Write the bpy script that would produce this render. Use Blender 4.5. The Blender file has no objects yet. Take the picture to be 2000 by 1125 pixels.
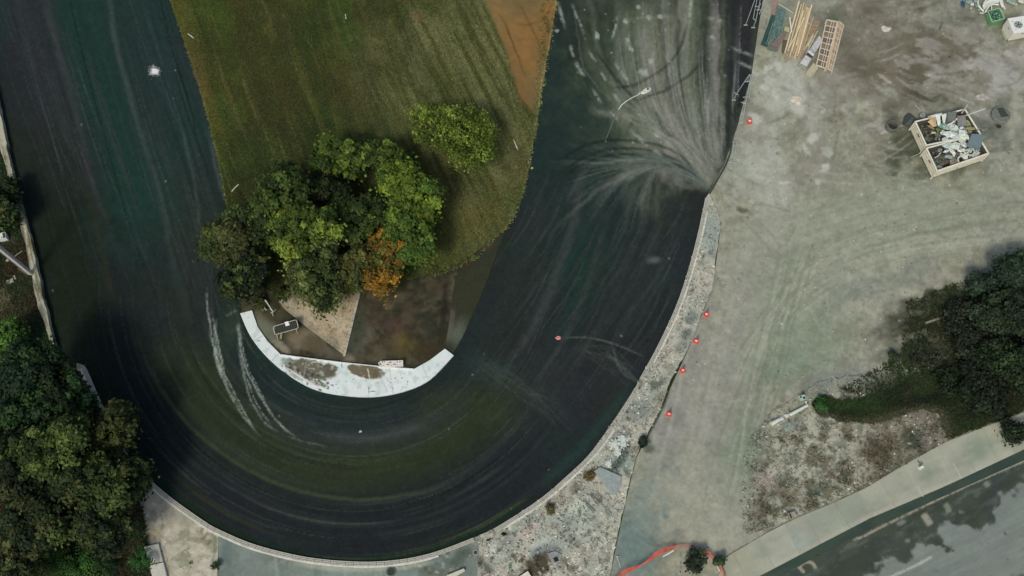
import bpy, math, random
import numpy as np
from mathutils import Vector, Matrix
from mathutils.geometry import delaunay_2d_cdt

# ------------------------------------------------------------------ camera, sky, sun, exposure
sc = bpy.context.scene
col = sc.collection
TH = math.radians(20.8); CH = 67.0; FP = 2000*35/36
cam_d = bpy.data.cameras.new('camera'); cam = bpy.data.objects.new('camera', cam_d); col.objects.link(cam)
cam.location = (0, -CH*math.tan(TH), CH); cam.rotation_euler = (TH, 0, 0)
cam_d.sensor_width = 36; cam_d.lens = 35; cam_d.clip_end = 3000; cam_d.clip_start = 1
sc.camera = cam
SUN_EL, SUN_AZ = math.radians(52), math.radians(205)      # azimuth clockwise from +Y (towards the sun)
w = bpy.data.worlds.new('World'); sc.world = w; w.use_nodes = True
nt = w.node_tree; sky = nt.nodes.new('ShaderNodeTexSky'); sky.sky_type = 'NISHITA'; sky.sun_disc = False
sky.sun_elevation = SUN_EL; sky.sun_rotation = SUN_AZ; sky.air_density = 1.0; sky.dust_density = 3.0; sky.ozone_density = 1.0
bg = nt.nodes['Background']; bg.inputs['Strength'].default_value = 0.10
nt.links.new(sky.outputs[0], bg.inputs[0])
sd = bpy.data.lights.new('sun', 'SUN'); sd.energy = 1.5; sd.angle = math.radians(11); sd.color = (1, .95, .87)
sun = bpy.data.objects.new('sun', sd); col.objects.link(sun)
sv = Vector((math.sin(SUN_AZ)*math.cos(SUN_EL), math.cos(SUN_AZ)*math.cos(SUN_EL), math.sin(SUN_EL)))
sun.rotation_euler = sv.to_track_quat('Z', 'Y').to_euler(); sun.location = (0, 0, 100)
sc.view_settings.view_transform = 'Standard'; sc.view_settings.look = 'None'
sc.view_settings.gamma = 1; sc.view_settings.use_curve_mapping = False
sc.view_settings.exposure = 0.12

# ------------------------------------------------------------------ measuring the place
ct, st = math.cos(TH), math.sin(TH)
def Wn(px, py, h=0.0):
    u = (np.asarray(px, float)-1000)/FP; v = (562.5-np.asarray(py, float))/FP
    t = (CH-h)/(ct-v*st)
    return u*t, -CH*math.tan(TH)+(v*ct+st)*t
def W(px, py, h=0.0, z=None):
    x, y = Wn(px, py, h); return Vector((float(x), float(y), h if z is None else z))
def S(px, py, h=0.0):      # metres per picture unit there
    return (CH-h)/(ct-(562.5-py)/FP*st)/FP
KC = (0.79, 0.79, 0.85)    # brightness of a flat surface per unit of its colour
def lin(c):
    c = c/255.0
    return c/12.92 if c <= .04045 else ((c+.055)/1.055)**2.4
def C(r, g, b): return tuple(min(.85, lin(x)/k) for x, k in zip((r, g, b), KC))

# ------------------------------------------------------------------ noise
def _h(ix, iy, s):
    s = int(s)
    n = (ix.astype(np.int64)*374761393 + iy.astype(np.int64)*668265263 + s*974634777) & 0xffffffff
    n = ((n ^ (n >> 13))*1274126177) & 0xffffffff
    n = (n ^ (n >> 16)) & 0xffffff
    return n/float(0xffffff)
def vn(x, y, s=0):
    ix, iy = np.floor(x), np.floor(y); fx, fy = x-ix, y-iy
    fx = fx*fx*(3-2*fx); fy = fy*fy*(3-2*fy)
    a = _h(ix, iy, s); b = _h(ix+1, iy, s); c = _h(ix, iy+1, s); d = _h(ix+1, iy+1, s)
    return (a*(1-fx)+b*fx)*(1-fy)+(c*(1-fx)+d*fx)*fy
def fbm(x, y, s=0, o=4):
    r = 0; a = .5; t = 0
    for i in range(o):
        r = r+a*vn(x, y, s+i*17); t += a; a *= .55; x = x*2.03+11.7; y = y*2.03+5.3
    return r/t
def sst(a, b, x):
    t = np.clip((x-a)/(b-a+1e-9), 0, 1); return t*t*(3-2*t)

class Paint:
    """colours of the ground (soil, dust, rubber, wear, in places painted shade), evaluated at points given in plan"""
    def __init__(s, X, Y, base):
        s.X, s.Y = np.asarray(X, float), np.asarray(Y, float)
        s.c = np.tile(np.array(C(*base)), (len(s.X), 1))
        s.wx = fbm(s.X/26, s.Y/26, 3, 4)-.5; s.wy = fbm(s.X/26, s.Y/26, 91, 4)-.5
    def mix(s, wgt, c, m=None):
        wgt = np.clip(wgt, 0, 1)[:, None]
        if isinstance(c, np.ndarray): cc = c if m is None else c[m]
        else: cc = np.array(C(*c))
        if m is None: s.c = s.c*(1-wgt)+cc*wgt
        else: s.c[m] = s.c[m]*(1-wgt)+cc*wgt
    def blob(s, cx, cy, rx, ry, c, a=1, ang=0, soft=.6, warp=1.0, rag=0, rs=12):
        R = max(rx, ry)*(1+soft)+10+warp*20
        m = np.nonzero((abs(s.X-cx) < R) & (abs(s.Y-cy) < R))[0]
        if len(m) == 0: return
        q = min(rx, ry)*.9*warp
        dx = s.X[m]-cx+s.wx[m]*q*1.5; dy = s.Y[m]-cy+s.wy[m]*q*1.5
        ca, sa = math.cos(math.radians(ang)), math.sin(math.radians(ang))
        u = dx*ca+dy*sa; v = -dx*sa+dy*ca
        d = np.sqrt((u/rx)**2+(v/ry)**2)
        wg = 1-sst(1-soft, 1+soft*.5, d)
        if rag:
            n = fbm(s.X[m]/rs, s.Y[m]/rs, int(cx+cy) % 97, 4)
            wg = sst(.36, .36+.7*(1.1-rag), wg*.95+(n-.5)*1.5*rag)
        s.mix(wg*a, c, m)
    def stroke(s, pts, wd, c, a=1, soft=1.0, speck=0, fade=.15, sm=True, wob=0, seed=0):
        if sm and len(pts) > 2: pts = smooth(pts, 8)
        P = np.array([p[:2] for p in pts], float)
        L = np.r_[0, np.cumsum(np.hypot(*(P[1:]-P[:-1]).T))]; T = L[-1]+1e-6
        R = wd*(1+soft)+4
        m = np.nonzero((s.X > P[:, 0].min()-R) & (s.X < P[:, 0].max()+R) & (s.Y > P[:, 1].min()-R) & (s.Y < P[:, 1].max()+R))[0]
        if len(m) == 0: return
        x, y = s.X[m]+s.wx[m]*wob, s.Y[m]+s.wy[m]*wob
        bd = np.full(len(m), 1e9); bt = np.zeros(len(m))
        for i in range(len(P)-1):
            d = P[i+1]-P[i]; l2 = d@d+1e-9
            t = np.clip(((x-P[i, 0])*d[0]+(y-P[i, 1])*d[1])/l2, 0, 1)
            q = np.hypot(x-P[i, 0]-t*d[0], y-P[i, 1]-t*d[1])
            k = q < bd; bd = np.where(k, q, bd); bt = np.where(k, L[i]+t*math.sqrt(l2), bt)
        tt = bt/T
        wg = 1-sst(wd*.5*(1-soft*.8), wd*.5*(1+soft), bd)
        if fade > 0: wg = wg*np.clip(tt/fade, 0, 1)*np.clip((1-tt)/fade, 0, 1)
        if speck: wg = wg*np.clip(1-speck+speck*2.6*(fbm(s.X[m]/4.5, s.Y[m]/4.5, 7+seed, 3)-.25)*1.3, 0, 1)
        s.mix(wg*a, c, m)
    def noise(s, c, a, sx, sy, thr=.5, wd=.15, ang=0, seed=0, o=4, m=None):
        X, Y = (s.X, s.Y)
        ca, sa = math.cos(math.radians(ang)), math.sin(math.radians(ang))
        u = X*ca+Y*sa; v = -X*sa+Y*ca
        n = fbm(u/sx, v/sy, seed, o)
        wg = sst(thr-wd, thr+wd, n)*a
        if m is not None: wg = wg*m
        s.mix(wg, c)
    def mask(s, cx, cy, rx, ry, ang=0, soft=.6):
        dx = s.X-cx+s.wx*rx*.8; dy = s.Y-cy+s.wy*ry*.8
        ca, sa = math.cos(math.radians(ang)), math.sin(math.radians(ang))
        d = np.sqrt(((dx*ca+dy*sa)/rx)**2+((-dx*sa+dy*ca)/ry)**2)
        return 1-sst(1-soft, 1+soft*.5, d)

def smooth(pts, n=6, closed=False):
    P = [tuple(p[:2]) for p in pts]; out = []
    N = len(P)
    for i in range(N if closed else N-1):
        g = (lambda k: P[k % N]) if closed else (lambda k: P[min(max(k, 0), N-1)])
        a, b, c, d = g(i-1), g(i), g(i+1), g(i+2)
        for k in range(n):
            t = k/n
            out.append(tuple(.5*((2*b[j])+(-a[j]+c[j])*t+(2*a[j]-5*b[j]+4*c[j]-d[j])*t*t+(-a[j]+3*b[j]-3*c[j]+d[j])*t**3) for j in (0, 1)))
    if not closed: out.append(P[-1])
    return out
def rough(pts, amp=2.0, step=4, seed=1, freq=14.):
    out = []
    for a, b in zip(pts[:-1], pts[1:]):
        n = max(1, int(math.hypot(b[0]-a[0], b[1]-a[1])/step))
        for k in range(n):
            t = k/n; out.append((a[0]+(b[0]-a[0])*t, a[1]+(b[1]-a[1])*t))
    out.append(pts[-1]); P = np.array(out)
    P[:, 0] += (fbm(P[:, 0]/freq, P[:, 1]/freq, seed, 3)-.5)*2*amp
    P[:, 1] += (fbm(P[:, 0]/freq, P[:, 1]/freq, seed+50, 3)-.5)*2*amp
    return [tuple(p) for p in P]

# ------------------------------------------------------------------ materials
def ground_mat(name, rough_=.9, n1=.25, n2=.3, bump=.3, fine=9.0, spec=.3):
    m = bpy.data.materials.new(name); m.use_nodes = True; t = m.node_tree; N = t.nodes; L = t.links
    b = N['Principled BSDF']; b.inputs['Roughness'].default_value = rough_; b.inputs['Specular IOR Level'].default_value = spec
    at = N.new('ShaderNodeAttribute'); at.attribute_name = 'Col'
    tc = N.new('ShaderNodeTexCoord')
    def nz(scale, det):
        n = N.new('ShaderNodeTexNoise'); n.inputs['Scale'].default_value = scale; n.inputs['Detail'].default_value = det
        n.inputs['Roughness'].default_value = .65; L.new(tc.outputs['Object'], n.inputs['Vector']); return n
    a = nz(1.1, 6); c = nz(fine, 5)
    def mr(n, lo, hi):
        r = N.new('ShaderNodeMapRange'); r.inputs[1].default_value = .3; r.inputs[2].default_value = .7
        r.inputs[3].default_value = lo; r.inputs[4].default_value = hi; L.new(n.outputs['Fac'], r.inputs[0]); return r
    r1 = mr(a, 1-n1, 1+n1); r2 = mr(c, 1-n2, 1+n2)
    mu = N.new('ShaderNodeMath'); mu.operation = 'MULTIPLY'; L.new(r1.outputs[0], mu.inputs[0]); L.new(r2.outputs[0], mu.inputs[1])
    vm = N.new('ShaderNodeVectorMath'); vm.operation = 'SCALE'; L.new(at.outputs['Color'], vm.inputs[0]); L.new(mu.outputs[0], vm.inputs['Scale'])
    L.new(vm.outputs[0], b.inputs['Base Color'])
    bp = N.new('ShaderNodeBump'); bp.inputs['Strength'].default_value = bump; bp.inputs['Distance'].default_value = .05
    L.new(c.outputs['Fac'], bp.inputs['Height']); L.new(bp.outputs[0], b.inputs['Normal'])
    return m
def attr_mat(name, rough_=.7, trans=0.0, n2=.15, fine=14.):
    m = ground_mat(name, rough_, .08, n2, .1, fine, .25)
    if trans:
        t = m.node_tree; b = t.nodes['Principled BSDF']; o = t.nodes['Material Output']
        tr = t.nodes.new('ShaderNodeBsdfTranslucent'); mx = t.nodes.new('ShaderNodeMixShader'); mx.inputs[0].default_value = trans
        t.links.new(b.inputs['Base Color'].links[0].from_socket, tr.inputs[0])
        t.links.new(b.outputs[0], mx.inputs[1]); t.links.new(tr.outputs[0], mx.inputs[2]); t.links.new(mx.outputs[0], o.inputs[0])
    return m
_mc = {}
def M(r, g, b, ro=.7, var=.18, metal=0, sc_=6., dirt=0.35):
    """weathered plain surface: colour given as it looks, with grain and grime"""
    k = (r, g, b, ro, var, metal, sc_, dirt)
    if k in _mc: return _mc[k]
    m = bpy.data.materials.new('weathered_%d' % len(_mc)); m.use_nodes = True; t = m.node_tree; N = t.nodes; L = t.links
    p = N['Principled BSDF']; p.inputs['Roughness'].default_value = ro; p.inputs['Metallic'].default_value = metal
    p.inputs['Specular IOR Level'].default_value = .35
    tc = N.new('ShaderNodeTexCoord'); n = N.new('ShaderNodeTexNoise'); n.inputs['Scale'].default_value = sc_; n.inputs['Detail'].default_value = 8
    n.inputs['Roughness'].default_value = .7
    L.new(tc.outputs['Object'], n.inputs['Vector'])
    cr = N.new('ShaderNodeValToRGB'); c = C(r, g, b); gl = sum(c)/3; c = tuple(x*.8+gl*.2 for x in c) if r-g < 90 else c
    e = cr.color_ramp.elements; e[0].position = .3; e[1].position = .62
    e[0].color = (*[x*(1-var*.8-dirt*.4) for x in c], 1); e[1].color = (*[min(.85, x*(1+var*.4)) for x in c], 1)
    L.new(n.outputs['Fac'], cr.inputs[0]); L.new(cr.outputs[0], p.inputs['Base Color'])
    bp = N.new('ShaderNodeBump'); bp.inputs['Strength'].default_value = .2; bp.inputs['Distance'].default_value = .02
    L.new(n.outputs['Fac'], bp.inputs['Height']); L.new(bp.outputs[0], p.inputs['Normal'])
    _mc[k] = m; return m

# ------------------------------------------------------------------ mesh building
def np_mesh(name, V, F, colors=None, smooth_=False):
    """V (n,3); F (m,k) with one k"""
    me = bpy.data.meshes.new(name); n, k = F.shape
    me.vertices.add(len(V)); me.vertices.foreach_set('co', np.ascontiguousarray(V, dtype=np.float32).ravel())
    me.loops.add(n*k); me.loops.foreach_set('vertex_index', np.ascontiguousarray(F, dtype=np.int32).ravel())
    me.polygons.add(n); me.polygons.foreach_set('loop_start', np.arange(0, n*k, k, dtype=np.int32))
    me.polygons.foreach_set('use_smooth', np.full(n, smooth_))
    if colors is not None:
        a = me.color_attributes.new('Col', 'FLOAT_COLOR', 'POINT')
        a.data.foreach_set('color', np.c_[colors, np.ones(len(V))].astype(np.float32).ravel())
    me.update(); me.validate(); return me
def link(name, me, mat, parent=None, **props):
    o = bpy.data.objects.new(name, me); col.objects.link(o)
    if mat: me.materials.append(mat)
    if parent: o.parent = parent
    for k, v in props.items(): o[k] = v
    return o
def tag(o, label, cat, group=None):
    o['label'] = label; o['category'] = cat
    if group: o['group'] = group
    return o
def thing(name, label, cat, loc=(0, 0, 0), group=None, rz=0):
    o = bpy.data.objects.new(name, None); col.objects.link(o); o.location = loc; o.rotation_euler = (0, 0, rz)
    o.empty_display_size = .2
    return tag(o, label, cat, group)
class MB:
    def __init__(s): s.v = []; s.f = []; s.m = []
    def add(s, V, F, mi=0):
        o = len(s.v); s.v += [tuple(v) for v in V]; s.f += [tuple(o+i for i in f) for f in F]; s.m += [mi]*len(F); return s
    def box(s, c, sz, rz=0, mi=0, taper=1.0):
        x, y, z = [q/2 for q in sz]; V = []
        for k, (a, b, d) in enumerate([(-1,-1,-1),(1,-1,-1),(1,1,-1),(-1,1,-1),(-1,-1,1),(1,-1,1),(1,1,1),(-1,1,1)]):
            tp = taper if d > 0 else 1; X, Y = a*x*tp, b*y*tp
            V.append((c[0]+X*math.cos(rz)-Y*math.sin(rz), c[1]+X*math.sin(rz)+Y*math.cos(rz), c[2]+d*z))
        return s.add(V, [(0,3,2,1),(4,5,6,7),(0,1,5,4),(1,2,6,5),(2,3,7,6),(3,0,4,7)], mi)
    def beam(s, p, q, w_, h_, mi=0):
        p, q = Vector(p), Vector(q); d = (q-p).normalized()
        up = Vector((0, 0, 1)) if abs(d.z) < .95 else Vector((0, 1, 0))
        a = d.cross(up).normalized(); b = a.cross(d)
        V = [p+a*i*w_/2+b*j*h_/2 for i, j in ((-1,-1),(1,-1),(1,1),(-1,1))]+[q+a*i*w_/2+b*j*h_/2 for i, j in ((-1,-1),(1,-1),(1,1),(-1,1))]
        return s.add(V, [(0,1,2,3),(7,6,5,4),(0,4,5,1),(1,5,6,2),(2,6,7,3),(3,7,4,0)], mi)
    def tube(s, pts, r, n=8, mi=0, r2=None):
        pts = [Vector(p) for p in pts]; r2 = r if r2 is None else r2; V = []; F = []
        for i, p in enumerate(pts):
            d = (pts[min(i+1, len(pts)-1)]-pts[max(i-1, 0)]).normalized()
            up = Vector((0, 0, 1)) if abs(d.z) < .9 else Vector((0, 1, 0))
            a = d.cross(up).normalized(); b = a.cross(d); rr = r+(r2-r)*i/max(1, len(pts)-1)
            V += [p+a*math.cos(6.2832*k/n)*rr+b*math.sin(6.2832*k/n)*rr for k in range(n)]
        for i in range(len(pts)-1):
            F += [(i*n+k, i*n+(k+1) % n, (i+1)*n+(k+1) % n, (i+1)*n+k) for k in range(n)]
        F += [tuple(range(n))[::-1], tuple((len(pts)-1)*n+k for k in range(n))]
        return s.add(V, F, mi)
    def lathe(s, c, prof, n=16, mi=0, cap=True):
        V = []; F = []
        for r, z in prof: V += [(c[0]+r*math.cos(6.2832*k/n), c[1]+r*math.sin(6.2832*k/n), c[2]+z) for k in range(n)]
        for i in range(len(prof)-1): F += [(i*n+k, i*n+(k+1) % n, (i+1)*n+(k+1) % n, (i+1)*n+k) for k in range(n)]
        if cap: F += [tuple(range(n))[::-1], tuple((len(prof)-1)*n+k for k in range(n))]
        return s.add(V, F, mi)
    def prism(s, poly, z0, z1, mi=0):
        n = len(poly); A = sum(poly[i][0]*poly[(i+1) % n][1]-poly[(i+1) % n][0]*poly[i][1] for i in range(n))
        if A < 0: poly = poly[::-1]
        V = [(p[0], p[1], z0) for p in poly]+[(p[0], p[1], z1) for p in poly]
        F = [tuple(range(n))[::-1], tuple(range(n, 2*n))]+[(i, (i+1) % n, n+(i+1) % n, n+i) for i in range(n)]
        return s.add(V, F, mi)
    def slab4(s, P, th, mi=0):
        """thick sheet on four 3D corners (top), given in order"""
        P = [Vector(p) for p in P]; nn = (P[2]-P[0]).cross(P[3]-P[1]).normalized()
        if nn.z < 0: P = P[::-1]; nn = -nn
        V = [p-nn*th for p in P]+P
        return s.add(V, [(3,2,1,0),(4,5,6,7),(0,1,5,4),(1,2,6,5),(2,3,7,6),(3,0,4,7)], mi)
    def build(s, name, mats, parent=None, bevel=0, smooth_=False, **props):
        if not isinstance(mats, (list, tuple)): mats = [mats]
        off = Vector((0, 0, 0))
        if parent:
            q = parent
            while q: off += q.location; q = q.parent
        me = bpy.data.meshes.new(name); me.from_pydata([tuple(Vector(v)-off) for v in s.v], [], s.f)
        for m in mats: me.materials.append(m)
        me.polygons.foreach_set('material_index', s.m); me.polygons.foreach_set('use_smooth', [smooth_]*len(s.f)); me.update()
        o = bpy.data.objects.new(name, me); col.objects.link(o)
        if parent: o.parent = parent
        for k, v in props.items(): o[k] = v
        if bevel:
            b = o.modifiers.new('b', 'BEVEL'); b.width = bevel; b.segments = 1; b.limit_method = 'ANGLE'
        return o
    def solo(s, name, mats, label, cat, group=None, bevel=0, smooth_=False):
        """a thing that is one mesh, its origin at its own base"""
        A = np.array([tuple(v) for v in s.v]); c = (A.min(0)+A.max(0))/2; c[2] = A[:, 2].min()
        s.v = [tuple(Vector(v)-Vector(c)) for v in s.v]
        o = s.build(name, mats, None, bevel, smooth_); o.location = c
        return tag(o, label, cat, group)
def in_poly(X, Y, poly):
    P = np.array(poly, float); r = np.zeros(len(X), bool)
    m = np.nonzero((X > P[:, 0].min()) & (X < P[:, 0].max()) & (Y > P[:, 1].min()) & (Y < P[:, 1].max()))[0]
    x, y = X[m], Y[m]; q = np.zeros(len(m), bool); n = len(P)
    for i in range(n):
        x1, y1 = P[i]; x2, y2 = P[(i+1) % n]
        if y1 == y2: continue
        k = (y1 > y) != (y2 > y); q ^= k & (x < (x2-x1)*(y-y1)/(y2-y1)+x1)
    r[m] = q; return r

rnd = random.Random(11); rg = np.random.default_rng(5)

# ------------------------------------------------------------------ outlines of the ground, in plan
OUT_L = [(-60,-200),(-55,0),(-22,120),(0,225),(16,300),(36,375),(52,440),(68,500),(84,580),(100,650),(112,690),(140,706),(166,716),(180,745),(192,772),(214,820),(245,880),(282,925),(330,968),(400,1018),(428,1034),(500,1064),(600,1088),(700,1097),(780,1093),(850,1078),(935,1046)]
OUT_R = [(958,1036),(1040,986),(1100,936),(1160,876),(1236,764),(1247,744),(1288,668),(1327,580),(1357,480),(1377,388)]
OUT_T = [(1383,380),(1396,350),(1412,325),(1424,295),(1440,245),(1455,190),(1468,145),(1480,62),(1490,0),(1512,-200)]
track = smooth(OUT_L, 5)+smooth(OUT_R, 5)[0:]+rough(OUT_T[:6], 1.6, 5, 3)+OUT_T[6:]+[(1512,-210),(-60,-210)]
IN_L = [(318,-215),(332,0),(352,60),(372,120),(395,190),(412,255),(428,325),(440,390),(452,460),(462,530),(472,606)]
CRES_O = [(469,612),(488,655),(518,694),(558,729),(608,758),(660,771),(728,775),(790,764),(840,741),(886,694)]
IN_R = [(886,690),(905,655),(930,600),(958,530),(985,450),(1003,425),(1022,375),(1035,310),(1050,230),(1062,150),(1075,80),(1088,0),(1112,-215)]
island = rough(IN_L, 1.5, 5, 9)+smooth(CRES_O, 5)+smooth(IN_R[:5], 4)+rough(IN_R[5:], 2.2, 5, 12)
CRES_I = [(869,681),(840,703),(808,721),(740,716),(665,708),(600,700),(549,693),(522,666),(503,638),(492,606)]
cres = smooth(CRES_O, 5)+CRES_I
orange = [(925,-215)]+rough([(935,0),(960,60),(985,130),(1000,180),(1020,228),(1048,245)], 4, 6, 21)+[(1070,245),(1100,120),(1130,-215)]
pit_base = rough([(455,560),(530,568),(600,560),(690,556),(700,545),(740,548),(800,548),(850,535),(900,512),(940,488),(985,455)], 4, 5, 31)+[(1030,440),(930,640),(886,700),(800,740),(660,740),(540,722),(455,640)]
sand = rough([(535,575),(600,562),(702,570)], 3, 5, 33)+[(700,576),(670,692),(600,640),(556,604)]
side = smooth([(985,448),(958,530),(930,600),(905,655),(886,692),(868,680)], 4)+[(876,640),(880,600),(890,540),(930,490),(975,458)]
bottom_slab = smooth(OUT_L[20:], 4)+[(945,1060),(940,1325),(425,1325),(427,1040)]
verge = smooth(OUT_R, 3)[::-1]+[(935,1046),(930,1325),(1165,1325)]+rough([(1190,1125),(1205,1050),(1224,962),(1240,900),(1250,872),(1262,852),(1290,800),(1308,745),(1345,680),(1368,620),(1392,560),(1398,500),(1408,440),(1395,400),(1383,380)], 2.2, 5, 41)
apron = [(150,700),(168,714),(245,880),(330,968),(428,1034),(426,1090)]+[(420,1325),(280,1325),(262,1090),(240,1000),(200,900),(150,800)]
PAV_T = [(1395,1140),(1420,1085),(1500,1038),(1560,1008),(1620,984),(1690,952),(1760,910),(1850,860),(1950,822),(2010,800),(2260,690)]
PAV_B = [(2270,745),(2000,878),(1850,948),(1700,1012),(1600,1064),(1484,1125),(1380,1180)]
pave = rough(PAV_T, 2.2, 8, 51)+PAV_B
GUT = [(1380,1180),(1484,1125),(1600,1064),(1700,1012),(1850,948),(2000,878),(2270,745),(2275,768),(2005,897),(1850,966),(1700,1032),(1600,1084),(1500,1140),(1390,1200)]
street = [(1390,1198),(1500,1140),(1600,1084),(1700,1032),(1850,966),(2005,897),(2275,768),(2400,900),(2400,1330),(1350,1330)]
scrub = rough([(1450,1050),(1446,960),(1452,900),(1470,850),(1500,810),(1560,770),(1600,745),(1680,730),(1780,715),(1860,690),(1950,660),(2060,600),(2260,560)], 5, 6, 61)+[(2260,690),(2010,800),(1850,860),(1690,952),(1560,1008)]
lawn = rough([(1584,786),(1610,774),(1640,784),(1690,775),(1740,758),(1800,730),(1880,694),(1940,650),(2000,630),(2260,600),(2260,700),(2020,795),(1850,858),(1838,830),(1836,812),(1800,800),(1750,812),(1700,826),(1640,822),(1595,804)], 6, 4, 71, 9.)
yard = [(1512,-210),(2400,-210),(2400,1330),(1165,1330),(1150,1290)]+[(1190,1125),(1240,900),(1290,800),(1345,680),(1392,560),(1408,440),(1383,380)]+OUT_T

def arc(r, a0, a1, cx=692, cy=556, n=24, sx=1.0):
    return [(cx+sx*r*math.cos(math.radians(a0+(a1-a0)*i/n)), cy+r*math.sin(math.radians(a0+(a1-a0)*i/n))) for i in range(n+1)]

# ---- colours of each kind of ground
def p_track(X, Y):
    p = Paint(X, Y, (36, 42, 45))
    r_ = random.Random(3)
    m_left = 1-sst(150, 460, p.X-(p.Y-300)*.15)
    p.noise((44, 46, 52), .5, 260, 160, .5, .2, 20, 5)
    p.noise((30, 56, 52), .45, 230, 300, .52, .16, 70, 15)
    p.noise((38, 46, 34), .35, 200, 150, .58, .12, 10, 25)
    # straight on the left: teal lane, grey shoulder, lower edge deep green with tree shade painted in
    p.stroke([(145,-200),(170,60),(240,300),(300,480)], 130, (29, 56, 51), .8, 1.0, fade=.12)
    p.stroke([(20,-200),(60,60),(110,250),(170,420)], 80, (43, 46, 51), .75, 1.0, fade=.1)
    p.stroke([(270,-200),(300,60),(370,240),(400,330)], 90, (33, 58, 55), .65, 1.0, fade=.1)
    p.blob(150, 560, 110, 330, (27, 37, 25), .9, -14, .9)
    p.blob(250, 850, 140, 190, (27, 37, 25), .6, -40, .9)
    p.blob(260, 700, 80, 200, (30, 35, 43), .5, -22, 1.0)
    p.blob(400, 500, 40, 160, (46, 54, 52), .5, -8, 1.0)
    for pts, wd, c, a in [([(208,-60),(225,80),(262,220),(300,340),(325,440),(345,560)], 9, (66, 78, 76), .55), ([(78,-60),(112,90),(150,230),(185,380),(215,470)], 12, (58, 60, 62), .5),
                          ([(190,470),(235,560),(262,640),(300,740),(360,830)], 14, (34, 38, 44), .5), ([(20,-80),(50,60),(75,170)], 14, (58, 60, 64), .3),
                          ([(355,250),(378,350),(392,450)], 5, (66, 82, 82), .45), ([(408,250),(425,340),(440,400)], 6, (70, 80, 84), .5), ([(330,440),(352,540),(372,640)], 26, (48, 56, 52), .6),
                          ([(150,330),(185,430),(205,520),(226,600)], 10, (46, 50, 40), .45)]:
        p.stroke(pts, wd, c, a, 1.2, wob=6)
    for i in range(40):
        x0 = r_.uniform(-20, 400); k = r_.uniform(.25, .34); y0 = r_.uniform(-100, 250); l = r_.uniform(120, 500)
        cc = r_.choice([(58, 64, 66), (26, 40, 40), (36, 56, 54), (50, 52, 58), (24, 32, 34)])
        p.stroke([(x0, y0), (x0+l*k*.5, y0+l*.5), (x0+l*k*1.15, y0+l)], r_.uniform(2, 9), cc, r_.uniform(.15, .4), 1.2, wob=4, fade=.3)
    # round the hairpin
    p.stroke(arc(360, 168, 25), 100, (46, 55, 36), .85, 1.0, fade=.12)
    p.stroke(arc(300, 130, 40), 60, (50, 54, 62), .35, 1.0, fade=.2)
    p.stroke(arc(470, 160, 40), 130, (31, 36, 41), .7, 1.0, fade=.1)
    p.stroke(arc(250, 200, 20), 45, (28, 42, 42), .5, 1.0, fade=.15)
    p.stroke([(262,640),(300,735),(355,815),(440,890),(520,935),(600,962),(690,976),(760,972),(850,955),(930,920)], 7, (66, 76, 52), .55, 1.0, wob=5)
    p.stroke([(300,660),(345,760),(420,850),(520,915),(640,945),(760,945)], 22, (54, 62, 42), .5, 1.0, wob=5)
    for i in range(90):
        rr = r_.uniform(235, 530); a0 = r_.uniform(20, 150); a1 = a0+r_.uniform(12, 60)
        cc = r_.choice([(60, 66, 60), (50, 56, 66), (24, 28, 32), (58, 66, 44), (26, 30, 36), (66, 72, 70)])
        p.stroke(arc(rr, a0, a1), r_.uniform(2, 9), cc, r_.uniform(.12, .38), 1.2, wob=3, fade=.35)
    p.blob(855, 785, 60, 30, (52, 58, 38), .5, -30, .9); p.blob(700, 905, 120, 20, (52, 60, 42), .35, 0, .9)
    p.stroke(arc(300, 105, 62), 16, (66, 76, 78), .35, 1.1, wob=6)
    # rim below the kerb: damp green line
    p.stroke(arc(538, 150, 45), 12, (24, 44, 30), .6, 1.0)
    p.stroke([(860,1060),(950,1022),(1040,966)], 5, (66, 80, 40), .45, 1.0, .4); p.stroke([(520,1080),(640,1093),(760,1088),(880,1058)], 4, (46, 60, 40), .5, 1.0)
    p.stroke([(1040,960),(1110,900),(1180,820),(1240,740)], 16, (40, 68, 62), .4, 1.2)
    for i in range(150):
        rr = r_.uniform(232, 536); a0 = r_.uniform(15, 160); p.stroke(arc(rr, a0, a0+r_.uniform(10, 45)), r_.uniform(1.2, 2.6), r_.choice([(74, 80, 74), (18, 22, 24), (80, 84, 82), (64, 70, 50)]), r_.uniform(.15, .42), .7, .4, fade=.3, seed=i)
    for i in range(120):
        x0 = r_.uniform(-10, 400); y0 = r_.uniform(-120, 350); l = r_.uniform(80, 420); k = r_.uniform(.26, .33)
        p.stroke([(x0, y0), (x0+l*k*.5, y0+l*.5), (x0+l*k*1.12, y0+l)], r_.uniform(1.2, 2.6), r_.choice([(70, 80, 80), (18, 24, 24), (62, 66, 70)]), r_.uniform(.15, .4), .7, .4, fade=.3, seed=i)
    for i in range(110):
        x0 = r_.uniform(1050, 1370); y0 = r_.uniform(300, 620); l = r_.uniform(60, 320)
        p.stroke([(x0, y0), (x0-l*.2, y0+l*.5), (x0-l*.56, y0+l)], r_.uniform(1.2, 2.6), r_.choice([(80, 86, 84), (20, 24, 26), (70, 74, 74)]), r_.uniform(.15, .4), .7, .4, fade=.3, seed=i)
    for q in ([(118,-100),(150,60),(205,270),(262,470),(330,640)], [(300,-100),(322,40),(368,200),(398,320)]): p.stroke(q, 2, (20, 26, 26), .7, .6, .2)
    p.stroke(arc(440, 150, 40), 2, (20, 24, 24), .7, .6, .3); p.stroke(arc(335, 165, 30), 2, (72, 78, 66), .5, .6, .4)
    # right limb
    p.blob(1150, 520, 60, 90, (28, 54, 48), .55, 20, .9); p.blob(1080, 760, 90, 50, (44, 48, 50), .5, -40, .9)
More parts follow.
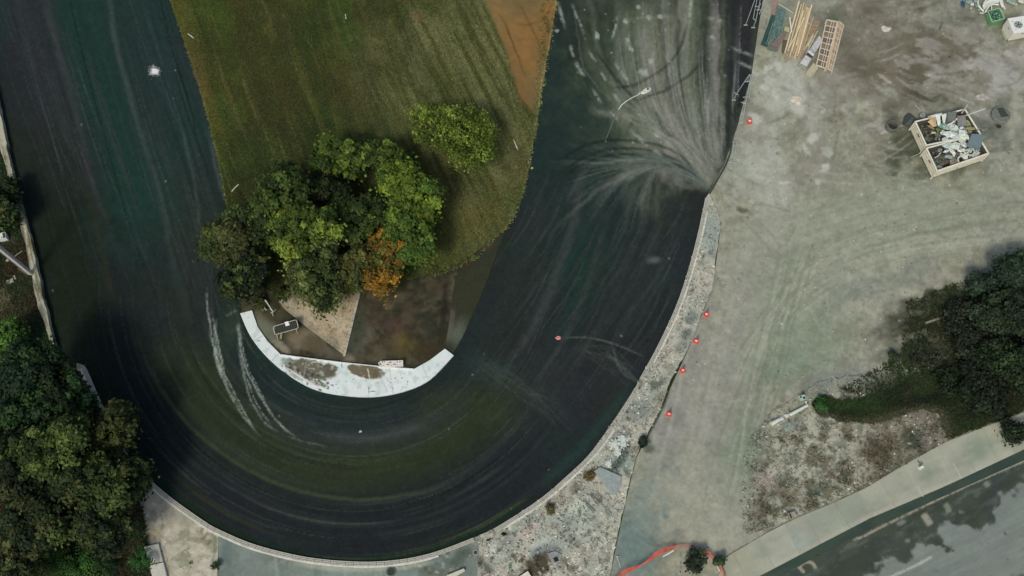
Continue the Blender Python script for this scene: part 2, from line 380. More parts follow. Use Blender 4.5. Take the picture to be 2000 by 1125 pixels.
    p.blob(960, 720, 70, 50, (50, 66, 66), .45, 30, 1.0, rag=.25); p.blob(1200, 600, 80, 150, (38, 40, 42), .6, 25, .9)
    p.blob(1000, 600, 40, 120, (36, 42, 34), .5, 20, .9)
    for pts, wd, c, a in [([(1140,300),(1120,430),(1085,540),(1040,640),(985,720)], 14, (66, 70, 70), .45), ([(1190,420),(1165,500),(1130,600),(1080,700),(1020,790)], 10, (62, 66, 66), .35),
                          ([(1240,470),(1210,560),(1160,650),(1100,750)], 14, (54, 58, 60), .35), ([(1290,420),(1250,560),(1190,690)], 16, (54, 60, 62), .35), ([(1060,360),(1040,450),(1000,560),(950,660)], 30, (48, 54, 56), .35)]:
        p.stroke(pts, wd, c, a, 1.2, wob=6)
    for i in range(70):
        x0 = r_.uniform(1060, 1360); y0 = r_.uniform(330, 560); l = r_.uniform(80, 300)
        cc = r_.choice([(64, 70, 70), (26, 32, 34), (40, 62, 58), (56, 54, 56)])
        p.stroke([(x0, y0), (x0-l*.22, y0+l*.5), (x0-l*.58, y0+l)], r_.uniform(1.5, 7), cc, r_.uniform(.12, .35), 1.2, wob=4, fade=.35)
    p.stroke([(1090,660),(1150,660),(1200,672),(1262,698)], 3, (104, 112, 106), .4, .9, .7, seed=2)
    p.stroke([(1180,685),(1225,725),(1252,755)], 6, (86, 94, 92), .45, .8, .6); p.stroke([(1195,668),(1210,720),(1240,745)], 3, (92, 100, 98), .4, .8, .5)
    [p.stroke([(930+r_.uniform(-20,20),700+r_.uniform(-20,20)),(1010+r_.uniform(-20,20),755+r_.uniform(-15,15)),(1080,800+r_.uniform(-30,30)),(1120+r_.uniform(-30,30),860+r_.uniform(-40,20))], r_.uniform(1.5,3), (72, 82, 80), r_.uniform(.1,.25), 1.0, .4, fade=.3) for _ in range(16)]; [p.stroke([(1120+r_.uniform(-20,20),655+r_.uniform(-10,30)),(1190+r_.uniform(-10,10),690+r_.uniform(-15,35)),(1250+r_.uniform(-10,10),740+r_.uniform(-30,40))], r_.uniform(1.5,2.5), (78, 86, 84), r_.uniform(.1,.25), 1.0, .4, fade=.3) for _ in range(14)]
    p.blob(1278, 508, 16, 9, (92, 96, 98), .7, 0, .9)
    p.stroke([(1160,320),(1130,350),(1105,400)], 6, (76, 80, 80), .3)
    # upper right: thick dust swept into the gap in the fence
    p.blob(1210, 90, 110, 190, (66, 80, 62), .7, 10, .9); p.blob(1310, 130, 70, 260, (92, 98, 76), .5, 6, .9)
    p.blob(1335, 285, 62, 70, (124, 122, 116), .8, 50, 1.0); p.blob(1372, 345, 30, 30, (136, 138, 124), .9, 30, .9)
    p.blob(1260, 250, 60, 60, (96, 108, 84), .35, 20, 1.0); p.blob(1450, 60, 36, 110, (50, 48, 54), .7, 5, .8)
    p.noise((112, 116, 98), .6, 26, 120, .5, .12, 4, 55, m=p.mask(1300, 130, 110, 230, 8, .8)); p.noise((142, 140, 132), .6, 12, 60, .52, .12, -32, 56, m=p.mask(1335, 270, 70, 80, 50, .8)); p.noise((42, 52, 46), .5, 16, 130, .55, .08, 6, 57, m=p.mask(1290, 120, 130, 220, 8, .8))
    for i in range(230):
        x0 = r_.gauss(1300, 75); y0 = r_.uniform(-140, 230); w0 = r_.random()**1.3; ex = 1384+w0*34+r_.uniform(-10, 2); ey = 374-w0*64+r_.uniform(-6, 6)
        q = (x0-1290)/65.
        cc = r_.choice([(132, 136, 116), (116, 124, 104), (150, 146, 138), (120, 122, 118), (40, 54, 50), (46, 52, 50), (92, 106, 82)])
        fr = r_.uniform(.3, 1.0)
        P3 = [(x0, y0), (x0+8-q*6, y0+(230-y0)*.6), (x0+(ex-x0)*.38, 236+q*14+(ey-236)*.2), (x0+(ex-x0)*.72, 300+q*10), (ex, ey)]
        n = 3 if fr < .55 else 5
        p.stroke(P3[:n] if r_.random() < .6 else P3[-n:], r_.uniform(2, 13), cc, r_.uniform(.08, .3), 1.3, .45, wob=14, fade=.3, seed=i)
    for i in range(90):       # sweeping curves that leave the gap to the left
        x1 = r_.uniform(1060, 1290); y1 = r_.uniform(240, 470); q = r_.uniform(-1, 1)
        cc = r_.choice([(96, 104, 96), (78, 92, 88), (24, 36, 32), (120, 122, 114), (30, 40, 38), (66, 86, 80)])
        p.stroke([(1384, 370+q*8), (1345+q*6, 338+q*20), (1290, 312+(y1-300)*.1), ((1290+x1)/2-5, 318+(y1-320)*.35), (x1, y1)], r_.uniform(2, 9), cc, r_.uniform(.08, .26), 1.3, .4, wob=12, fade=.25, seed=i)
    for pts in ([(1080,325),(1130,290),(1190,274),(1260,278),(1320,298),(1372,345)], [(1085,360),(1130,325),(1200,302),(1270,310),(1330,335),(1378,372)], [(1080,350),(1140,308),(1200,290),(1280,296),(1350,330)],
                [(1188,172),(1240,165),(1300,130),(1330,90),(1345,30)], [(1230,200),(1290,180),(1345,148),(1375,110)], [(1160,95),(1200,150),(1245,200)]):
        p.stroke(pts, 5, (22, 34, 32), .65, 1.0, .25, wob=3)
    # dashes of chalk
    for a, b in [((1112,86),(1120,112)), ((1122,118),(1142,152)), ((1155,172),(1178,204)), ((1190,216),(1210,236)), ((1228,252),(1260,280)), ((1270,288),(1296,306)), ((1117,5),(1142,70)), ((1148,95),(1166,125)),
                 ((1172,140),(1186,160)), ((1198,182),(1214,204)), ((1240,218),(1260,240)), ((1196,120),(1232,165)), ((1278,258),(1300,270)), ((1088,0),(1104,58)), ((1350,-20),(1345,60)), ((1205,30),(1196,80)),
                 ((1425,90),(1475,110)), ((1378,32),(1418,44)), ((1440,118),(1474,136)), ((1228,95),(1224,70)), ((1386,180),(1380,250))]:
        p.stroke([a, b], r_.uniform(3.5, 6), (158, 166, 156), r_.uniform(.4, .75), 1.0, 1.0, fade=.3, seed=int(a[0]), wob=6)
    for x, y, r0 in [(1255,140,14), (1272,122,10), (1268,35,9), (1290,32,7), (1222,42,8), (1246,14,7), (1393,72,6), (1284,262,9), (1232,96,8), (1166,70,10), (1087,58,7)]:
        p.blob(x, y, r0, r0*.7, (150, 158, 150), .75, r_.uniform(0, 90), .9, rag=.5, rs=4)
    p.stroke([(1224,40),(1260,34),(1320,32)], 5, (120, 128, 112), .4, 1.0, .7)
    for i in range(60):
        x = r_.gauss(1270, 90); y = r_.uniform(-20, 330); p.blob(x, y, 1.3, 1.3, (160, 168, 160), .6, 0, .8, 0)
    for i in range(170):
        x0 = r_.gauss(1300, 70); y0 = r_.uniform(-140, 180); q = (x0-1290)/65.; w0 = min(1, max(0, .5+q*.3+r_.gauss(0, .2))); ex = 1382+w0*34+r_.uniform(-14, 0); ey = 374-w0*62+r_.uniform(-8, 4)
        P3 = smooth([(x0, y0), (x0+8-q*6, y0+(230-y0)*.6), (x0+(ex-x0)*.38, 236+q*14+(ey-236)*.2), (x0+(ex-x0)*.72, 300+q*10), (ex, ey)], 5)
        s0 = r_.randint(0, 12); l = r_.randint(6, 16)
        p.stroke(P3[s0:s0+l], r_.uniform(1.5, 3.2), r_.choice([(138, 142, 128), (144, 142, 140), (34, 44, 40), (40, 50, 46), (122, 132, 114)]), r_.uniform(.12, .42), 1.0, .5, wob=3, fade=.3, sm=False, seed=i)
    for i in range(90):
        x1 = r_.uniform(1060, 1290); y1 = r_.uniform(240, 480); q = r_.uniform(-1, 1)
        P3 = smooth([(1384, 370+q*8), (1345+q*6, 338+q*20), (1290, 312+(y1-300)*.1), ((1290+x1)/2-5, 318+(y1-320)*.35), (x1, y1)], 5); s0 = r_.randint(0, 10)
        p.stroke(P3[s0:s0+r_.randint(6, 14)], r_.uniform(1.5, 3), r_.choice([(112, 120, 110), (96, 104, 98), (22, 30, 28), (84, 98, 92)]), r_.uniform(.12, .4), .8, .3, wob=2, fade=.3, sm=False, seed=i)
    # tyre marks on the left of the bend
    for pts, wd, a in [([(401,566),(408,620),(416,668),(422,706),(437,745),(463,796),(502,847)], 3.5, .55), ([(410,600),(428,678),(434,719),(454,761),(486,822),(512,856)], 3, .6), ([(406,640),(424,700),(446,758),(478,812)], 2.5, .5), ([(414,620),(430,690),(440,730)], 2.5, .7), ([(468,690),(484,745),(508,800),(530,830)], 2.5, .5), ([(472,660),(480,705),(500,750),(524,796)], 2, .6), ([(418,672),(424,700),(434,735)], 7, .8),
                       ([(463,630),(467,655),(471,680)], 6.5, .95), ([(465,650),(474,700),(489,738),(518,790),(546,828),(580,856)], 4, .65), ([(464,672),(476,732),(489,777),(514,822),(546,845)], 4, .4), ([(423,620),(420,660),(428,700)], 6, .3),
                       ([(406,560),(404,600),(412,640)], 3, .4), ([(560,852),(600,864),(640,872)], 3, .2)]:
        p.stroke(pts, wd*.75, (154, 164, 154), a*.95, 1.0, .75, seed=wd, wob=3)
    p.stroke([(440,618),(462,606)], 3, (120, 130, 120), .5); p.blob(450, 640, 20, 50, (56, 70, 60), .5, 0, 1)
    for i in range(30): p.blob(r_.uniform(60, 1350), r_.uniform(100, 1060), 1.6, 1.6, (150, 150, 146), .5, 0, .8, 0)
    lum = p.c.mean(1, keepdims=True); dk = 1-sst(.02, .12, lum); p.c = p.c*(1-dk*(1-np.array([.90, .88, .82])))
    p.c *= (1+.5*(fbm(p.X/4.5, p.Y/4.5, 61, 4)-.5))[:, None]
    return p
def p_island(X, Y):
    p = Paint(X, Y, (68, 82, 36))
    p.noise((54, 72, 34), .7, 60, 190, .5, .09, -14, 3); p.noise((80, 74, 42), .4, 40, 200, .53, .08, -14, 8)
    p.noise((92, 94, 44), .4, 16, 150, .58, .1, -14, 18); p.noise((56, 54, 30), .5, 90, 110, .55, .1, -14, 28)
    p.stroke([(322,-100),(345,40),(378,140),(410,240),(432,330)], 44, (92, 90, 42), .65, 1.0, .2); p.blob(385, 160, 26, 60, (104, 86, 58), .45, -14, .9)
    p.blob(960, 250, 120, 330, (98, 104, 60), .45, -8, 1.0); rr = Paint.mask(p, 900, 200, 190, 330, 10, .8)
    p.noise((108, 110, 74), .85, 60, 90, .42, .2, -20, 5, m=rr); p.noise((66, 72, 34), .8, 11, 240, .52, .06, -27, 44, m=rr); p.noise((120, 122, 80), .5, 7, 200, .6, .06, -27, 45, m=rr)
    p.blob(735, 110, 55, 40, (104, 100, 66), .5, -20, 1, rag=.3); p.blob(700, 180, 28, 60, (98, 92, 58), .4, -20, 1); p.blob(815, 35, 14, 16, (126, 108, 76), .6, 0, .9)
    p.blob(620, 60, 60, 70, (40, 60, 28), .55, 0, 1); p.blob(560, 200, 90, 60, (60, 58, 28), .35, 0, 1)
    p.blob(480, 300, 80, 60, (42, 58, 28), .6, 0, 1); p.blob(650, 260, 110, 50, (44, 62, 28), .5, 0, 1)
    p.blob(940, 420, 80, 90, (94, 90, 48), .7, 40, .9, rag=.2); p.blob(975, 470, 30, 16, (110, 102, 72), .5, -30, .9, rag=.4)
    p.blob(840, 420, 60, 110, (66, 72, 30), .6, 0, 1); p.blob(1000, 330, 26, 70, (94, 90, 62), .5, 15, 1, rag=.3); p.blob(600, 440, 200, 140, (34, 38, 20), .85, 0, .8); p.blob(720, 350, 120, 80, (42, 50, 24), .6, 0, .9)  # dark blobs: undergrowth and the tree clump's shade painted into the grass
    p.blob(790, -10, 60, 12, (112, 92, 48), .6, 0, .9)
    r_ = random.Random(8)
    for i in range(190):
        x = r_.uniform(340, 1040); y = r_.uniform(-60, 420); l = r_.uniform(60, 300)
        p.stroke([(x, y), (x+l*.16, y+l*.5), (x+l*.36, y+l)], r_.uniform(1.5, 5), r_.choice([(112, 112, 66), (40, 48, 22), (96, 84, 48), (50, 66, 30), (104, 112, 58)]), r_.uniform(.2, .6), 1.2, .4, wob=4, fade=.3, seed=i)
    p.stroke(IN_R[5:], 7, (116, 112, 82), .5, 1.0, .7); p.stroke(IN_L, 3, (110, 116, 70), .6, 1, .4)
    return p
def p_orange(X, Y):
    p = Paint(X, Y, (116, 90, 56)); p.noise((102, 90, 60), .7, 70, 120, .5, .15, -14, 4); p.noise((134, 100, 56), .6, 60, 60, .55, .12, 0, 9)
    p.blob(1068, 40, 22, 60, (138, 98, 54), .6, 5, .9, rag=.2); p.blob(975, 30, 26, 40, (122, 100, 62), .6, -14, .9)
    for pts in ([(970,20),(1000,80),(1020,130)], [(1010,0),(1040,60),(1062,110)], [(1005,50),(1030,48),(1050,42)], [(985,40),(1010,110),(1030,160)], [(1000,140),(1020,200)]): p.stroke(pts, 3, (74, 58, 32), .55, 1, .5, wob=6)
    p.stroke([(925,-215),(935,0),(960,60),(985,130),(1000,180),(1020,228),(1048,245),(1075,250)], 18, p_island(X, Y).c, .9, 1.1, .2, fade=0, sm=False, wob=20)
    p.stroke(IN_R[5:], 5, (150, 130, 92), .5, 1, .7)
    return p
def p_pit(X, Y):
    p = Paint(X, Y, (60, 57, 45)); p.noise((44, 46, 36), .7, 40, 40, .5, .12, 0, 4); p.noise((86, 82, 66), .5, 26, 20, .57, .08, 0, 14); p.noise((40, 38, 28), .5, 8, 8, .6, .08, 0, 15); p.noise((80, 72, 56), .4, 20, 20, .6, .1, 0, 9)
    p.blob(772, 645, 28, 26, (82, 62, 56), .55, 0, 1); p.blob(792, 675, 32, 24, (86, 76, 42), .7, 30, 1); p.blob(700, 670, 40, 40, (92, 92, 80), .5, 0, 1, rag=.3)
    p.blob(700, 640, 14, 50, (44, 60, 48), .6, 10, 1); p.blob(868, 600, 8, 80, (30, 32, 24), .8, 5, .9); p.blob(830, 690, 20, 50, (52, 44, 30), .6, 40, .9)
    p.blob(760, 705, 80, 12, (82, 82, 66), .7, 4, 1, rag=.2); p.blob(676, 700, 14, 12, (130, 124, 112), .6, 0, 1)
    fin_(p, .5, 6)
    # left of the strip: damp soil below the sand
    p.blob(520, 640, 30, 50, (112, 118, 102), .8, -30, .8, rag=.1); p.blob(560, 640, 50, 24, (72, 70, 56), .7, 30, .8); p.blob(605, 668, 60, 26, (120, 112, 92), .7, 20, .8, rag=.3)
    p.blob(612, 676, 34, 22, (76, 68, 54), .8, 10, .8, rag=.3); p.blob(648, 690, 26, 10, (84, 80, 68), .8, 10, .9); p.blob(535, 603, 16, 18, (66, 66, 46), .7, 0, .8); p.blob(548, 676, 30, 14, (150, 146, 130), .6, 30, .8, rag=.3)
    return p
def p_sand(X, Y):
    p = Paint(X, Y, (160, 146, 122)); p.noise((174, 166, 146), .6, 30, 30, .5, .15, 0, 4); p.noise((112, 100, 76), .55, 7, 7, .62, .07, 0, 9)
    p.stroke([(540,583),(560,605),(600,640),(670,692)], 14, (130, 126, 108), .8, 1, .2); p.blob(570, 590, 24, 14, (150, 146, 132), .7, 30, .9); p.blob(655, 672, 22, 22, (120, 118, 104), .7, 0, .9, rag=.4)
    p.blob(580, 580, 10, 24, (100, 96, 70), .7, 0, .9, rag=.3); p.blob(660, 565, 30, 12, (120, 104, 66), .6, 0, .9, rag=.3)
    return p
def p_side(X, Y):
    p = Paint(X, Y, (50, 52, 40)); p.noise((44, 50, 42), .5, 50, 50, .5, .2, 0, 4)
    p.blob(890, 650, 30, 30, (88, 96, 84), .8, -50, .9); p.blob(900, 515, 40, 14, (64, 46, 34), .8, -20, .8, rag=.2); p.blob(950, 480, 20, 10, (80, 62, 44), .7, -30, .8, rag=.2); p.stroke([(884,600),(880,640),(872,670)], 10, (88, 84, 76), .7)
    return p
def p_cres(X, Y):
    p = Paint(X, Y, (202, 214, 212)); p.noise((186, 198, 196), .5, 40, 40, .5, .15, 0, 4); p.noise((214, 220, 218), .5, 12, 12, .55, .1, 0, 5)
    p.blob(570, 712, 20, 14, (130, 128, 112), .9, 10, .4, .9, rag=.5, rs=6); p.blob(600, 742, 46, 8, (150, 150, 138), .9, 22, .5, .9, rag=.6, rs=5)
    p.blob(610, 721, 56, 20, (98, 94, 78), 1, 14, .4, .9, rag=.4, rs=9); p.blob(640, 722, 22, 14, (88, 84, 68), 1, 0, .3, .8, rag=.3, rs=6)
    p.blob(714, 727, 40, 16, (102, 94, 74), 1, 12, .3, .8, rag=.35, rs=6); p.blob(735, 730, 18, 10, (96, 86, 64), 1, 0, .3, .8, rag=.3, rs=6)
    p.blob(556, 706, 16, 10, (120, 134, 124), .8, 0, .8, rag=.4, rs=5)
    r_ = random.Random(5)
    for i in range(90):
        t = r_.random(); x = 565+t*75+r_.gauss(0, 6); y = 718+t*36+r_.gauss(0, 5); p.blob(x, y, r_.uniform(1.5, 4), r_.uniform(1, 2.5), r_.choice([(70, 66, 56), (96, 88, 74), (50, 52, 48)]), .9, r_.uniform(0, 90), .5, 0)
    for i in range(60):
        x = r_.uniform(560, 800); y = 735+r_.gauss(0, 14); p.blob(x, y, r_.uniform(.8, 2.2), r_.uniform(.8, 1.6), (110, 122, 118), .8, 0, .5, 0)
    p.stroke([(610,712),(612,708),(650,712),(648,718)], 2.5, (178, 176, 160), .8, .5, .3, fade=0); p.stroke([(718,722),(722,740)], 2.5, (196, 196, 180), .8, .5, fade=0)
    p.stroke([(720,758),(721,769)], 1.6, (66, 96, 104), .8, .6, fade=0); p.stroke([(724,765),(732,765)], 1.6, (66, 96, 104), .8, .6, fade=0); p.stroke([(667,708),(668,720)], 1.6, (90, 96, 92), .8, .6)
    [p.stroke([x1, x2], 1.6, (150, 160, 156), .6, .8, fade=0) for x1, x2 in (((494,668),(512,656)), ((600,700),(590,752)), ((760,716),(768,772)), ((824,712),(838,744)), ((530,706),(545,690)))]; p.noise((168, 176, 168), .5, 9, 9, .62, .08, 0, 66); p.stroke([(555,716),(600,745),(640,766)], 3, (228, 232, 228), .7, .8, .3); p.blob(505, 666, 4, 1.5, (90, 100, 110), .8, 0, .8, 0)
    return p
def p_slab(X, Y):
    p = Paint(X, Y, (106, 116, 109)); p.noise((128, 134, 126), .6, 60, 60, .5, .15, 0, 4); p.noise((92, 104, 98), .6, 20, 40, .55, .1, 0, 5); p.noise((146, 148, 138), .4, 8, 10, .62, .08, 0, 6); p.blob(480, 1090, 60, 40, (112, 122, 118), .7, 0, 1)
    p.blob(445, 1090, 22, 60, (84, 102, 98), .7, 0, 1); p.blob(840, 1100, 110, 26, (74, 92, 86), .75, -14, .9, rag=.15); p.blob(900, 1090, 50, 26, (70, 82, 72), .8, -20, .9, rag=.2)
    p.blob(760, 1100, 26, 18, (130, 136, 128), .8, 0, .9, rag=.3); p.blob(850, 1120, 60, 20, (62, 62, 44), .7, 0, .9, rag=.3); p.blob(836, 1086, 30, 10, (150, 156, 146), .5, -20, .9, rag=.4)
    p.blob(700, 1130, 200, 30, (122, 140, 130), .5, 0, 1)
    fin_(p, .25)
    for x, c in ((538, (140, 150, 142)), (615, (88, 104, 98)), (672, (150, 158, 148)), (726, (96, 112, 106))): p.stroke([(x, 1070), (x+3, 1140)], 4, c, .5)
    p.stroke([(560,1098),(640,1110),(700,1112),(790,1108),(870,1092)], 8, (168, 170, 152), .5, 1, .4)
    r_ = random.Random(6)
    for i in range(60): p.blob(r_.uniform(740, 935), r_.uniform(1060, 1120), r_.uniform(1, 5), r_.uniform(1, 3), r_.choice([(160, 162, 150), (50, 56, 44), (120, 122, 106)]), .7, r_.uniform(0, 90), .8, .3)
    return p
def p_verge(X, Y):
    p = Paint(X, Y, (146, 152, 142)); p.noise((172, 168, 154), .8, 60, 60, .46, .14, 0, 4); p.noise((122, 132, 124), .5, 40, 50, .58, .12, 40, 9); p.noise((108, 104, 88), .5, 14, 18, .63, .08, 40, 12)
    p.blob(1390, 440, 20, 60, (136, 146, 140), .6, 10, .9)
    for x, y, a, b, c, s in [(1352, 620, 22, 14, (92, 104, 98), .8), (1340, 650, 20, 12, (84, 96, 90), .8), (1330, 680, 22, 14, (112, 120, 112), .7), (1285, 752, 30, 12, (84, 90, 78), .8), (1290, 780, 22, 16, (104, 106, 86), .7), (1240, 800, 40, 30, (112, 118, 112), .7),
                             (1215, 850, 40, 30, (120, 126, 120), .6), (1220, 880, 26, 22, (76, 88, 82), .8), (1180, 860, 20, 20, (150, 158, 150), .5), (1205, 905, 26, 14, (70, 82, 76), .8), (1228, 925, 9, 26, (84, 92, 86), .8), (1155, 930, 16, 14, (118, 104, 74), .9),
                             (1125, 950, 22, 12, (110, 108, 90), .7), (1078, 995, 11, 13, (96, 92, 68), .9), (1170, 975, 22, 14, (100, 100, 84), .7), (1130, 990, 40, 26, (172, 180, 168), .7), (1030, 1035, 36, 14, (176, 160, 152), .7), (1060, 1060, 40, 20, (168, 176, 166), .7),
                             (1060, 1075, 36, 20, (118, 124, 124), .7), (1040, 1110, 70, 28, (66, 60, 44), .95), (1080, 1080, 20, 12, (130, 136, 134), .7), (970, 1075, 24, 36, (164, 166, 156), .8), (940, 1100, 14, 40, (76, 78, 66), .8), (990, 1055, 20, 12, (130, 136, 132), .7),
                             (1010, 1085, 16, 20, (96, 90, 70), .8), (1200, 1040, 12, 60, (168, 166, 148), .7), (1160, 1040, 26, 60, (160, 164, 150), .6), (1106, 1100, 14, 24, (84, 84, 66), .7)]:
        p.blob(x, y, a, b, c, s, -40, .8, 1, rag=.3, rs=9)
    r_ = random.Random(7)
    for i in range(520):
        t = r_.random()
        if t < .5: x = r_.uniform(960, 1210); y = r_.uniform(960, 1125)
        else: q = r_.random(); x = 1385-q*190+r_.uniform(-14, 26); y = 440+q*460+r_.uniform(-10, 10)
        dk = r_.random() < .7
        p.blob(x, y, r_.uniform(.8, 3.4), r_.uniform(.8, 2.2), (52, 60, 54) if dk else (196, 200, 190), r_.uniform(.5, .95), r_.uniform(0, 180), .6, 0)
    for i in range(60):
        x = r_.uniform(960, 1200); y = r_.uniform(960, 1110); p.blob(x, y, r_.uniform(4, 12), r_.uniform(2, 5), r_.choice([(84, 92, 84), (190, 190, 178), (104, 104, 92)]), .7, r_.uniform(0, 180), .7, .8, rag=.3, rs=5)
    for pts in ([(1110,960),(1140,980),(1168,1000)], [(1150,960),(1180,990),(1192,1010)], [(1120,955),(1136,972)], [(1165,955),(1176,985)]): p.stroke(pts, 2.5, (60, 66, 58), .7, .8, .5)
    p.blob(1160, 822, 6, 6, (200, 204, 194), .7, 0, .8, rag=.5, rs=4)
    for x, y, a in [(1215,858,12), (1200,868,12), (1206,880,8), (1190,910,7)]: p.blob(x, y, a, a*.7, (186, 198, 188), .85, 0, .7, rag=.6, rs=4)
    p.stroke([(1190,1125),(1205,1050),(1224,962),(1240,900)], 8, (176, 176, 160), .7, 1, .3)
    return p
def p_yard(X, Y):
    p = Paint(X, Y, (138, 139, 122)); p.noise((153, 153, 134), .6, 160, 120, .5, .15, -30, 4); p.noise((120, 124, 116), .5, 60, 60, .56, .12, 0, 9)
    p.noise((154, 150, 140), .45, 22, 30, .58, .12, 0, 14); p.noise((106, 106, 92), .45, 34, 24, .58, .12, 0, 15); p.noise((160, 160, 148), .4, 9, 12, .62, .1, 0, 16); p.noise((96, 100, 86), .4, 10, 9, .64, .08, 0, 17)
    p.blob(1700, 100, 180, 160, (108, 104, 92), .8, 0, .8, rag=.15, rs=40); p.blob(1800, 130, 180, 90, (98, 92, 78), .6, 0, .8, rag=.2, rs=30)
    p.blob(1780, 290, 70, 60, (66, 72, 58), .85, 0, .8, rag=.2, rs=20); p.blob(1740, 240, 40, 40, (78, 76, 62), .7, 0, .9, rag=.2); p.blob(1800, 190, 60, 26, (70, 72, 58), .8, 0, .8, rag=.2); p.blob(1860, 330, 120, 26, (76, 82, 70), .7, -12, .8, rag=.2)
    p.blob(1790, 180, 6, 40, (48, 56, 44), .85, -6, .8); p.blob(1803, 185, 7, 38, (46, 54, 42), .85, -10, .8)
    p.blob(1640, 60, 40, 60, (104, 104, 92), .6); p.blob(1520, 180, 46, 110, (160, 163, 150), .85, 12, .8, rag=.15, rs=24); p.blob(1560, 200, 18, 50, (176, 176, 172), .6, 5, .9, rag=.3); p.blob(1500, 270, 40, 60, (142, 144, 130), .8, 20, .9)
    p.blob(1450, 320, 60, 30, (150, 154, 142), .8, -30, .9); p.blob(1480, 250, 20, 40, (126, 126, 108), .6, 0, 1); p.blob(1600, 250, 30, 90, (126, 124, 112), .5)
    p.blob(1620, 330, 90, 50, (124, 122, 110), .6, 0, .9); p.blob(1950, 130, 90, 60, (128, 124, 120), .7, 20, .8, rag=.25, rs=20); p.blob(1950, 200, 50, 30, (100, 104, 94), .6, 0, .9, rag=.2); p.blob(1975, 60, 60, 50, (84, 92, 74), .75, 0, .9, rag=.2)
    p.blob(1900, 40, 60, 40, (80, 84, 72), .6, 20, .9, rag=.2); p.blob(1945, 250, 60, 60, (96, 102, 94), .8, 0, .9, rag=.2); p.blob(1540, 30, 50, 60, (120, 122, 104), .6, 0, .9, rag=.25); p.blob(1620, 10, 40, 20, (150, 154, 136), .6, 0, .9, rag=.3); p.blob(1627, 40, 14, 14, (84, 96, 80), .7)
    p.blob(1552, 182, 10, 20, (98, 112, 98), .6)
    # trampled road
    p.blob(1700, 440, 300, 90, (138, 143, 126), .85, -12, .8); p.blob(1480, 560, 80, 170, (140, 142, 128), .8, 8, .9); p.blob(1380, 800, 90, 190, (136, 136, 126), .8, 18, .9); p.blob(1560, 620, 110, 110, (128, 136, 118), .7, 0, .9)
    p.blob(1540, 700, 110, 60, (110, 126, 108), .7, -30, .9); p.blob(1440, 900, 50, 120, (116, 128, 112), .7, 15, .9); p.blob(1270, 1010, 50, 120, (104, 120, 114), .85, 14, .8); p.blob(1230, 1090, 40, 60, (98, 116, 114), .85, 0, .8)
    p.blob(1360, 980, 90, 90, (150, 150, 134), .8, 0, .8); p.blob(1420, 1060, 70, 60, (148, 148, 134), .8, 0, .9); p.blob(1340, 640, 20, 80, (134, 134, 134), .5, 20, .9); p.blob(1300, 830, 40, 60, (132, 132, 130), .6, 20, .9)
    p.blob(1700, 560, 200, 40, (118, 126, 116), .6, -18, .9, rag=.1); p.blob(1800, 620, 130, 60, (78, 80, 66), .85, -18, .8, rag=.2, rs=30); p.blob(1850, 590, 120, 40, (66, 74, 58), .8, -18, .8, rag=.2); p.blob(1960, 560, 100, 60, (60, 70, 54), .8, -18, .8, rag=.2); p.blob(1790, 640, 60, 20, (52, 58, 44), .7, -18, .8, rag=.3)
    p.blob(1860, 655, 90, 30, (88, 84, 70), .7, -18, .9, rag=.2); p.blob(1740, 690, 80, 24, (86, 94, 82), .7, -12, .9, rag=.2); p.blob(1620, 740, 60, 22, (112, 118, 114), .8, -20, .9)
    p.blob(1448, 410, 16, 9, (82, 82, 66), .85, 5, .7, rag=.3); p.blob(1470, 414, 14, 6, (104, 104, 88), .6); p.blob(1256, 862, 16, 12, (40, 50, 44), .95, 0, .7, rag=.4, rs=6); p.blob(1270, 876, 22, 14, (66, 78, 70), .7, 30, .9, rag=.3)
    p.stroke([(1310,745),(1296,790),(1276,830),(1256,862)], 6, (42, 54, 46), .9, .8, .2, fade=.05); p.stroke([(1368,620),(1345,680),(1330,705)], 4, (70, 80, 70), .7, .8, .4); p.stroke([(1396,560),(1370,612)], 3, (80, 88, 80), .5, .8, .4)
    p.stroke([(1240,900),(1224,962),(1205,1050),(1190,1125)], 4, (66, 80, 70), .8, .8, fade=0)
    p.stroke([(1424,298),(1412,325),(1398,350),(1384,380)], 5, (52, 66, 54), .75, .9, .4)
    p.blob(1520, 300, 5, 4, (70, 76, 68), .8, 0, .8, 0); p.blob(1630, 35, 8, 8, (90, 100, 80), .7); p.stroke([(1820,452),(1840,462),(1862,468)], 4, (90, 92, 76), .7, 1, .5); p.stroke([(1842,40),(1834,60)], 4, (60, 58, 50), .8, .8)
    p.stroke([(1640,245),(1625,320)], 3, (96, 96, 82), .5); p.blob(1300, 1010, 7, 5, (86, 112, 120), .8, 0, .8, .3); p.blob(1480, 360, 60, 30, (150, 152, 138), .6)
    # broad dark bank on the right: litter, weeds and painted tree shade
    p.noise((166, 167, 158), .75, 50, 60, .54, .12, 10, 71, m=p.mask(1530, 230, 90, 190, 8, .8)); p.noise((86, 82, 68), .7, 60, 34, .5, .12, 0, 72, m=p.mask(1760, 130, 170, 160, 0, .8)); p.noise((150, 148, 140), .6, 40, 18, .56, .1, 10, 73, m=p.mask(1830, 130, 200, 120, 0, .8))
    p.noise((62, 70, 54), .7, 40, 24, .5, .1, -20, 74, m=p.mask(1830, 280, 130, 90, 0, .8)); p.noise((158, 158, 152), .6, 30, 16, .55, .1, 30, 75, m=p.mask(1940, 160, 90, 90, 0, .8))
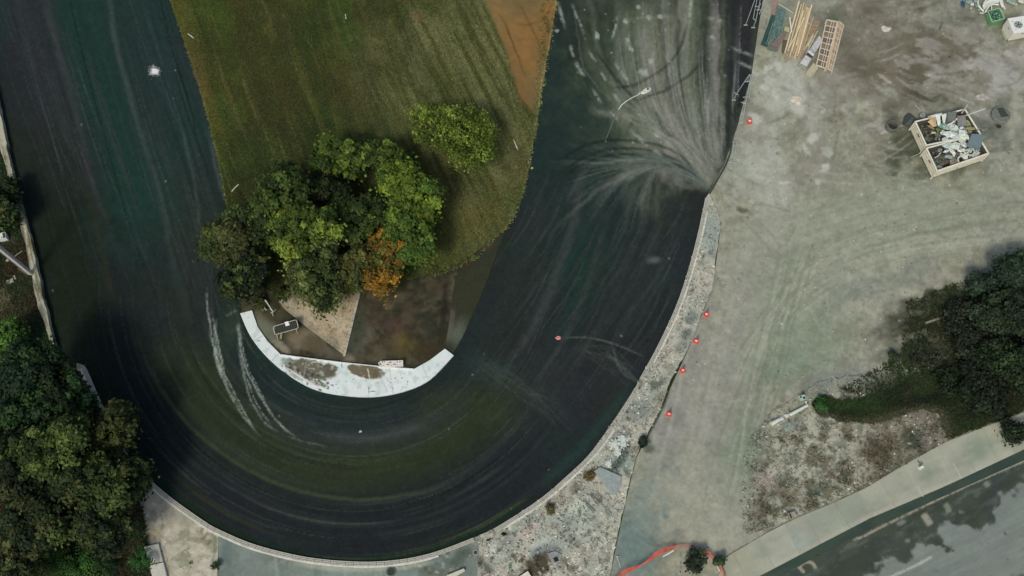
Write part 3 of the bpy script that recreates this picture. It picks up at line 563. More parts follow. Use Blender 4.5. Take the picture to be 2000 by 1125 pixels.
    p.blob(1900, 640, 190, 90, (54, 60, 46), .9, -16, .9, rag=.12, rs=30); p.blob(1990, 600, 120, 90, (42, 52, 38), .9, -16, .9); p.blob(1800, 690, 110, 34, (70, 76, 62), .8, -14, .9, rag=.15, rs=16); p.noise((92, 88, 72), .55, 50, 14, .56, .08, -16, 76, m=p.mask(1830, 640, 140, 60, -16, .7)); p.noise((40, 46, 34), .7, 40, 14, .52, .08, -16, 77, m=p.mask(1850, 630, 150, 70, -16, .7))
    r_ = random.Random(9)
    for k in range(60):     # sweeping ruts from the right edge round to the bottom
        q = r_.random(); o = r_.uniform(-1, 1)*50; t_ = r_.uniform(0, 60)
        P3 = smooth([(2100, 380+q*90), (1900, 400+q*90), (1720, 440+q*80), (1580+o*.3, 500+q*90), (1500+o*.6, 620+q*40), (1450+o, 760), (1400+o, 900), (1370+o*1.2, 1060)], 6); s0 = r_.randint(0, 26)
        p.stroke(P3[s0:s0+r_.randint(8, 20)], r_.uniform(1.8, 5), r_.choice([(112, 118, 100), (160, 160, 146), (104, 108, 94), (154, 156, 140)]), r_.uniform(.25, .55), 1, .3, wob=5, fade=.3, sm=False, seed=k)
    for k in range(8):
        d = k*9+r_.uniform(-3, 3)
        p.stroke([(1530+d*1.5,440),(1515+d,540),(1490+d*.9,640),(1470+d,720),(1450+d*.8,820),(1440+d*.6,900),(1410+d*.6,1000)], r_.uniform(2.5, 5), r_.choice([(112, 124, 104), (150, 152, 138), (104, 112, 98)]), .5, 1, .25, wob=8)
    for k in range(26):
        y = r_.uniform(380, 520); p.stroke([(1500, y+60+r_.uniform(-20, 20)), (1650, y+10), (1800, y-20), (2050, y-60)], r_.uniform(3, 9), r_.choice([(120, 126, 108), (152, 154, 138), (112, 120, 106)]), r_.uniform(.15, .35), 1.2, .3, wob=12)
    for k in range(34):
        d = r_.uniform(-60, 60); p.stroke([(1430+d,420),(1420+d,560),(1380+d*.9,720),(1340+d,900),(1310+d,1040)], r_.uniform(3, 8), r_.choice([(124, 128, 114), (152, 152, 140), (128, 126, 124)]), r_.uniform(.15, .35), 1.2, .3, wob=10, fade=.3)
    for pts in ([(1450,400),(1500,450),(1530,480),(1560,430)], [(1440,420),(1490,470),(1520,520)], [(1380,300),(1440,340),(1500,370)], [(1400,365),(1450,395),(1500,400),(1560,420)]): p.stroke(pts, 4, (108, 114, 98), .4, 1, .3, wob=6)
    for k in range(40):
        x = r_.uniform(1480, 2000); y = r_.uniform(-20, 400); p.stroke([(x, y), (x+r_.uniform(-60, 60), y+r_.uniform(-16, 16))], r_.uniform(2, 8), r_.choice([(150, 150, 140), (80, 78, 66), (104, 102, 90), (140, 142, 130)]), r_.uniform(.15, .45), 1.2, .5, wob=10, fade=.3)
    for k in range(700):
        x = r_.uniform(1330, 2010); y = r_.uniform(-30, 800) if k % 3 else r_.uniform(-20, 360)
        p.blob(x, y, r_.uniform(.8, 3.5), r_.uniform(.8, 2.2), r_.choice([(80, 84, 72), (168, 168, 156), (96, 98, 86)]), r_.uniform(.3, .75), r_.uniform(0, 180), .7, 0)
    for k in range(34):      # paired wheel tracks
        x = r_.uniform(1480, 1960); yy = r_.uniform(-20, 330); aa = r_.uniform(-.7, .5); l = r_.uniform(40, 150); cc = r_.choice([(80, 78, 66), (162, 160, 148), (96, 94, 82)])
        for o in (0, 16): p.stroke([(x, yy+o), (x+l*.5*math.cos(aa), yy+o+l*.5*math.sin(aa)+6), (x+l*math.cos(aa), yy+o+l*math.sin(aa))], r_.uniform(2, 4.5), cc, r_.uniform(.25, .55), .9, .5, wob=5, fade=.3, seed=k)
    for k in range(16): p.blob(r_.uniform(1470, 1620), r_.uniform(120, 380), r_.uniform(6, 22), r_.uniform(4, 14), (176, 178, 170), r_.uniform(.4, .8), r_.uniform(0, 180), .8, .8, rag=.5, rs=6)
    for k in range(20): p.blob(r_.uniform(1700, 2000), r_.uniform(90, 260), r_.uniform(6, 26), r_.uniform(3, 9), (164, 162, 156), r_.uniform(.3, .7), r_.uniform(-20, 40), .8, .8, rag=.5, rs=6)
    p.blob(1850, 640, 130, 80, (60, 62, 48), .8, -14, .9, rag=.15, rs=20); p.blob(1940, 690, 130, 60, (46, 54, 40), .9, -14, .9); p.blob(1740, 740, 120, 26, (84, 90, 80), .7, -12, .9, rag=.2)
    p.stroke([(1756,640),(1800,622),(1850,600)], 5, (46, 48, 38), .7, .9, .5, wob=8); p.stroke([(1800,672),(1850,656),(1880,640)], 8, (98, 94, 78), .7, .9, .5, wob=8); p.stroke([(1880,560),(1930,590),(1900,610)], 4, (96, 96, 82), .5, .9, .5, wob=8)
    return fin_(p, .34)
def fin_(p, k=.3, s=5):
    p.c *= (1+k*(fbm(p.X/s, p.Y/s, 63, 4)-.5)+k*.8*(fbm(p.X/18, p.Y/18, 64, 3)-.5))[:, None]; return p
def p_scrub(X, Y):
    p = Paint(X, Y, (149, 150, 134)); p.noise((168, 166, 152), .6, 40, 40, .5, .15, 0, 4)
    right = sst(1600, 1760, p.X+(p.Y-850)*.2); p.mix(right*.55, (92, 84, 68))
    p.noise((90, 86, 68), .8, 24, 20, .57, .08, 0, 9); p.noise((82, 92, 76), .6, 16, 14, .6, .06, 0, 12); p.noise((62, 60, 46), .6, 7, 7, .62, .05, 0, 13, m=.6+0*p.X)
    p.blob(1725, 880, 50, 60, (84, 78, 60), .85, 0, .8, rag=.2); p.blob(1780, 860, 26, 40, (56, 64, 52), .8, 0, .8, rag=.2); p.blob(1815, 855, 30, 34, (118, 112, 104), .7, 40, .8, rag=.3); p.blob(1800, 810, 26, 16, (112, 104, 96), .7, 0, .8, rag=.3)
    p.blob(1500, 930, 40, 40, (166, 158, 150), .6, 0, .9, rag=.2); p.blob(1470, 1010, 30, 44, (112, 104, 90), .7, 20, .9, rag=.2); p.blob(1540, 960, 60, 30, (92, 86, 70), .6, 0, .9, rag=.35); p.blob(1460, 880, 14, 40, (120, 128, 116), .6)
    p.blob(1600, 740, 80, 30, (116, 122, 118), .8, -20, .8, rag=.1); p.blob(1650, 755, 24, 16, (50, 60, 56), .9, 0, .8, rag=.3); p.blob(1690, 760, 30, 14, (92, 104, 98), .7, 0, .8, rag=.3); p.blob(1780, 715, 100, 26, (80, 84, 72), .8, -18, .8, rag=.2)
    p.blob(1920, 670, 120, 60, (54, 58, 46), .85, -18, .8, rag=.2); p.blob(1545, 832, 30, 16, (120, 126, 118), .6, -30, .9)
    yc = p_yard(X, Y).c; p.blob(1960, 690, 200, 60, (40, 48, 34), .3, -14); p.stroke(scrub[:-14], 44, yc, 1, 1.2, 0, fade=0, sm=False, wob=16); p.blob(1960, 690, 200, 60, (40, 48, 34), .95, -14, .9, rag=.1); p.blob(1760, 740, 140, 24, (70, 76, 62), .8, -14, .9, rag=.2); p.blob(1700, 735, 60, 16, (100, 108, 98), .6, -16, .9, rag=.2)  # dark band at the right: weeds plus tree shade painted into the colour
    r_ = random.Random(4)
    for i in range(260): p.blob(r_.uniform(1450, 1860), r_.uniform(760, 1050), r_.uniform(1, 4), r_.uniform(.8, 2.6), r_.choice([(60, 62, 48), (76, 84, 64), (176, 170, 160)]), r_.uniform(.5, .9), r_.uniform(0, 180), .6, 0)
    return p
def p_lawn(X, Y):
    p = Paint(X, Y, (34, 44, 25)); p.noise((44, 60, 30), .6, 60, 26, .5, .12, -20, 4); p.noise((24, 32, 20), .7, 70, 40, .5, .12, -20, 9); p.blob(1650, 790, 70, 16, (44, 68, 30), .7, 0, .9); p.blob(1760, 815, 60, 16, (56, 66, 32), .6)  # dark greens include the shade of the right trees, painted in
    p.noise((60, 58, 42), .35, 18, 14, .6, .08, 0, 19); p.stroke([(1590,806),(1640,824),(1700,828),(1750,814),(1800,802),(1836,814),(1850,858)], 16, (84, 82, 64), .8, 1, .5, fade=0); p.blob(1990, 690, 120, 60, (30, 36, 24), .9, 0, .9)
    return p
def p_soil(X, Y):
    p = Paint(X, Y, (40, 46, 30)); p.noise((34, 56, 28), .7, 50, 50, .5, .12, 0, 4); p.noise((56, 44, 32), .6, 40, 40, .56, .1, 0, 9); p.blob(25, 515, 32, 40, (56, 40, 28), .8, 0, .8, rag=.1); p.blob(5, 590, 20, 40, (104, 100, 76), .7, 0, .9, rag=.2)
    p.blob(30, 620, 40, 30, (60, 60, 38), .6); p.blob(18, 470, 14, 10, (80, 84, 66), .6); p.blob(50, 560, 20, 24, (52, 56, 36), .5)
    return p
def p_apron(X, Y):
    p = Paint(X, Y, (170, 167, 152)); p.noise((186, 183, 170), .6, 50, 50, .5, .12, 0, 4); p.noise((128, 124, 106), .5, 9, 9, .62, .08, 0, 19); p.noise((110, 112, 88), .6, 30, 16, .6, .06, 0, 29); p.noise((140, 130, 112), .5, 30, 30, .58, .1, 0, 9); p.blob(355, 1010, 34, 12, (138, 142, 130), .6, 20, .9); p.blob(290, 1040, 24, 30, (132, 120, 96), .6, 0, .9, rag=.2)
    p.blob(330, 1000, 20, 18, (150, 150, 138), .6); p.blob(260, 960, 30, 60, (132, 134, 108), .6, 0, .9, rag=.3)
    for a, b in [((398,1030),(392,1040)), ((408,1040),(398,1052)), ((414,1054),(404,1066)), ((400,1048),(394,1056))]: p.stroke([a, b], 5, (100, 90, 70), .7, .9, fade=.1)
    for pts in ([(312,1000),(318,1020),(314,1040)], [(330,1098),(350,1082),(376,1066)], [(318,1062),(326,1090),(330,1120)]): p.stroke(pts, 3, (90, 86, 72), .7, 1, .8)
    fin_(p, .3)
    p.stroke([(420,1040),(420,1080),(412,1112)], 6, (96, 110, 84), .7, 1, .6)
    return p
def p_pave(X, Y):
    p = Paint(X, Y, (146, 148, 134)); p.noise((156, 158, 142), .6, 50, 30, .5, .15, -25, 4); p.noise((126, 136, 122), .5, 60, 40, .55, .12, -25, 9)
    p.blob(1810, 930, 30, 18, (112, 124, 106), .7, -20, .9); p.blob(1910, 882, 50, 24, (112, 126, 110), .75, -20, .9); p.blob(1710, 992, 40, 10, (112, 116, 96), .5, -25, .9); p.blob(1560, 1050, 30, 20, (148, 160, 154), .5); p.blob(1985, 850, 20, 20, (96, 90, 76), .7)
    p.blob(1440, 1100, 40, 40, (150, 148, 128), .6); p.stroke([(1484,1120),(1600,1060),(1700,1008),(1850,944),(2000,873)], 6, (164, 162, 150), .6, 1, .3); p.stroke(PAV_T[1:-1], 4, (150, 144, 122), .5, 1, .4)
    r_ = random.Random(2)
    for i in range(60):
        t = r_.random(); x = 1420+t*580+r_.uniform(-20, 20); y = 1110-t*270+r_.uniform(-20, 20); p.blob(x, y, r_.uniform(3, 16), r_.uniform(2, 8), r_.choice([(132, 132, 116), (160, 160, 146), (124, 132, 118)]), .35, -26, 1, 1)
    return p
def p_street(X, Y):
    p = Paint(X, Y, (112, 119, 113)); p.noise((120, 128, 122), .6, 90, 16, .5, .15, -26, 4); p.noise((100, 110, 104), .5, 60, 8, .56, .12, -26, 9)
    d = (p.Y-(1125-(p.X-1500)*.482))      # distance below the gutter line
    n = fbm(p.X/55, p.Y/40, 77, 4); n2 = fbm(p.X/9, p.Y/9, 78, 3)
    wet = 1-sst(-.05, .06, (d-(112-sst(1600, 2000, p.X)*45))/170-(n-.5)*1.0-(n2-.5)*.16)
    wet = np.maximum(wet, 1-sst(4, 14, d)); p.mix(wet*.94, (52, 60, 48)); p.noise((88, 98, 90), .6, 24, 9, .6, .08, -26, 41, m=wet); p.c = p.c
    p.noise((44, 52, 34), .6, 70, 30, .5, .1, -26, 31, m=wet); p.noise((44, 56, 56), .5, 40, 40, .56, .1, 0, 32, m=wet)
    p.stroke([(1562,1110),(1566,1102),(1576,1097),(1588,1100),(1595,1112)], 6, (142, 136, 120), .95, .5, fade=.1); p.stroke([(1558,1103),(1570,1116)], 6, (142, 136, 120), .9, .5, fade=0)
    p.stroke([(1804,1002),(1812,1014),(1820,1026)], 12, (138, 136, 122), .95, .6, fade=.12); p.stroke([(1846,982),(1852,990),(1856,1002)], 10, (112, 118, 106), .9, .6); p.stroke([(1925,940),(1933,950)], 10, (112, 118, 106), .9, .6)
    p.blob(1762, 1022, 14, 7, (110, 120, 114), .8, -15, .7, rag=.2); p.blob(1774, 1056, 6, 5, (110, 120, 108), .8, 0, .7)
    p.stroke([(1664,1056),(1690,1046),(1720,1030),(1770,1006),(1840,972),(1900,944),(2010,896)], 4, (150, 146, 128), .85, .7, .75, fade=.02); p.stroke([(1700,1030),(1800,984),(1900,936),(2000,888)], 3, (80, 96, 80), .6, .8, .4)
    p.stroke([(1735,1129),(1790,1104),(1822,1087)], 5, (156, 164, 154), .9, .5, .25, fade=.02); p.blob(1965, 1042, 5, 3, (70, 78, 70), .9, 50, .7, 0); p.blob(2010, 1130, 44, 20, (48, 66, 60), .95, -28, .4)
    r_ = random.Random(12)
    for i in range(50): p.blob(r_.uniform(1680, 2000), r_.uniform(980, 1120), r_.uniform(1, 5), r_.uniform(1, 3), (80, 92, 84), .6, -26, .7, .5, rag=.2)
    return p
def p_gut(X, Y):
    p = Paint(X, Y, (42, 60, 52)); p.noise((54, 70, 56), .6, 40, 10, .5, .15, -26, 4); p.noise((66, 66, 52), .4, 14, 8, .6, .1, -26, 9); return p

mats = {'asphalt': ground_mat('asphalt', .95, .1, .34, .5, 16, .05), 'grass': ground_mat('turf', .95, .2, .4, .6, 7, .1), 'dirt': ground_mat('dirt', .95, .1, .15, .45, 19, .1),
        'sand': ground_mat('sand', .95, .1, .22, .4, 10, .15), 'conc': ground_mat('concrete', .85, .05, .08, .2, 12, .3), 'wet': ground_mat('damp_asphalt', .55, .08, .14, .2, 20, .4), 'rubble': ground_mat('rubbly_soil', .95, .1, .3, .6, 10, .15)}
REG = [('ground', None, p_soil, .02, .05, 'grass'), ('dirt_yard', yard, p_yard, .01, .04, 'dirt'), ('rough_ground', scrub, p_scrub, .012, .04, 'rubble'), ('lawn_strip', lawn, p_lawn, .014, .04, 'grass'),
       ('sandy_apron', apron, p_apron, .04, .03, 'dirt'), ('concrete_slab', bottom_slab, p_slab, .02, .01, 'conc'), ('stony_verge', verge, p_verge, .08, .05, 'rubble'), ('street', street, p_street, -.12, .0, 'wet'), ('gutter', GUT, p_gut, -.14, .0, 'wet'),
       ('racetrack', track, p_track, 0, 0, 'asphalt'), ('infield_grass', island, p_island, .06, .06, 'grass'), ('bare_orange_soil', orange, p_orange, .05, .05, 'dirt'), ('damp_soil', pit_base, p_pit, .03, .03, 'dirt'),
       ('sand_patch', sand, p_sand, .06, .02, 'sand'), ('tarmac_margin', side, p_side, .02, .0, 'asphalt'), ('kerb_bed', cres, p_pit, -.02, 0, 'dirt'), ('pavement', pave, p_pave, -.02, 0, 'conc')]
island_np = np.array(island)
def build_ground():
    V = []; E = []
    for r in REG[1:]:
        P = r[1]; o = len(V); V += [Vector(p) for p in P]; E += [(o+i, o+(i+1) % len(P)) for i in range(len(P))]
    xs = [x for x in range(-260, 0, 9)]+list(np.arange(0, 2001, 2.7))+list(range(2010, 2400, 9)); ys = list(range(-200, 0, 9))+list(np.arange(0, 1126, 2.7))+list(range(1134, 1325, 9))
    XX, YY = np.meshgrid(xs, ys); XX = XX+rg.uniform(-.7, .7, XX.shape); YY = YY+rg.uniform(-.7, .7, YY.shape)
    V += [Vector(p) for p in zip(XX.ravel().tolist(), YY.ravel().tolist())]
    o, _, F = delaunay_2d_cdt(V, E, [], 0, 1e-3, False)[:3]
    P = np.array([tuple(v) for v in o]); F = np.array(F)
    cx = P[F].mean(1); rid = np.zeros(len(F), int)
    for i, r in enumerate(REG):
        if i == 0: continue
        m = in_poly(cx[:, 0], cx[:, 1], r[1])
        if r[0] in ('bare_orange_soil', 'damp_soil', 'sand_patch', 'tarmac_margin'): m &= np.isin(rid, [j for j, q in enumerate(REG) if q[0] in ('infield_grass', 'damp_soil', 'sand_patch')])
        rid[m] = i
    for i, (name, poly, fn, z0, amp, mt) in enumerate(REG):
        f = F[rid == i]
        if len(f) == 0: continue
        u, inv = np.unique(f, return_inverse=True); f = inv.reshape(f.shape); p = P[u]
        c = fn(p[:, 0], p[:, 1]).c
        x, y = Wn(p[:, 0], p[:, 1]); n = fbm(x/1.3, y/1.3, 200, 4)+.5*fbm(x/.25, y/.25, 300, 2)-.75
        z = z0+n*2*amp
        # edges used once get a skirt down into the soil
        e = np.sort(np.concatenate([f[:, [0, 1]], f[:, [1, 2]], f[:, [2, 0]]]), 1); ue, cnt = np.unique(e, axis=0, return_counts=True); be = ue[cnt == 1]
        V3 = np.c_[x, y, z]; a = V3[f[:, 1]]-V3[f[:, 0]]; b = V3[f[:, 2]]-V3[f[:, 0]]
        fl = (a[:, 0]*b[:, 1]-a[:, 1]*b[:, 0]) < 0; f[fl] = f[fl][:, ::-1]
        n0 = len(V3); low = V3.copy(); low[:, 2] = -.35
        V3 = np.r_[V3, low]; sk = np.r_[np.c_[be[:, 0], be[:, 1], be[:, 1]+n0], np.c_[be[:, 0], be[:, 1]+n0, be[:, 0]+n0]]
        me = np_mesh(name, V3, np.r_[f, sk], np.r_[c, c], True); link(name, me, mats[mt], kind='structure')
build_ground()
b = MB(); R = 1200; b.add([(-R, -R, -.4), (R, -R, -.4), (R, R, -.4), (-R, R, -.4)], [(0, 1, 2, 3)]); b.build('surrounding_land', M(96, 98, 78, .95, .3, 0, .05), kind='structure')
# ------------------------------------------------------------------ painted crescent slab round the inside of the bend
def crescent():
    t = thing('concrete_apron', 'white painted concrete crescent with two worn muddy patches inside the hairpin bend', 'kerb apron', W(690, 740))
    P = cres; V = [Vector(p) for p in P]; E = [(i, (i+1) % len(P)) for i in range(len(P))]
    X, Y = np.meshgrid(np.arange(465, 890, 1.7), np.arange(600, 780, 1.7)); X = (X+rg.uniform(-.4, .4, X.shape)).ravel(); Y = (Y+rg.uniform(-.4, .4, Y.shape)).ravel()
    m = in_poly(X, Y, P); V += [Vector(p) for p in zip(X[m].tolist(), Y[m].tolist())]
    o, _, F = delaunay_2d_cdt(V, E, [], 1, 1e-3, False)[:3]
    P2 = np.array([tuple(v) for v in o]); F = np.array(F); F = F[in_poly(*P2[F].mean(1).T, P)]; c = p_cres(P2[:, 0], P2[:, 1]).c
    x, y = Wn(P2[:, 0], P2[:, 1], .16); dark = 1-sst(.2, .5, c[:, 1]); z = .16+dark*(.03+.05*fbm(x/.2, y/.2, 5, 3))
    V3 = np.c_[x, y, z]; a = V3[F[:, 1]]-V3[F[:, 0]]; b = V3[F[:, 2]]-V3[F[:, 0]]; fl = (a[:, 0]*b[:, 1]-a[:, 1]*b[:, 0]) < 0; F[fl] = F[fl][:, ::-1]
    e = np.sort(np.concatenate([F[:, [0, 1]], F[:, [1, 2]], F[:, [2, 0]]]), 1); ue, cnt = np.unique(e, axis=0, return_counts=True); be = ue[cnt == 1]
    n0 = len(V3); low = V3.copy(); low[:, 2] = -.1; V3 = np.r_[V3, low]; sk = np.r_[np.c_[be[:, 0], be[:, 1], be[:, 1]+n0], np.c_[be[:, 0], be[:, 1]+n0, be[:, 0]+n0]]
    V3 -= np.array(t.location); link('slab', np_mesh('slab', V3, np.r_[F, sk], np.r_[c, c]), ground_mat('painted_concrete', .75, .02, .04, .1, 14, .3), t)
    mb = MB(); q = [W(px, py, .19) for px, py in CRES_I[2:7]]
    for a, b in zip(q[:-1], q[1:]): mb.beam(a, b, .07, .07)
    mb.build('edging', M(226, 228, 220, .7, .1), t)
crescent()
b = MB(); q = [W(702, 572, .08), W(690, 625, .08), W(672, 696, .08)]
tt = thing('concrete_edging', 'narrow pale concrete edging strip between the sand and the brown soil', 'edging', W(688, 640, 0, .02))
for i in range(9):
    a = q[0].lerp(q[2], i/9+.004); c = q[0].lerp(q[2], (i+1)/9-.004); m_ = MB(); m_.beam(a, c, .17, .14); m_.build('edging_block', M(156+i % 3*8, 154+i % 3*8, 142, .9, .2), tt)

# ------------------------------------------------------------------ kerbs of precast stones round the outside of the bend
stone_mats = [M(176, 174, 160, .9, .2, 0, 9), M(52, 54, 48, .95, .1)]
def stone_mesh():
    m = MB(); m.box((0, 0, .05), (.47, .25, .12), mi=1)
    for y in (-.1, 0, .1): m.box((0, y, .1), (.48, .058, .06))
    for x in (-.2, -.1, 0, .1, .2): m.box((x, 0, .085), (.045, .24, .055))
    me = bpy.data.meshes.new('kerb_stone'); me.from_pydata(m.v, [], m.f)
    for q in stone_mats: me.materials.append(q)
    me.polygons.foreach_set('material_index', m.m); me.update(); return me
SM = stone_mesh()
def resample(P3, step):
    L = [0]
    for a, b in zip(P3[:-1], P3[1:]): L.append(L[-1]+(b-a).length)
    n = int(L[-1]/step); out = []; j = 0
    for k in range(n+1):
        s = k*step
        while j < len(L)-2 and L[j+1] < s: j += 1
        out.append(P3[j].lerp(P3[j+1], (s-L[j])/max(1e-6, L[j+1]-L[j])))
    return out
def kerb(pts, label, strip=(0, 1), side=1):
    P3 = [W(px, py) for px, py in smooth(pts, 8)]
    R = resample(P3, .5); t = thing('kerb', label, 'kerb', R[len(R)//2].copy(), 'precast kerbs round the outside of the bend')
    ed = []
    for i, (a, b) in enumerate(zip(R[:-1], R[1:])):
        d = (b-a).normalized(); nrm = Vector((d.y, -d.x, 0))*side; c = (a+b)/2+nrm*.14
        o = bpy.data.objects.new('kerb_stone', SM); col.objects.link(o); o.parent = t
        o.location = c-t.location+Vector((0, 0, rnd.uniform(-.01, .01))); o.rotation_euler = (0, 0, math.atan2(d.y, d.x)+rnd.uniform(-.012, .012))
        ed.append((a+nrm*.335, i/len(R)))
    m = MB(); seg = [p for p, k in ed if strip[0] <= k <= strip[1]]
    for a, b in zip(seg[:-1], seg[1:]): m.beam(a+Vector((0, 0, .08)), b+Vector((0, 0, .08)), .11+rnd.uniform(-.03, .02), .1)
    m.build('concrete_backing', M(198, 196, 182, .9, .2), t)
kerb(OUT_R[4:6][::-1]+[], 'dummy', side=1) if False else None
kerb([(1377,389),(1357,480),(1327,580),(1288,668),(1247,743)], 'pale precast kerb on the right side of the bend beside the row of cones', (.05, .9), -1)
kerb([(1236,766),(1200,822),(1160,878),(1100,937),(1040,985),(960,1036)], 'pale precast kerb along the stony verge at the lower right of the bend', (.2, .95), -1)
kerb(OUT_L[16:][::1], 'pale precast kerb round the bottom of the bend above the grey slab', (.05, .9), 1)
kerb([(167,717),(180,745),(194,775)], 'short length of pale precast kerb showing between the trees at the left', (0, 1), 1)

# ------------------------------------------------------------------ old wall at the left edge
def old_wall():
    rt = rough([(-60,-60),(-22,118),(2,225),(16,300),(34,375),(52,440),(66,490),(84,580),(98,640),(110,686)], 2, 5, 81)
    lf = rough([(100,690),(92,648),(84,630),(70,590),(60,540),(48,480),(34,420),(20,360),(-2,280),(-35,120),(-80,-60)], 2.5, 5, 91)
    P = rt+lf; V = [Vector(p) for p in P]; n = len(P)
    X, Y = np.meshgrid(np.arange(-90, 120, 2.2), np.arange(-70, 700, 2.6)); X = (X+rg.uniform(-.6, .6, X.shape)).ravel(); Y = (Y+rg.uniform(-.6, .6, Y.shape)).ravel(); m = in_poly(X, Y, P)
    V += [Vector(p) for p in zip(X[m].tolist(), Y[m].tolist())]
    o, _, F = delaunay_2d_cdt(V, [(i, (i+1) % n) for i in range(n)], [], 1, 1e-3, False)[:3]
    P2 = np.array([tuple(v) for v in o]); F = np.array(F); F = F[in_poly(*P2[F].mean(1).T, P)]
    p = Paint(P2[:, 0], P2[:, 1], (158, 156, 136)); p.noise((128, 126, 108), .7, 50, 8, .5, .12, 76, 4); p.noise((72, 70, 48), .8, 26, 5, .6, .07, 76, 9); p.noise((176, 174, 156), .6, 30, 4, .58, .1, 76, 14)
    p.stroke([(36,430),(46,480),(60,550),(70,600),(86,640)], 9, (120, 118, 108), .9, .7, fade=.02); p.stroke([(40,440),(50,490),(56,520)], 4, (74, 74, 52), .8, .8); p.stroke([(52,440),(58,480),(66,520)], 3, (84, 76, 48), .8, .8)
    p.noise((60, 70, 40), .9, 10, 8, .5, .08, 0, 22, m=p.mask(30, 380, 22, 50)); p.noise((70, 76, 50), .9, 8, 6, .52, .08, 0, 23, m=p.mask(104, 680, 12, 30))
    x, y = Wn(P2[:, 0], P2[:, 1], .5); z = .5+.09*(fbm(x/.25, y/.7, 5, 4)-.5); low = (P2[:, 0]-(34+(P2[:, 1]-420)*.235) < 7) & (P2[:, 1] > 410); z = np.where(low, z-.12, z)
    V3 = np.c_[x, y, z]; a = V3[F[:, 1]]-V3[F[:, 0]]; b_ = V3[F[:, 2]]-V3[F[:, 0]]; fl = (a[:, 0]*b_[:, 1]-a[:, 1]*b_[:, 0]) < 0; F[fl] = F[fl][:, ::-1]
    e = np.sort(np.concatenate([F[:, [0, 1]], F[:, [1, 2]], F[:, [2, 0]]]), 1); ue, cnt = np.unique(e, axis=0, return_counts=True); be = ue[cnt == 1]
    n0 = len(V3); lw = V3.copy(); lw[:, 2] = -.1; sk = np.r_[np.c_[be[:, 0], be[:, 1], be[:, 1]+n0], np.c_[be[:, 0], be[:, 1]+n0, be[:, 0]+n0]]
    loc = np.array(W(60, 500)); me = np_mesh('stone_wall', np.r_[V3, lw]-loc, np.r_[F, sk], np.r_[p.c, p.c]); ob = link('stone_wall', me, mats['rubble'])
    ob.location = loc; tag(ob, 'old mossy concrete wall running between the track and the trees at the left', 'wall')
old_wall()

# ------------------------------------------------------------------ pavement slabs with joints
def pavement_slabs():
    par = bpy.data.objects['pavement']
    top = np.array(PAV_T, float); bot = np.array(PAV_B[::-1], float)
    def at(P, x): return float(np.interp(x, P[:, 0], P[:, 1]))
    joints = [1385, 1462, 1512, 1562, 1603, 1660, 1705, 1748, 1795, 1862, 1905, 1950, 1983, 2040, 2110, 2180]   # foot of each joint on the lower edge
    for i, (a, c) in enumerate(zip(joints[:-1], joints[1:])):
        def tp(x):
            q = x-30
            return (q, at(top, q)+1.5)
        n = 6; ps = [(a+(c-a)*k/n, at(bot, a+(c-a)*k/n)-1) for k in range(n+1)]; ts = [tp(a+(c-a)*k/n) for k in range(n+1)]
        cx = sum(p[0] for p in ps+ts)/(2*n+2); cy = sum(p[1] for p in ps+ts)/(2*n+2)
        P = [(x+(.5 if x < cx else -.5)*rnd.uniform(.1, .5), y) for x, y in ps+ts[::-1]]
        # fine top so the stains follow
        V = [Vector(p) for p in P]; N0 = len(P)
        X, Y = np.meshgrid(np.arange(min(p[0] for p in P), max(p[0] for p in P), 3.), np.arange(min(p[1] for p in P), max(p[1] for p in P), 3.)); X = (X+rg.uniform(-.8, .8, X.shape)).ravel(); Y = (Y+rg.uniform(-.8, .8, Y.shape)).ravel()
        m = in_poly(X, Y, P); V += [Vector(p) for p in zip(X[m].tolist(), Y[m].tolist())]
        o, _, F = delaunay_2d_cdt(V, [(k, (k+1) % N0) for k in range(N0)], [], 1, 1e-3, False)[:3]
        P2 = np.array([tuple(v) for v in o]); F = np.array(F); F = F[in_poly(*P2[F].mean(1).T, P)]; c_ = p_pave(P2[:, 0], P2[:, 1]).c*rnd.uniform(.93, 1.06)
        x, y = Wn(P2[:, 0], P2[:, 1], .05); z = .045+.01*rnd.random()+.006*fbm(x, y, 3, 2)
        V3 = np.c_[x, y, z]; A = V3[F[:, 1]]-V3[F[:, 0]]; B = V3[F[:, 2]]-V3[F[:, 0]]; fl = (A[:, 0]*B[:, 1]-A[:, 1]*B[:, 0]) < 0; F[fl] = F[fl][:, ::-1]
        e = np.sort(np.concatenate([F[:, [0, 1]], F[:, [1, 2]], F[:, [2, 0]]]), 1); ue, cnt = np.unique(e, axis=0, return_counts=True); be = ue[cnt == 1]
        n0 = len(V3); lw = V3.copy(); lw[:, 2] = -.2; sk = np.r_[np.c_[be[:, 0], be[:, 1], be[:, 1]+n0], np.c_[be[:, 0], be[:, 1]+n0, be[:, 0]+n0]]
        ob = link('paving_slab', np_mesh('paving_slab', np.r_[V3, lw], np.r_[F, sk], np.r_[c_, c_]), mats['conc'], par)
pavement_slabs()
b = MB()
for a, c in [((1990,865),(1973,832)), ((1878,934),(1862,905)), ((1803,970),(1792,948))]: b.beam(W(*a, .062), W(*c, .062), .06, .01)
b.build('joint_filler', M(178, 176, 160, .9), bpy.data.objects['pavement'])

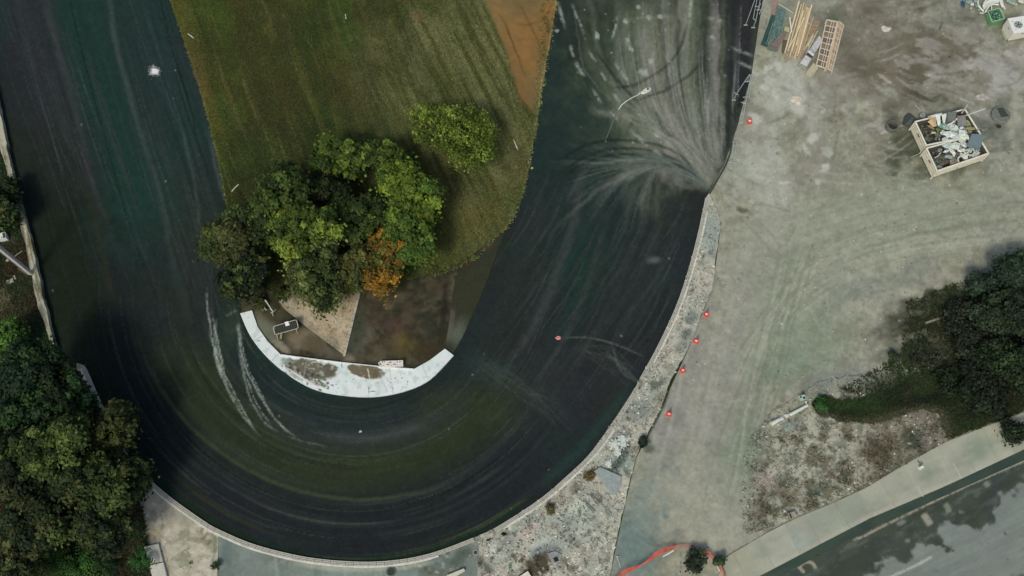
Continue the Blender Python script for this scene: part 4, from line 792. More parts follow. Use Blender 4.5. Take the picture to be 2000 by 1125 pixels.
# ------------------------------------------------------------------ trees and shrubs
LEAF = attr_mat('leaves', .7, .25, .12, 9.); BARK = M(64, 56, 44, .95, .3, 0, 12)
def leaf_cloud(cl, n, size, colr, rs, up=.5, asp=.55):
    """cl: clump centres/radii (k,4); n leaves in all; quads"""
    r_ = np.random.default_rng(rs); k = len(cl); wgt = cl[:, 3]**2; idx = r_.choice(k, n, p=wgt/wgt.sum())
    d = r_.normal(size=(n, 3)); d[:, 2] = d[:, 2]+.35; d /= np.linalg.norm(d, axis=1)[:, None]
    rad = cl[idx, 3]*(1-.5*r_.random(n)**1.5)*(1+.22*np.abs(r_.normal(size=n))**1.5); d2 = d.copy(); d2[:, 2] *= .75
    st_ = r_.random(n) < .13; rad = np.where(st_, rad*1.0+cl[idx, 3]*np.abs(r_.normal(size=n))*.8, rad); P = cl[idx, :3]+d2*rad[:, None]; P[st_, 2] -= .35
    nrm = d+r_.normal(size=(n, 3))*.55; nrm[:, 2] += up; nrm /= np.linalg.norm(nrm, axis=1)[:, None]
    t = np.cross(nrm, r_.normal(size=(n, 3))); t /= np.linalg.norm(t, axis=1)[:, None]; bt = np.cross(nrm, t)
    s = size*(.6+.8*r_.random(n))[:, None]
    V = np.stack([P-t*s, P-bt*s*asp+t*s*.1, P+t*s, P+bt*s*asp+t*s*.1], 1).reshape(-1, 3)
    base = np.array([C(*c) for c in colr]); ci = base[r_.integers(0, len(base), k)][idx]
    hh = (P[:, 2]-cl[:, 2].min())/(np.ptp(cl[:, 2])+1e-6)
    v = (1+.2*r_.normal(size=n))*np.where(r_.random(k) < .35, 1.55, .85)[idx]*.92; c = ci*np.clip(v, .4, 1.7)[:, None]  # random clumps brightened: highlights put into the leaf colour
    tip = r_.random(n) < .05; c[tip] *= 1.4
    F = np.arange(4*n).reshape(n, 4); return V, F, np.repeat(np.clip(c, 0, .7), 4, 0)
def tree(name, label, px, py, rpx, h, cols, seed, n=5200, cat='tree', nc=30, leaf=.16, gap=.25, sq=1.0, group=None, asp=.55, lob=.26, up=.5, limbs=True):
    r_ = random.Random(seed); ch = h*.78; base = W(px, py, ch, 0); R = rpx*S(px, py, ch); t = thing(name, label, cat, base, group)
    cl = []
    k = 0
    while len(cl) < nc and k < 2000:
        k += 1; a = r_.uniform(0, 6.283); q = math.sqrt(r_.random())*(1-lob*.75); s = 1+.28*math.sin(a*2+seed)+.16*math.sin(a*3+seed*2.1)
        x, y = math.cos(a)*q*R*s, math.sin(a)*q*R*s*sq; rr = R*lob*r_.uniform(.45, 1.25)
        if any((x-c[0])**2+(y-c[1])**2 < ((rr+c[3])*(.34+gap))**2*r_.uniform(.2, 1) for c in cl): continue
        if math.sin(a*2.3+seed)*math.cos(q*7+seed) > .62: continue
        z = h*.52+(h*.48-rr*.6)*math.sqrt(max(0, 1-min(1, q*1.0)**2))*r_.uniform(.5, 1.0); cl.append((x, y, z, rr))
    lowc = [(x*.8, y*.8, z*.6, r*1.0) for x, y, z, r in cl[::3]]+[(x*r_.uniform(.9, 1.18), y*r_.uniform(.9, 1.18), z*.85, r*.45) for x, y, z, r in cl[1::2]]
    CL = np.array(cl+lowc)
    V, F, c = leaf_cloud(CL, n, leaf, cols, seed, up, asp); link('crown', np_mesh('crown', V, F, c), LEAF, t)
    m = MB(); tr = max(.06, h*.022); m.tube([(0, 0, -.1), (r_.uniform(-.1, .1), 0, h*.25), (0, r_.uniform(-.15, .15), h*.5)], tr*1.3, 8, r2=tr*.8)
    if limbs:
        for x, y, z, r in cl[:14]:
            m.tube([(0, 0, h*r_.uniform(.22, .45)), (x*.45+r_.uniform(-.15, .15), y*.45, z*.72), (x*.9, y*.9, z*.97)], tr*.55, 5, r2=tr*.12)
    off = t.location.copy(); m.v = [tuple(Vector(v)+off) for v in m.v]; m.build('trunk', BARK, t)
    return t
G1 = [(76, 94, 40), (62, 80, 34), (50, 64, 30)]; G2 = [(62, 76, 38), (48, 60, 30), (72, 78, 42)]; YG = [(100, 114, 44), (80, 98, 38), (64, 80, 34)]
DK = [(36, 48, 28), (28, 40, 24), (44, 54, 30)]; DG = [(34, 56, 32), (28, 46, 27), (44, 66, 34)]; OL = [(66, 82, 38), (56, 72, 34), (80, 92, 44), (44, 58, 28)]; OR = [(138, 104, 36), (118, 94, 36), (150, 114, 42), (92, 84, 36), (76, 78, 34)]
GY = [(84, 96, 52), (70, 82, 44), (94, 104, 58)]; DRK = [(34, 42, 24), (44, 46, 26), (28, 36, 22)]
T = [('leafy_tree', 'lobed mid green tree at the top left of the infield clump', 540, 385, 72, 6.5, G1, 9000, .24, .3),
     ('leafy_tree', 'olive green tree at the far left of the infield clump, overhanging the track', 450, 455, 58, 6, G2, 6500, .24, .3),
     ('leafy_tree', 'bright knobbly tree in the very middle of the infield clump', 592, 445, 60, 7, YG, 6500, .2, .34),
     ('leafy_tree', 'loose light green tree standing above the infield clump, farther left one', 658, 300, 46, 4.5, [(74, 92, 38), (58, 78, 32), (92, 112, 44)], 3600, .24, .5),
     ('leafy_tree', 'small sparse green tree above the infield clump, farther right one', 745, 305, 44, 4, [(66, 84, 36), (54, 72, 32), (86, 106, 42)], 2600, .24, .55),
     ('leafy_tree', 'yellow green tree on the upper right of the infield clump', 802, 368, 62, 5.5, [(88, 108, 38), (70, 92, 34), (100, 118, 42)], 6500, .22, .3),
     ('leafy_tree', 'broad green tree on the right of the infield clump above the orange one', 795, 448, 62, 5, [(74, 98, 36), (60, 84, 34), (90, 110, 44)], 6000, .22, .3),
     ('leafy_tree', 'dusty grey green tree at the bottom middle of the infield clump', 612, 518, 66, 5.5, GY+G2, 7500, .22, .25),
     ('autumn_tree', 'orange brown tree turning in autumn colour at the bottom right of the infield clump', 752, 500, 54, 4.6, OR, 6500, .2, .2),
     ('leafy_tree', 'dark olive tree at the bottom left of the infield clump by the trestle', 478, 530, 46, 5, G2+DK, 4500, .22, .35),
     ('leafy_tree', 'olive tree between the grey green one and the orange one', 685, 520, 44, 4.6, [(78, 84, 42), (60, 68, 36), (92, 92, 44)], 4200, .2, .25),
     ('leafy_tree', 'dark green tree in the heart of the infield clump right of the knobbly tree', 700, 420, 58, 4.6, [(56, 70, 32), (44, 58, 28), (66, 84, 36)], 5200, .22, .3),
     ('leafy_tree', 'dark tree behind the knobbly tree, its crown almost black', 632, 378, 44, 3.8, [(40, 48, 26), (48, 60, 28)], 3000, .24, .4),
     ('young_tree', 'bright yellow green tree standing alone on the mown infield grass', 893, 250, 78, 4.2, [(98, 116, 42), (88, 104, 40), (78, 94, 36), (112, 126, 52)], 4600, .16, .22),
     # left bank
     ('bank_tree', 'dark green tree half outside the picture at the top of the left bank', -14, 405, 40, 3.5, DG+G2, 4200, .22, .3),
     ('bank_tree', 'dark green tree leaning on the old wall just above the floodlight post', 16, 372, 24, 2.2, [(44, 60, 30), (34, 48, 26)], 1300, .2, .3),
     ('bank_tree', 'bright green bush below the foot of the post', 14, 655, 34, 3, [(76, 106, 42), (62, 92, 38)], 2600, .18, .2),
     ('bank_tree', 'big dark green tree below the end of the old wall', 52, 745, 84, 8, DG, 9000, .2, .2),
     ('bank_tree', 'feathery green tree reaching over the broken end of the kerb', 212, 838, 48, 6, [(70, 78, 40), (54, 64, 32), (80, 86, 44)], 4200, .24, .4),
     ('bank_tree', 'olive tree in the middle of the left bank with lit tips', 100, 868, 66, 8.5, OL, 7500, .22, .25),
     ('bank_tree', 'olive tree at the left edge of the left bank', 18, 880, 58, 8, OL+DK, 6000, .22, .25),
     ('bank_tree', 'wide olive tree at the lower middle of the left bank', 165, 935, 66, 7.5, OL+G2, 7500, .22, .25),
     ('bank_tree', 'dark tree overhanging the sandy apron', 240, 925, 44, 6, G2+DK, 4200, .22, .35),
     ('bank_tree', 'dark tree lower down at the left edge of the picture', 60, 990, 76, 7, DK+G2, 7500, .22, .25),
     ('bank_tree', 'dark olive tree above the bottom bushes of the left bank', 190, 1015, 64, 6, DK+G2, 6500, .22, .3),
     ('bank_tree', 'low pale olive tree in the bottom left corner', 28, 1085, 56, 5, [(84, 88, 52), (62, 72, 40), (50, 60, 34)], 5200, .2, .25),
     ('bank_tree', 'thin green tree beside the kerb end, between wall and kerb', 124, 762, 34, 4.5, [(50, 72, 40), (44, 60, 34)], 2600, .22, .45),
     ('bank_tree', 'dark green tree filling the hollow above the left bank olives', 118, 790, 56, 7, DG+DK, 5200, .22, .25),
     # right
     ('dark_tree', 'dark green tree at the right edge above the bare patch', 1990, 520, 40, 3.4, [(46, 64, 46), (38, 54, 40), (54, 74, 52)], 3600, .2, .2),
     ('dark_tree', 'small dark green tree sticking out left of the big ones at the right edge', 1918, 552, 26, 2.2, [(48, 66, 50), (40, 56, 42)], 1700, .18, .3),
     ('dark_tree', 'broad dark tree below the one at the right edge', 1984, 612, 62, 3, [(46, 60, 40), (38, 50, 34)], 3600, .2, .2),
     ('dark_tree', 'dark tree standing on the lawn strip at the right edge', 2004, 715, 66, 3.2, [(44, 60, 36), (36, 50, 30)], 3200, .2, .2),
     ('dark_tree', 'sparse dark scrubby tree left of the broad one above the white stones', 1905, 650, 56, 1.8, [(38, 46, 32), (46, 52, 38)], 2600, .2, .4),
     ('dark_tree', 'low dark tree spreading over the lawn strip beside the white stones', 1925, 745, 60, 1.6, [(32, 42, 28), (28, 37, 24)], 3600, .2, .25)]
for i, (nm, lb, px, py, r, h, cols, n, lf, gp) in enumerate(T):
    tree(nm, lb, px, py, r, h, cols, 100+i*7, int(n*1.9), nc=int(34+r*.5), leaf=lf*.55, gap=gp, lob=.2 if r > 50 else .25, asp=.7)
def fern_bush(px, py, r, cols, label, seed, n=900):
    rr = r*S(px, py); r_ = random.Random(seed); t = thing('shrub', label, 'shrub', W(px, py))
    V = []; F = []; cc = []
    for i in range(26):
        a = r_.uniform(0, 6.283); l = rr*r_.uniform(.55, 1.1); z0 = r_.uniform(.2, .9); q = C(*r_.choice(cols))
        for k in range(7):
            s = (k+1)/7; cx, cy, cz = math.cos(a)*l*s, math.sin(a)*l*s, z0+.5*math.sin(s*2.6)
            for sgn in (-1, 1):
                b_ = a+sgn*1.0; ll = .3*rr/1.4*(1-s*.5); n0 = len(V); w_ = .055
                V += [(cx, cy, cz), (cx+math.cos(b_)*ll*.5-math.sin(b_)*w_, cy+math.sin(b_)*ll*.5+math.cos(b_)*w_, cz+.02), (cx+math.cos(b_)*ll, cy+math.sin(b_)*ll, cz-.05), (cx+math.cos(b_)*ll*.5+math.sin(b_)*w_, cy+math.sin(b_)*ll*.5-math.cos(b_)*w_, cz+.02)]
                F.append((n0, n0+1, n0+2, n0+3)); v = r_.uniform(.7, 1.35); cc += [[q[0]*v, q[1]*v, q[2]*v]]*4
    link('fronds', np_mesh('fronds', np.array(V), np.array(F), np.array(cc)), LEAF, t)
    m = MB()
    for i in range(5): m.tube([(t.location.x, t.location.y, 0), (t.location.x+r_.uniform(-.4, .4)*rr, t.location.y+r_.uniform(-.4, .4)*rr, .7)], .03, 5, r2=.015)
    m.build('stems', BARK, t)
fern_bush(160, 1106, 46, [(60, 100, 44), (48, 84, 40), (72, 112, 50)], 'vivid green ferny shrub at the bottom of the left bank', 1)
fern_bush(118, 1098, 34, [(64, 92, 40), (50, 80, 38)], 'ferny shrub just left of the vivid green one', 6)
fern_bush(284, 1094, 26, [(56, 98, 48), (44, 80, 40)], 'small ferny shrub growing over the white step slabs', 2)
fern_bush(66, 1112, 24, [(116, 122, 50), (98, 104, 44)], 'little yellow green shrub at the foot of the left bank', 3)
fern_bush(212, 1110, 26, [(44, 72, 36), (36, 60, 32)], 'dark ferny shrub between the vivid one and the step slabs', 9)
def bush(px, py, r, h, cols, label, seed, n=1500, leaf=.1):
    tree('shrub', label, px, py, r, h, cols, seed, n, 'shrub', 14, leaf, .2, lob=.36, limbs=False)
bush(232, 1030, 16, .8, [(96, 100, 62), (76, 84, 50)], 'dull olive weed clump on the upper left of the sandy apron', 51, 500)
bush(420, 1104, 9, .5, [(64, 80, 54), (52, 68, 44)], 'small weed clump where the sandy apron meets the grey slab', 52, 400, .06)
bush(1362, 1094, 22, 1.0, [(58, 68, 48), (44, 56, 42)], 'dark grey green shrub enclosed by the orange netting', 31)
bush(1406, 1092, 12, .8, [(54, 76, 50), (44, 62, 44)], 'small green shrub just outside the right end of the orange netting', 32, 700)
bush(1985, 842, 26, 1.3, [(44, 58, 38), (36, 48, 32)], 'dark shrub spilling over the pavement at the right edge', 33, 1600)
bush(1872, 628, 34, .9, [(48, 56, 42), (58, 62, 46)], 'sparse grey green scrub in the middle of the bare patch', 45, 500)
bush(1808, 700, 30, .6, [(50, 58, 42), (62, 66, 50)], 'flat sparse scrub below the long plank', 46, 420)
bush(1930, 600, 34, 1.2, [(44, 56, 40), (38, 48, 36)], 'ragged dark scrub between the bare patch and the right trees', 47, 900)
bush(1852, 742, 30, .7, [(40, 54, 32), (34, 46, 28)], 'low dark scrub on the lawn strip left of the big trees', 48, 900)
bush(1745, 691, 9, .6, [(44, 58, 40), (34, 46, 34)], 'small round dark shrub at the edge of the bare patch', 34, 700, .07)
bush(1605, 788, 14, .6, [(50, 92, 40), (40, 76, 36)], 'bright green tuft at the left tip of the lawn strip', 35, 800, .08)
bush(1075, 994, 10, .5, [(90, 88, 54), (104, 98, 66)], 'dry olive shrub on the stony verge left of the broken slab', 36, 700, .06)
bush(1256, 862, 11, .6, [(44, 58, 48), (36, 50, 42)], 'dark weed clump where the stony verge meets the road', 37, 700, .07)
bush(1152, 928, 12, .4, [(116, 104, 66), (98, 88, 60)], 'brown dry weed clump beside the broken slab', 38, 700, .06)
bush(676, 566, 14, 1.0, [(112, 112, 44), (84, 96, 40), (140, 130, 60)], 'yellowish shrub at the top of the sand patch', 39, 1100, .08)
bush(548, 575, 16, 1.0, [(70, 84, 40), (54, 70, 34)], 'green shrub at the left corner of the sand patch', 40, 1000, .09)
bush(507, 590, 14, .8, [(72, 80, 38), (54, 66, 34)], 'low shrub beside the white trestle', 41, 800, .08)

# ------------------------------------------------------------------ grass, weeds, gravel
def tufts(name, pts, colfn, l0, l1, mat, z=.05, wd=.03, var=.3, boost=1.0, nb=3, seed=1):
    r_ = np.random.default_rng(seed); P = np.asarray(pts, float); c = colfn(P[:, 0], P[:, 1]).c*boost; x, y = Wn(P[:, 0], P[:, 1]); n = len(P)
    Vs = []; Cs = []
    for k in range(nb):
        a = r_.uniform(0, 6.283, n); l = r_.uniform(l0, l1, n); h = l*r_.uniform(.3, .8, n); w_ = wd*r_.uniform(.6, 1.3, n)
        dx, dy = np.cos(a), np.sin(a)
        v0 = np.c_[x-dy*w_, y+dx*w_, np.full(n, z)]; v1 = np.c_[x+dy*w_, y-dx*w_, np.full(n, z)]; v2 = np.c_[x+dx*l, y+dy*l, z+h]
        Vs.append(np.stack([v0, v1, v2], 1).reshape(-1, 3)); q = c*np.clip(1+var*r_.normal(size=n), .4, 1.9)[:, None]; Cs.append(np.repeat(q, 3, 0))
    V = np.concatenate(Vs); F = np.arange(len(V)).reshape(-1, 3); link(name, np_mesh(name, V, F, np.clip(np.concatenate(Cs), 0, .7)), mat, kind='stuff')
def scatter(n, x0, y0, x1, y1, polys, excl=(), dens=None, seed=1):
    r_ = np.random.default_rng(seed); X = r_.uniform(x0, x1, n); Y = r_.uniform(y0, y1, n); m = np.zeros(n, bool)
    for p in polys: m |= in_poly(X, Y, p)
    for p in excl: m &= ~in_poly(X, Y, p)
    if dens is not None: m &= r_.random(n) < dens(X, Y)
    return np.c_[X[m], Y[m]]
MG = attr_mat('grass_blades', .8, .2, .1, 9.)
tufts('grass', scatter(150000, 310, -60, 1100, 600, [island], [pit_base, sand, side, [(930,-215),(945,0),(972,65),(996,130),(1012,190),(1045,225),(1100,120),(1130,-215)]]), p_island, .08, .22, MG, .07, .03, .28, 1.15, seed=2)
tufts('dry_grass_edge', scatter(9000, 840, -60, 1110, 620, [rough(IN_R[4:], 3, 5, 1)+[(1076,-215),(1040,230),(1010,340),(960,430),(820,510),(700,545),(690,565),(830,555),(930,510)]]), p_island, .08, .26, MG, .07, .035, .35, 1.5, seed=3)
soil_excl = [track, apron, [(-90,-70),(0,225),(52,440),(112,690),(90,650),(40,450),(-10,260)]]
tufts('undergrowth', scatter(60000, -60, 200, 300, 1180, [[(-60,200),(0,225),(110,690),(170,760),(250,900),(280,1000),(300,1180),(-60,1180)]], [track]), p_soil, .15, .42, MG, .04, .06, .4, 1.3, seed=4)
tufts('lawn_blades', scatter(60000, 1580, 640, 2100, 870, [lawn]), p_lawn, .08, .24, MG, .1, .035, .35, 1.2, seed=5)
tufts('weeds', scatter(26000, 1440, 560, 2100, 1060, [scrub], [lawn], lambda x, y: (sst(.5, .62, fbm(x/24, y/22, 9, 4))+.08)*sst(1450, 1510, x+(y-900)*.1)*sst(0, 40, y-(770-(x-1560)*.22))), p_scrub, .05, .2, MG, .08, .03, .4, .8, seed=6)
tufts('bank_weeds', scatter(26000, 1640, 520, 2100, 800, [[(1640,760),(1760,690),(1770,590),(1900,540),(2080,500),(2080,700),(1850,760),(1700,780)]], [], lambda x, y: .25+.7*sst(.45, .6, fbm(x/26, y/16, 77, 4))), lambda X, Y: p_lawn(X, Y), .05, .24, MG, .04, .03, .4, 1.25, seed=17)
tufts('verge_weeds', scatter(26000, 900, 380, 1420, 1130, [verge], [], lambda x, y: sst(.54, .64, fbm(x/14, y/18, 12, 4))*.7+.02), p_verge, .05, .16, MG, .1, .025, .45, .62, seed=7)
def pebbles(name, pts, colfn, r0, r1, z, seed, lo=.5, hi=1.7):
    r_ = np.random.default_rng(seed); P = np.asarray(pts, float); c = colfn(P[:, 0], P[:, 1]).c; x, y = Wn(P[:, 0], P[:, 1]); n = len(P)
    R = r0+(r1-r0)*r_.random(n)**3; B = np.array([(1, 0, -.3), (0, 1, -.3), (-1, 0, -.3), (0, -1, -.3), (.1, .1, .75)])
    a = r_.uniform(0, 6.283, n); V = np.zeros((n, 5, 3)); j = 1+.35*r_.normal(size=(n, 5, 1))
    for k in range(5):
        bx, by, bz = B[k]; V[:, k, 0] = x+(bx*np.cos(a)-by*np.sin(a))*R*j[:, k, 0]; V[:, k, 1] = y+(bx*np.sin(a)+by*np.cos(a))*R*j[:, k, 0]; V[:, k, 2] = z+bz*R
    F = (np.array([(0, 1, 4), (1, 2, 4), (2, 3, 4), (3, 0, 4)])[None]+5*np.arange(n)[:, None, None]).reshape(-1, 3)
    q = c*r_.uniform(lo, hi, n)[:, None]; link(name, np_mesh(name, V.reshape(-1, 3), F, np.clip(np.repeat(q, 5, 0), 0, .75)), mats['conc'], kind='stuff')
pebbles('gravel', scatter(16000, 900, 380, 1420, 1130, [verge]), p_verge, .015, .12, .1, 8)
pebbles('scattered_grit', scatter(14000, 1330, -60, 2080, 760, [yard], [scrub, pave], lambda x, y: .15+.5*sst(.5, .65, fbm(x/40, y/40, 5, 3))), p_yard, .015, .09, .03, 9)
pebbles('scrub_grit', scatter(14000, 1440, 560, 2080, 1060, [scrub], [lawn]), p_scrub, .015, .1, .08, 10)
pebbles('apron_grit', scatter(2500, 160, 700, 430, 1140, [apron]), p_apron, .015, .06, .05, 11, .5, 1.2)
pebbles('sand_grit', scatter(5000, 500, 560, 900, 720, [sand]), p_sand, .015, .06, .07, 12, .5, 1.1)
pebbles('pit_grit', scatter(2500, 460, 540, 980, 730, [pit_base], [sand, track]), p_pit, .015, .07, .06, 14, .6, 1.8)
pebbles('edge_chippings', [(x+random.Random(i).gauss(0, 2.5), y+random.Random(i+9).gauss(0, 2.5)) for i, (x, y) in enumerate(rough(IN_R[4:], 2, .8, 12))], p_island, .02, .1, .07, 13, .9, 2.2)
#PART3
# ------------------------------------------------------------------ things: cones
def cone():
    t = thing('traffic_cone', 'x', 'traffic cone', (0, 0, 0), 'traffic cones along the edge of the dirt road')
    red = M(226, 66, 48, .5, .1, 0, 8, .15); wh = M(225, 225, 220, .5, .08)
    m = MB(); m.box((0, 0, .02), (.36, .36, .04)); m.build('base', red, t, bevel=.01)
    m = MB(); m.lathe((0, 0, .04), [(.145, 0), (.11, .2)], 16); m.build('skirt', red, t); m = MB(); m.lathe((0, 0, .04), [(.078, .38), (.035, .62), (.03, .63)], 16); m.build('tip', red, t)
    m = MB(); m.lathe((0, 0, .04), [(.112, .2), (.08, .38)], 16); m.build('reflective_band', wh, t)
    return t
def dup(root, loc, rz, label):
    r = root.copy(); col.objects.link(r); r.location = loc; r.rotation_euler = (0, 0, rz); r['label'] = label
    for ch in list(root.children):
        c = ch.copy(); col.objects.link(c); c.parent = r
        for g in ch.children: d = g.copy(); col.objects.link(d); d.parent = c
    return r
c0 = cone(); CN = [(1463, 239, 'red and white traffic cone by the steel barrier next to the track'), (1379, 615, 'red and white traffic cone, uppermost of the four in a row on the dirt road'), (1359, 667, 'red and white traffic cone, second from the top of the row on the dirt road'),
      (1333, 724, 'red and white traffic cone, third of the row from the top'), (1306, 809, 'red and white traffic cone, lowest of the row on the dirt road')]
for i, (x, y, lb) in enumerate(CN):
    L = W(x, y, 0, .03)
    if i == 0: c0.location = L; c0['label'] = lb; c0.rotation_euler = (0, 0, .3)
    else: dup(c0, L, i*.7, lb)

# ------------------------------------------------------------------ street lamp by the track
def street_lamp():
    t = thing('street_lamp', 'thin steel street lamp with a curved arm reaching over the dusty track', 'street lamp', W(1183, 276, 0, 0))
    steel = M(112, 120, 114, .6, .12, .2); steel2 = M(196, 200, 190, .45, .08, .1)
    base = W(1183, 276, 0, 0); m = MB(); m.lathe(base, [(.11, 0), (.1, .05), (.05, .1), (.045, .5)], 12); m.build('base', M(70, 78, 74, .6), t)
    top = Vector((base.x+.02, base.y+.02, 4.3)); tp = W(1208, 214, 4.3); base_top = Vector((base.x, base.y, .4))
    m = MB(); m.tube([base_top, base_top.lerp(tp, .55)+Vector((0, 0, .1)), tp], .036, 8, r2=.028); m.build('pole', steel, t)
    m = MB(); m.tube([tp, W(1214, 205, 4.5), W(1224, 197, 4.6), W(1236, 190, 4.65), W(1247, 185, 4.65), W(1253, 181, 4.6)], .035, 8, r2=.028); m.tube([W(1246, 184, 4.6), W(1250, 180, 4.75), W(1258, 178, 4.7)], .02, 6); m.build('arm', steel2, t)
    p, q = W(1252, 183, 4.62), W(1272, 172, 4.7); d = (q-p).normalized(); n = Vector((-d.y, d.x, 0)).normalized()
    m = MB(); o = []
    for k in range(16):
        a = 6.283*k/16; o.append(((p+q)/2)+d*math.cos(a)*(q-p).length*.5+n*math.sin(a)*.19)
    m.v = [tuple(v) for v in o]+[tuple(v+Vector((0, 0, .12))) for v in [((p+q)/2).lerp(v, .75) for v in o]]
    m.f = [tuple(range(16))[::-1], tuple(range(16, 32))]+[(i, (i+1) % 16, 16+(i+1) % 16, 16+i) for i in range(16)]; m.m = [0]*len(m.f)
    h = m.build('lamp_head', steel2, t); c = (p+q)/2+d*.12+Vector((0, 0, .13))
    m = MB(); m.lathe(c, [(.075, 0), (.075, .06), (.05, .09)], 12); o = m.build('photocell', M(70, 74, 70), h)
street_lamp()

# ------------------------------------------------------------------ floodlight post at the left edge
def post():
    b0 = W(60, 534, .5); t = thing('utility_post', 'pale square concrete post rising from the old wall and leaving the picture at the left', 'post', b0)
    m = MB(); m.beam(b0, (b0.x, b0.y, 8.5), .24, .24); o = m.build('shaft', M(186, 176, 168, .8, .12), t)
    m = MB(); m.beam((b0.x-.16, b0.y-.13, .5), (b0.x-.16, b0.y-.13, 8.4), .03, .03); m.beam((b0.x+.13, b0.y+.13, .5), (b0.x+.13, b0.y+.13, 8.4), .03, .03); m.build('corner_rail', M(120, 116, 106), t)
    m = MB(); a, c = W(43, 490, 1.9), W(22, 506, 1.9); m.beam(a, c, .05, .05); m.build('cross_arm', M(140, 138, 128), t)
    m = MB(); m.tube([W(56, 537, .5), W(34, 524, 1.2)], .03, 6); m.build('stay', M(120, 118, 108), t)
post()
m = MB(); P = [W(-10, 456, .6), W(10, 453, .6), W(12, 465, .6), W(-8, 468, .6)]; m.slab4(P, .5); o = m.solo('meter_box', M(205, 215, 208, .5, .1), 'small white box with a green window, cut by the left edge beside the post', 'box')
m = MB(); m.slab4([W(4.5, 455, .62), W(9, 454, .62), W(10.5, 464, .62), W(5.5, 465, .62)], .03); m.build('window', M(60, 86, 78, .4), o)
for i, (a, c, w_, lb) in enumerate([((27, 538), (30, 545), .1, 'thin pale stick lying in the undergrowth below the post'), ((13, 552), (26, 547), .3, 'pale broken board lying in the undergrowth below the post'), ((12, 508), (17, 509), .2, 'small pale chunk lying left of the post')]):
    m = MB(); m.beam(W(*a, .15), W(*c, .2), w_, .05); m.solo('scrap', M(150, 152, 128), lb, 'scrap')

# ------------------------------------------------------------------ white stakes on the grass
for a, c, lb in [((367, 66), (379, 75), 'white stake lying on the grass near the upper left edge of the infield'), ((452.5, 374), (466, 360), 'white stake lying on the grass beside the tree clump'),
                 ((674.5, 28), (676, 37), 'short bent white stake lying in the middle of the infield grass near the top'), ((1003, 273), (1011, 292), 'thin white stake lying on the grass near the right edge of the infield')]:
    m = MB(); A, B = W(*a, .12), W(*c, .1); m.tube([A, A.lerp(B, .5)+Vector((0, 0, .04)), B], .035, 8); m.solo('stake', M(206, 206, 190, .5, .1), lb, 'stake', 'white stakes on the infield')

# ------------------------------------------------------------------ trestles, sign, board
def crowd_barrier():
    t = thing('road_barrier', 'grey tubular road barrier with dark panel and small white sign on the muddy corner', 'barrier', W(560, 648))
    g = M(178, 176, 158, .5, .15, .2); a, b_, c, d = W(533, 638, .95), W(579, 624, .95), W(583, 641, .5), W(537, 654, .5)
    def rc(P, r=.12):
        out = []; n = len(P)
        for i in range(n):
            p, q, s = P[i-1], P[i], P[(i+1) % n]; u = (p-q).normalized(); v = (s-q).normalized()
            out += [q+u*r, q+(u+v)*r*.3, q+v*r]
        return out+[out[0]]
    m = MB(); m.tube(rc([a, b_, c, d]), .03, 6); m.build('frame', g, t)
    m = MB(); k = lambda s, q: a.lerp(b_, s).lerp(d.lerp(c, s), q)
    m.slab4([k(.04, .07), k(.96, .07), k(.96, .93), k(.04, .93)], .02); m.build('panel', M(40, 42, 38, .7, .1), t)
    for s in [i/12 for i in range(1, 12)]:
        m = MB(); m.tube([k(s, .03)+Vector((0, 0, .02)), k(s, .97)+Vector((0, 0, .02))], .008, 4); m.build('bar', M(96, 94, 84, .5), t)
    m = MB(); m.slab4([k(.5, -.06), k(.66, -.06), k(.68, .42), k(.52, .42)], .02); m.v = [(x, y, z+.05) for x, y, z in m.v]; m.build('sign', M(226, 228, 222, .5, .05), t)
    for p0, p1 in (((540, 653, .5), (543, 663, .05)), ((549, 650, .5), (547, 661, .05)), ((578, 643, .5), (581, 651, .05)), ((536, 640, .9), (545, 652, .05))):
        m = MB(); m.tube([W(*p0), W(*p1)], .025, 6); m.build('leg', g, t)
    m = MB(); m.tube([W(551, 650, .3), W(549, 662, .05)], .04, 6); m.build('yellow_foot', M(150, 140, 60), t)
crowd_barrier()
def trestle():
    t = thing('trestle', 'white painted metal trestle beside the shrubs at the left corner of the sand', 'trestle', W(520, 600)); g = M(196, 196, 184, .5, .12)
    m = MB(); m.beam(W(518, 586, .8), W(533, 609, .8), .07, .07); m.build('top_rail', g, t)
    for p, q in [((529, 612), (539, 605)), ((514, 591), (518, 586)), ((512, 594), (517, 603)), ((517, 603), (521, 606)), ((510, 599), (514, 607)), ((521, 589), (530, 606))]:
        m = MB(); m.beam(W(*p, .5), W(*q, .5), .045, .045); m.build('bar', g, t)
    for p in [(518, 587), (532, 608), (513, 595)]:
        m = MB(); A = W(*p, .75); m.beam(A, (A.x-.1, A.y-.1, .03), .04, .04); m.build('leg', g, t)
trestle()
m = MB(); m.slab4([W(742, 705, .42), W(787, 703.5, .42), W(787.5, 715.5, .42), W(742, 716.5, .42)], .07)
for x in (743, 783): m.beam(W(x, 710, .18), W(x+1, 710, .34), .3, .08)
o = m.solo('white_board', M(216, 206, 194, .6, .1), 'white notched board with dark marks lying on the apron edge', 'board')
m = MB()
for x, y, l in [(747, 706.5, 3), (751, 706.5, 2), (762, 707.5, 5), (776, 707, 2), (781, 707, 3), (749, 713.3, 1), (765, 713.5, 1), (758, 711.5, 5), (771, 711.5, 5), (777, 713.4, 1), (784, 713.2, 1), (784, 706.5, 1), (745, 714, 1)]: m = MB(); m.slab4([W(x-l/2, y-.8, .425), W(x+l/2, y-.8, .425), W(x+l/2, y+.8, .425), W(x-l/2, y+.8, .425)], .01); m.build('slot', M(60, 52, 44), o)

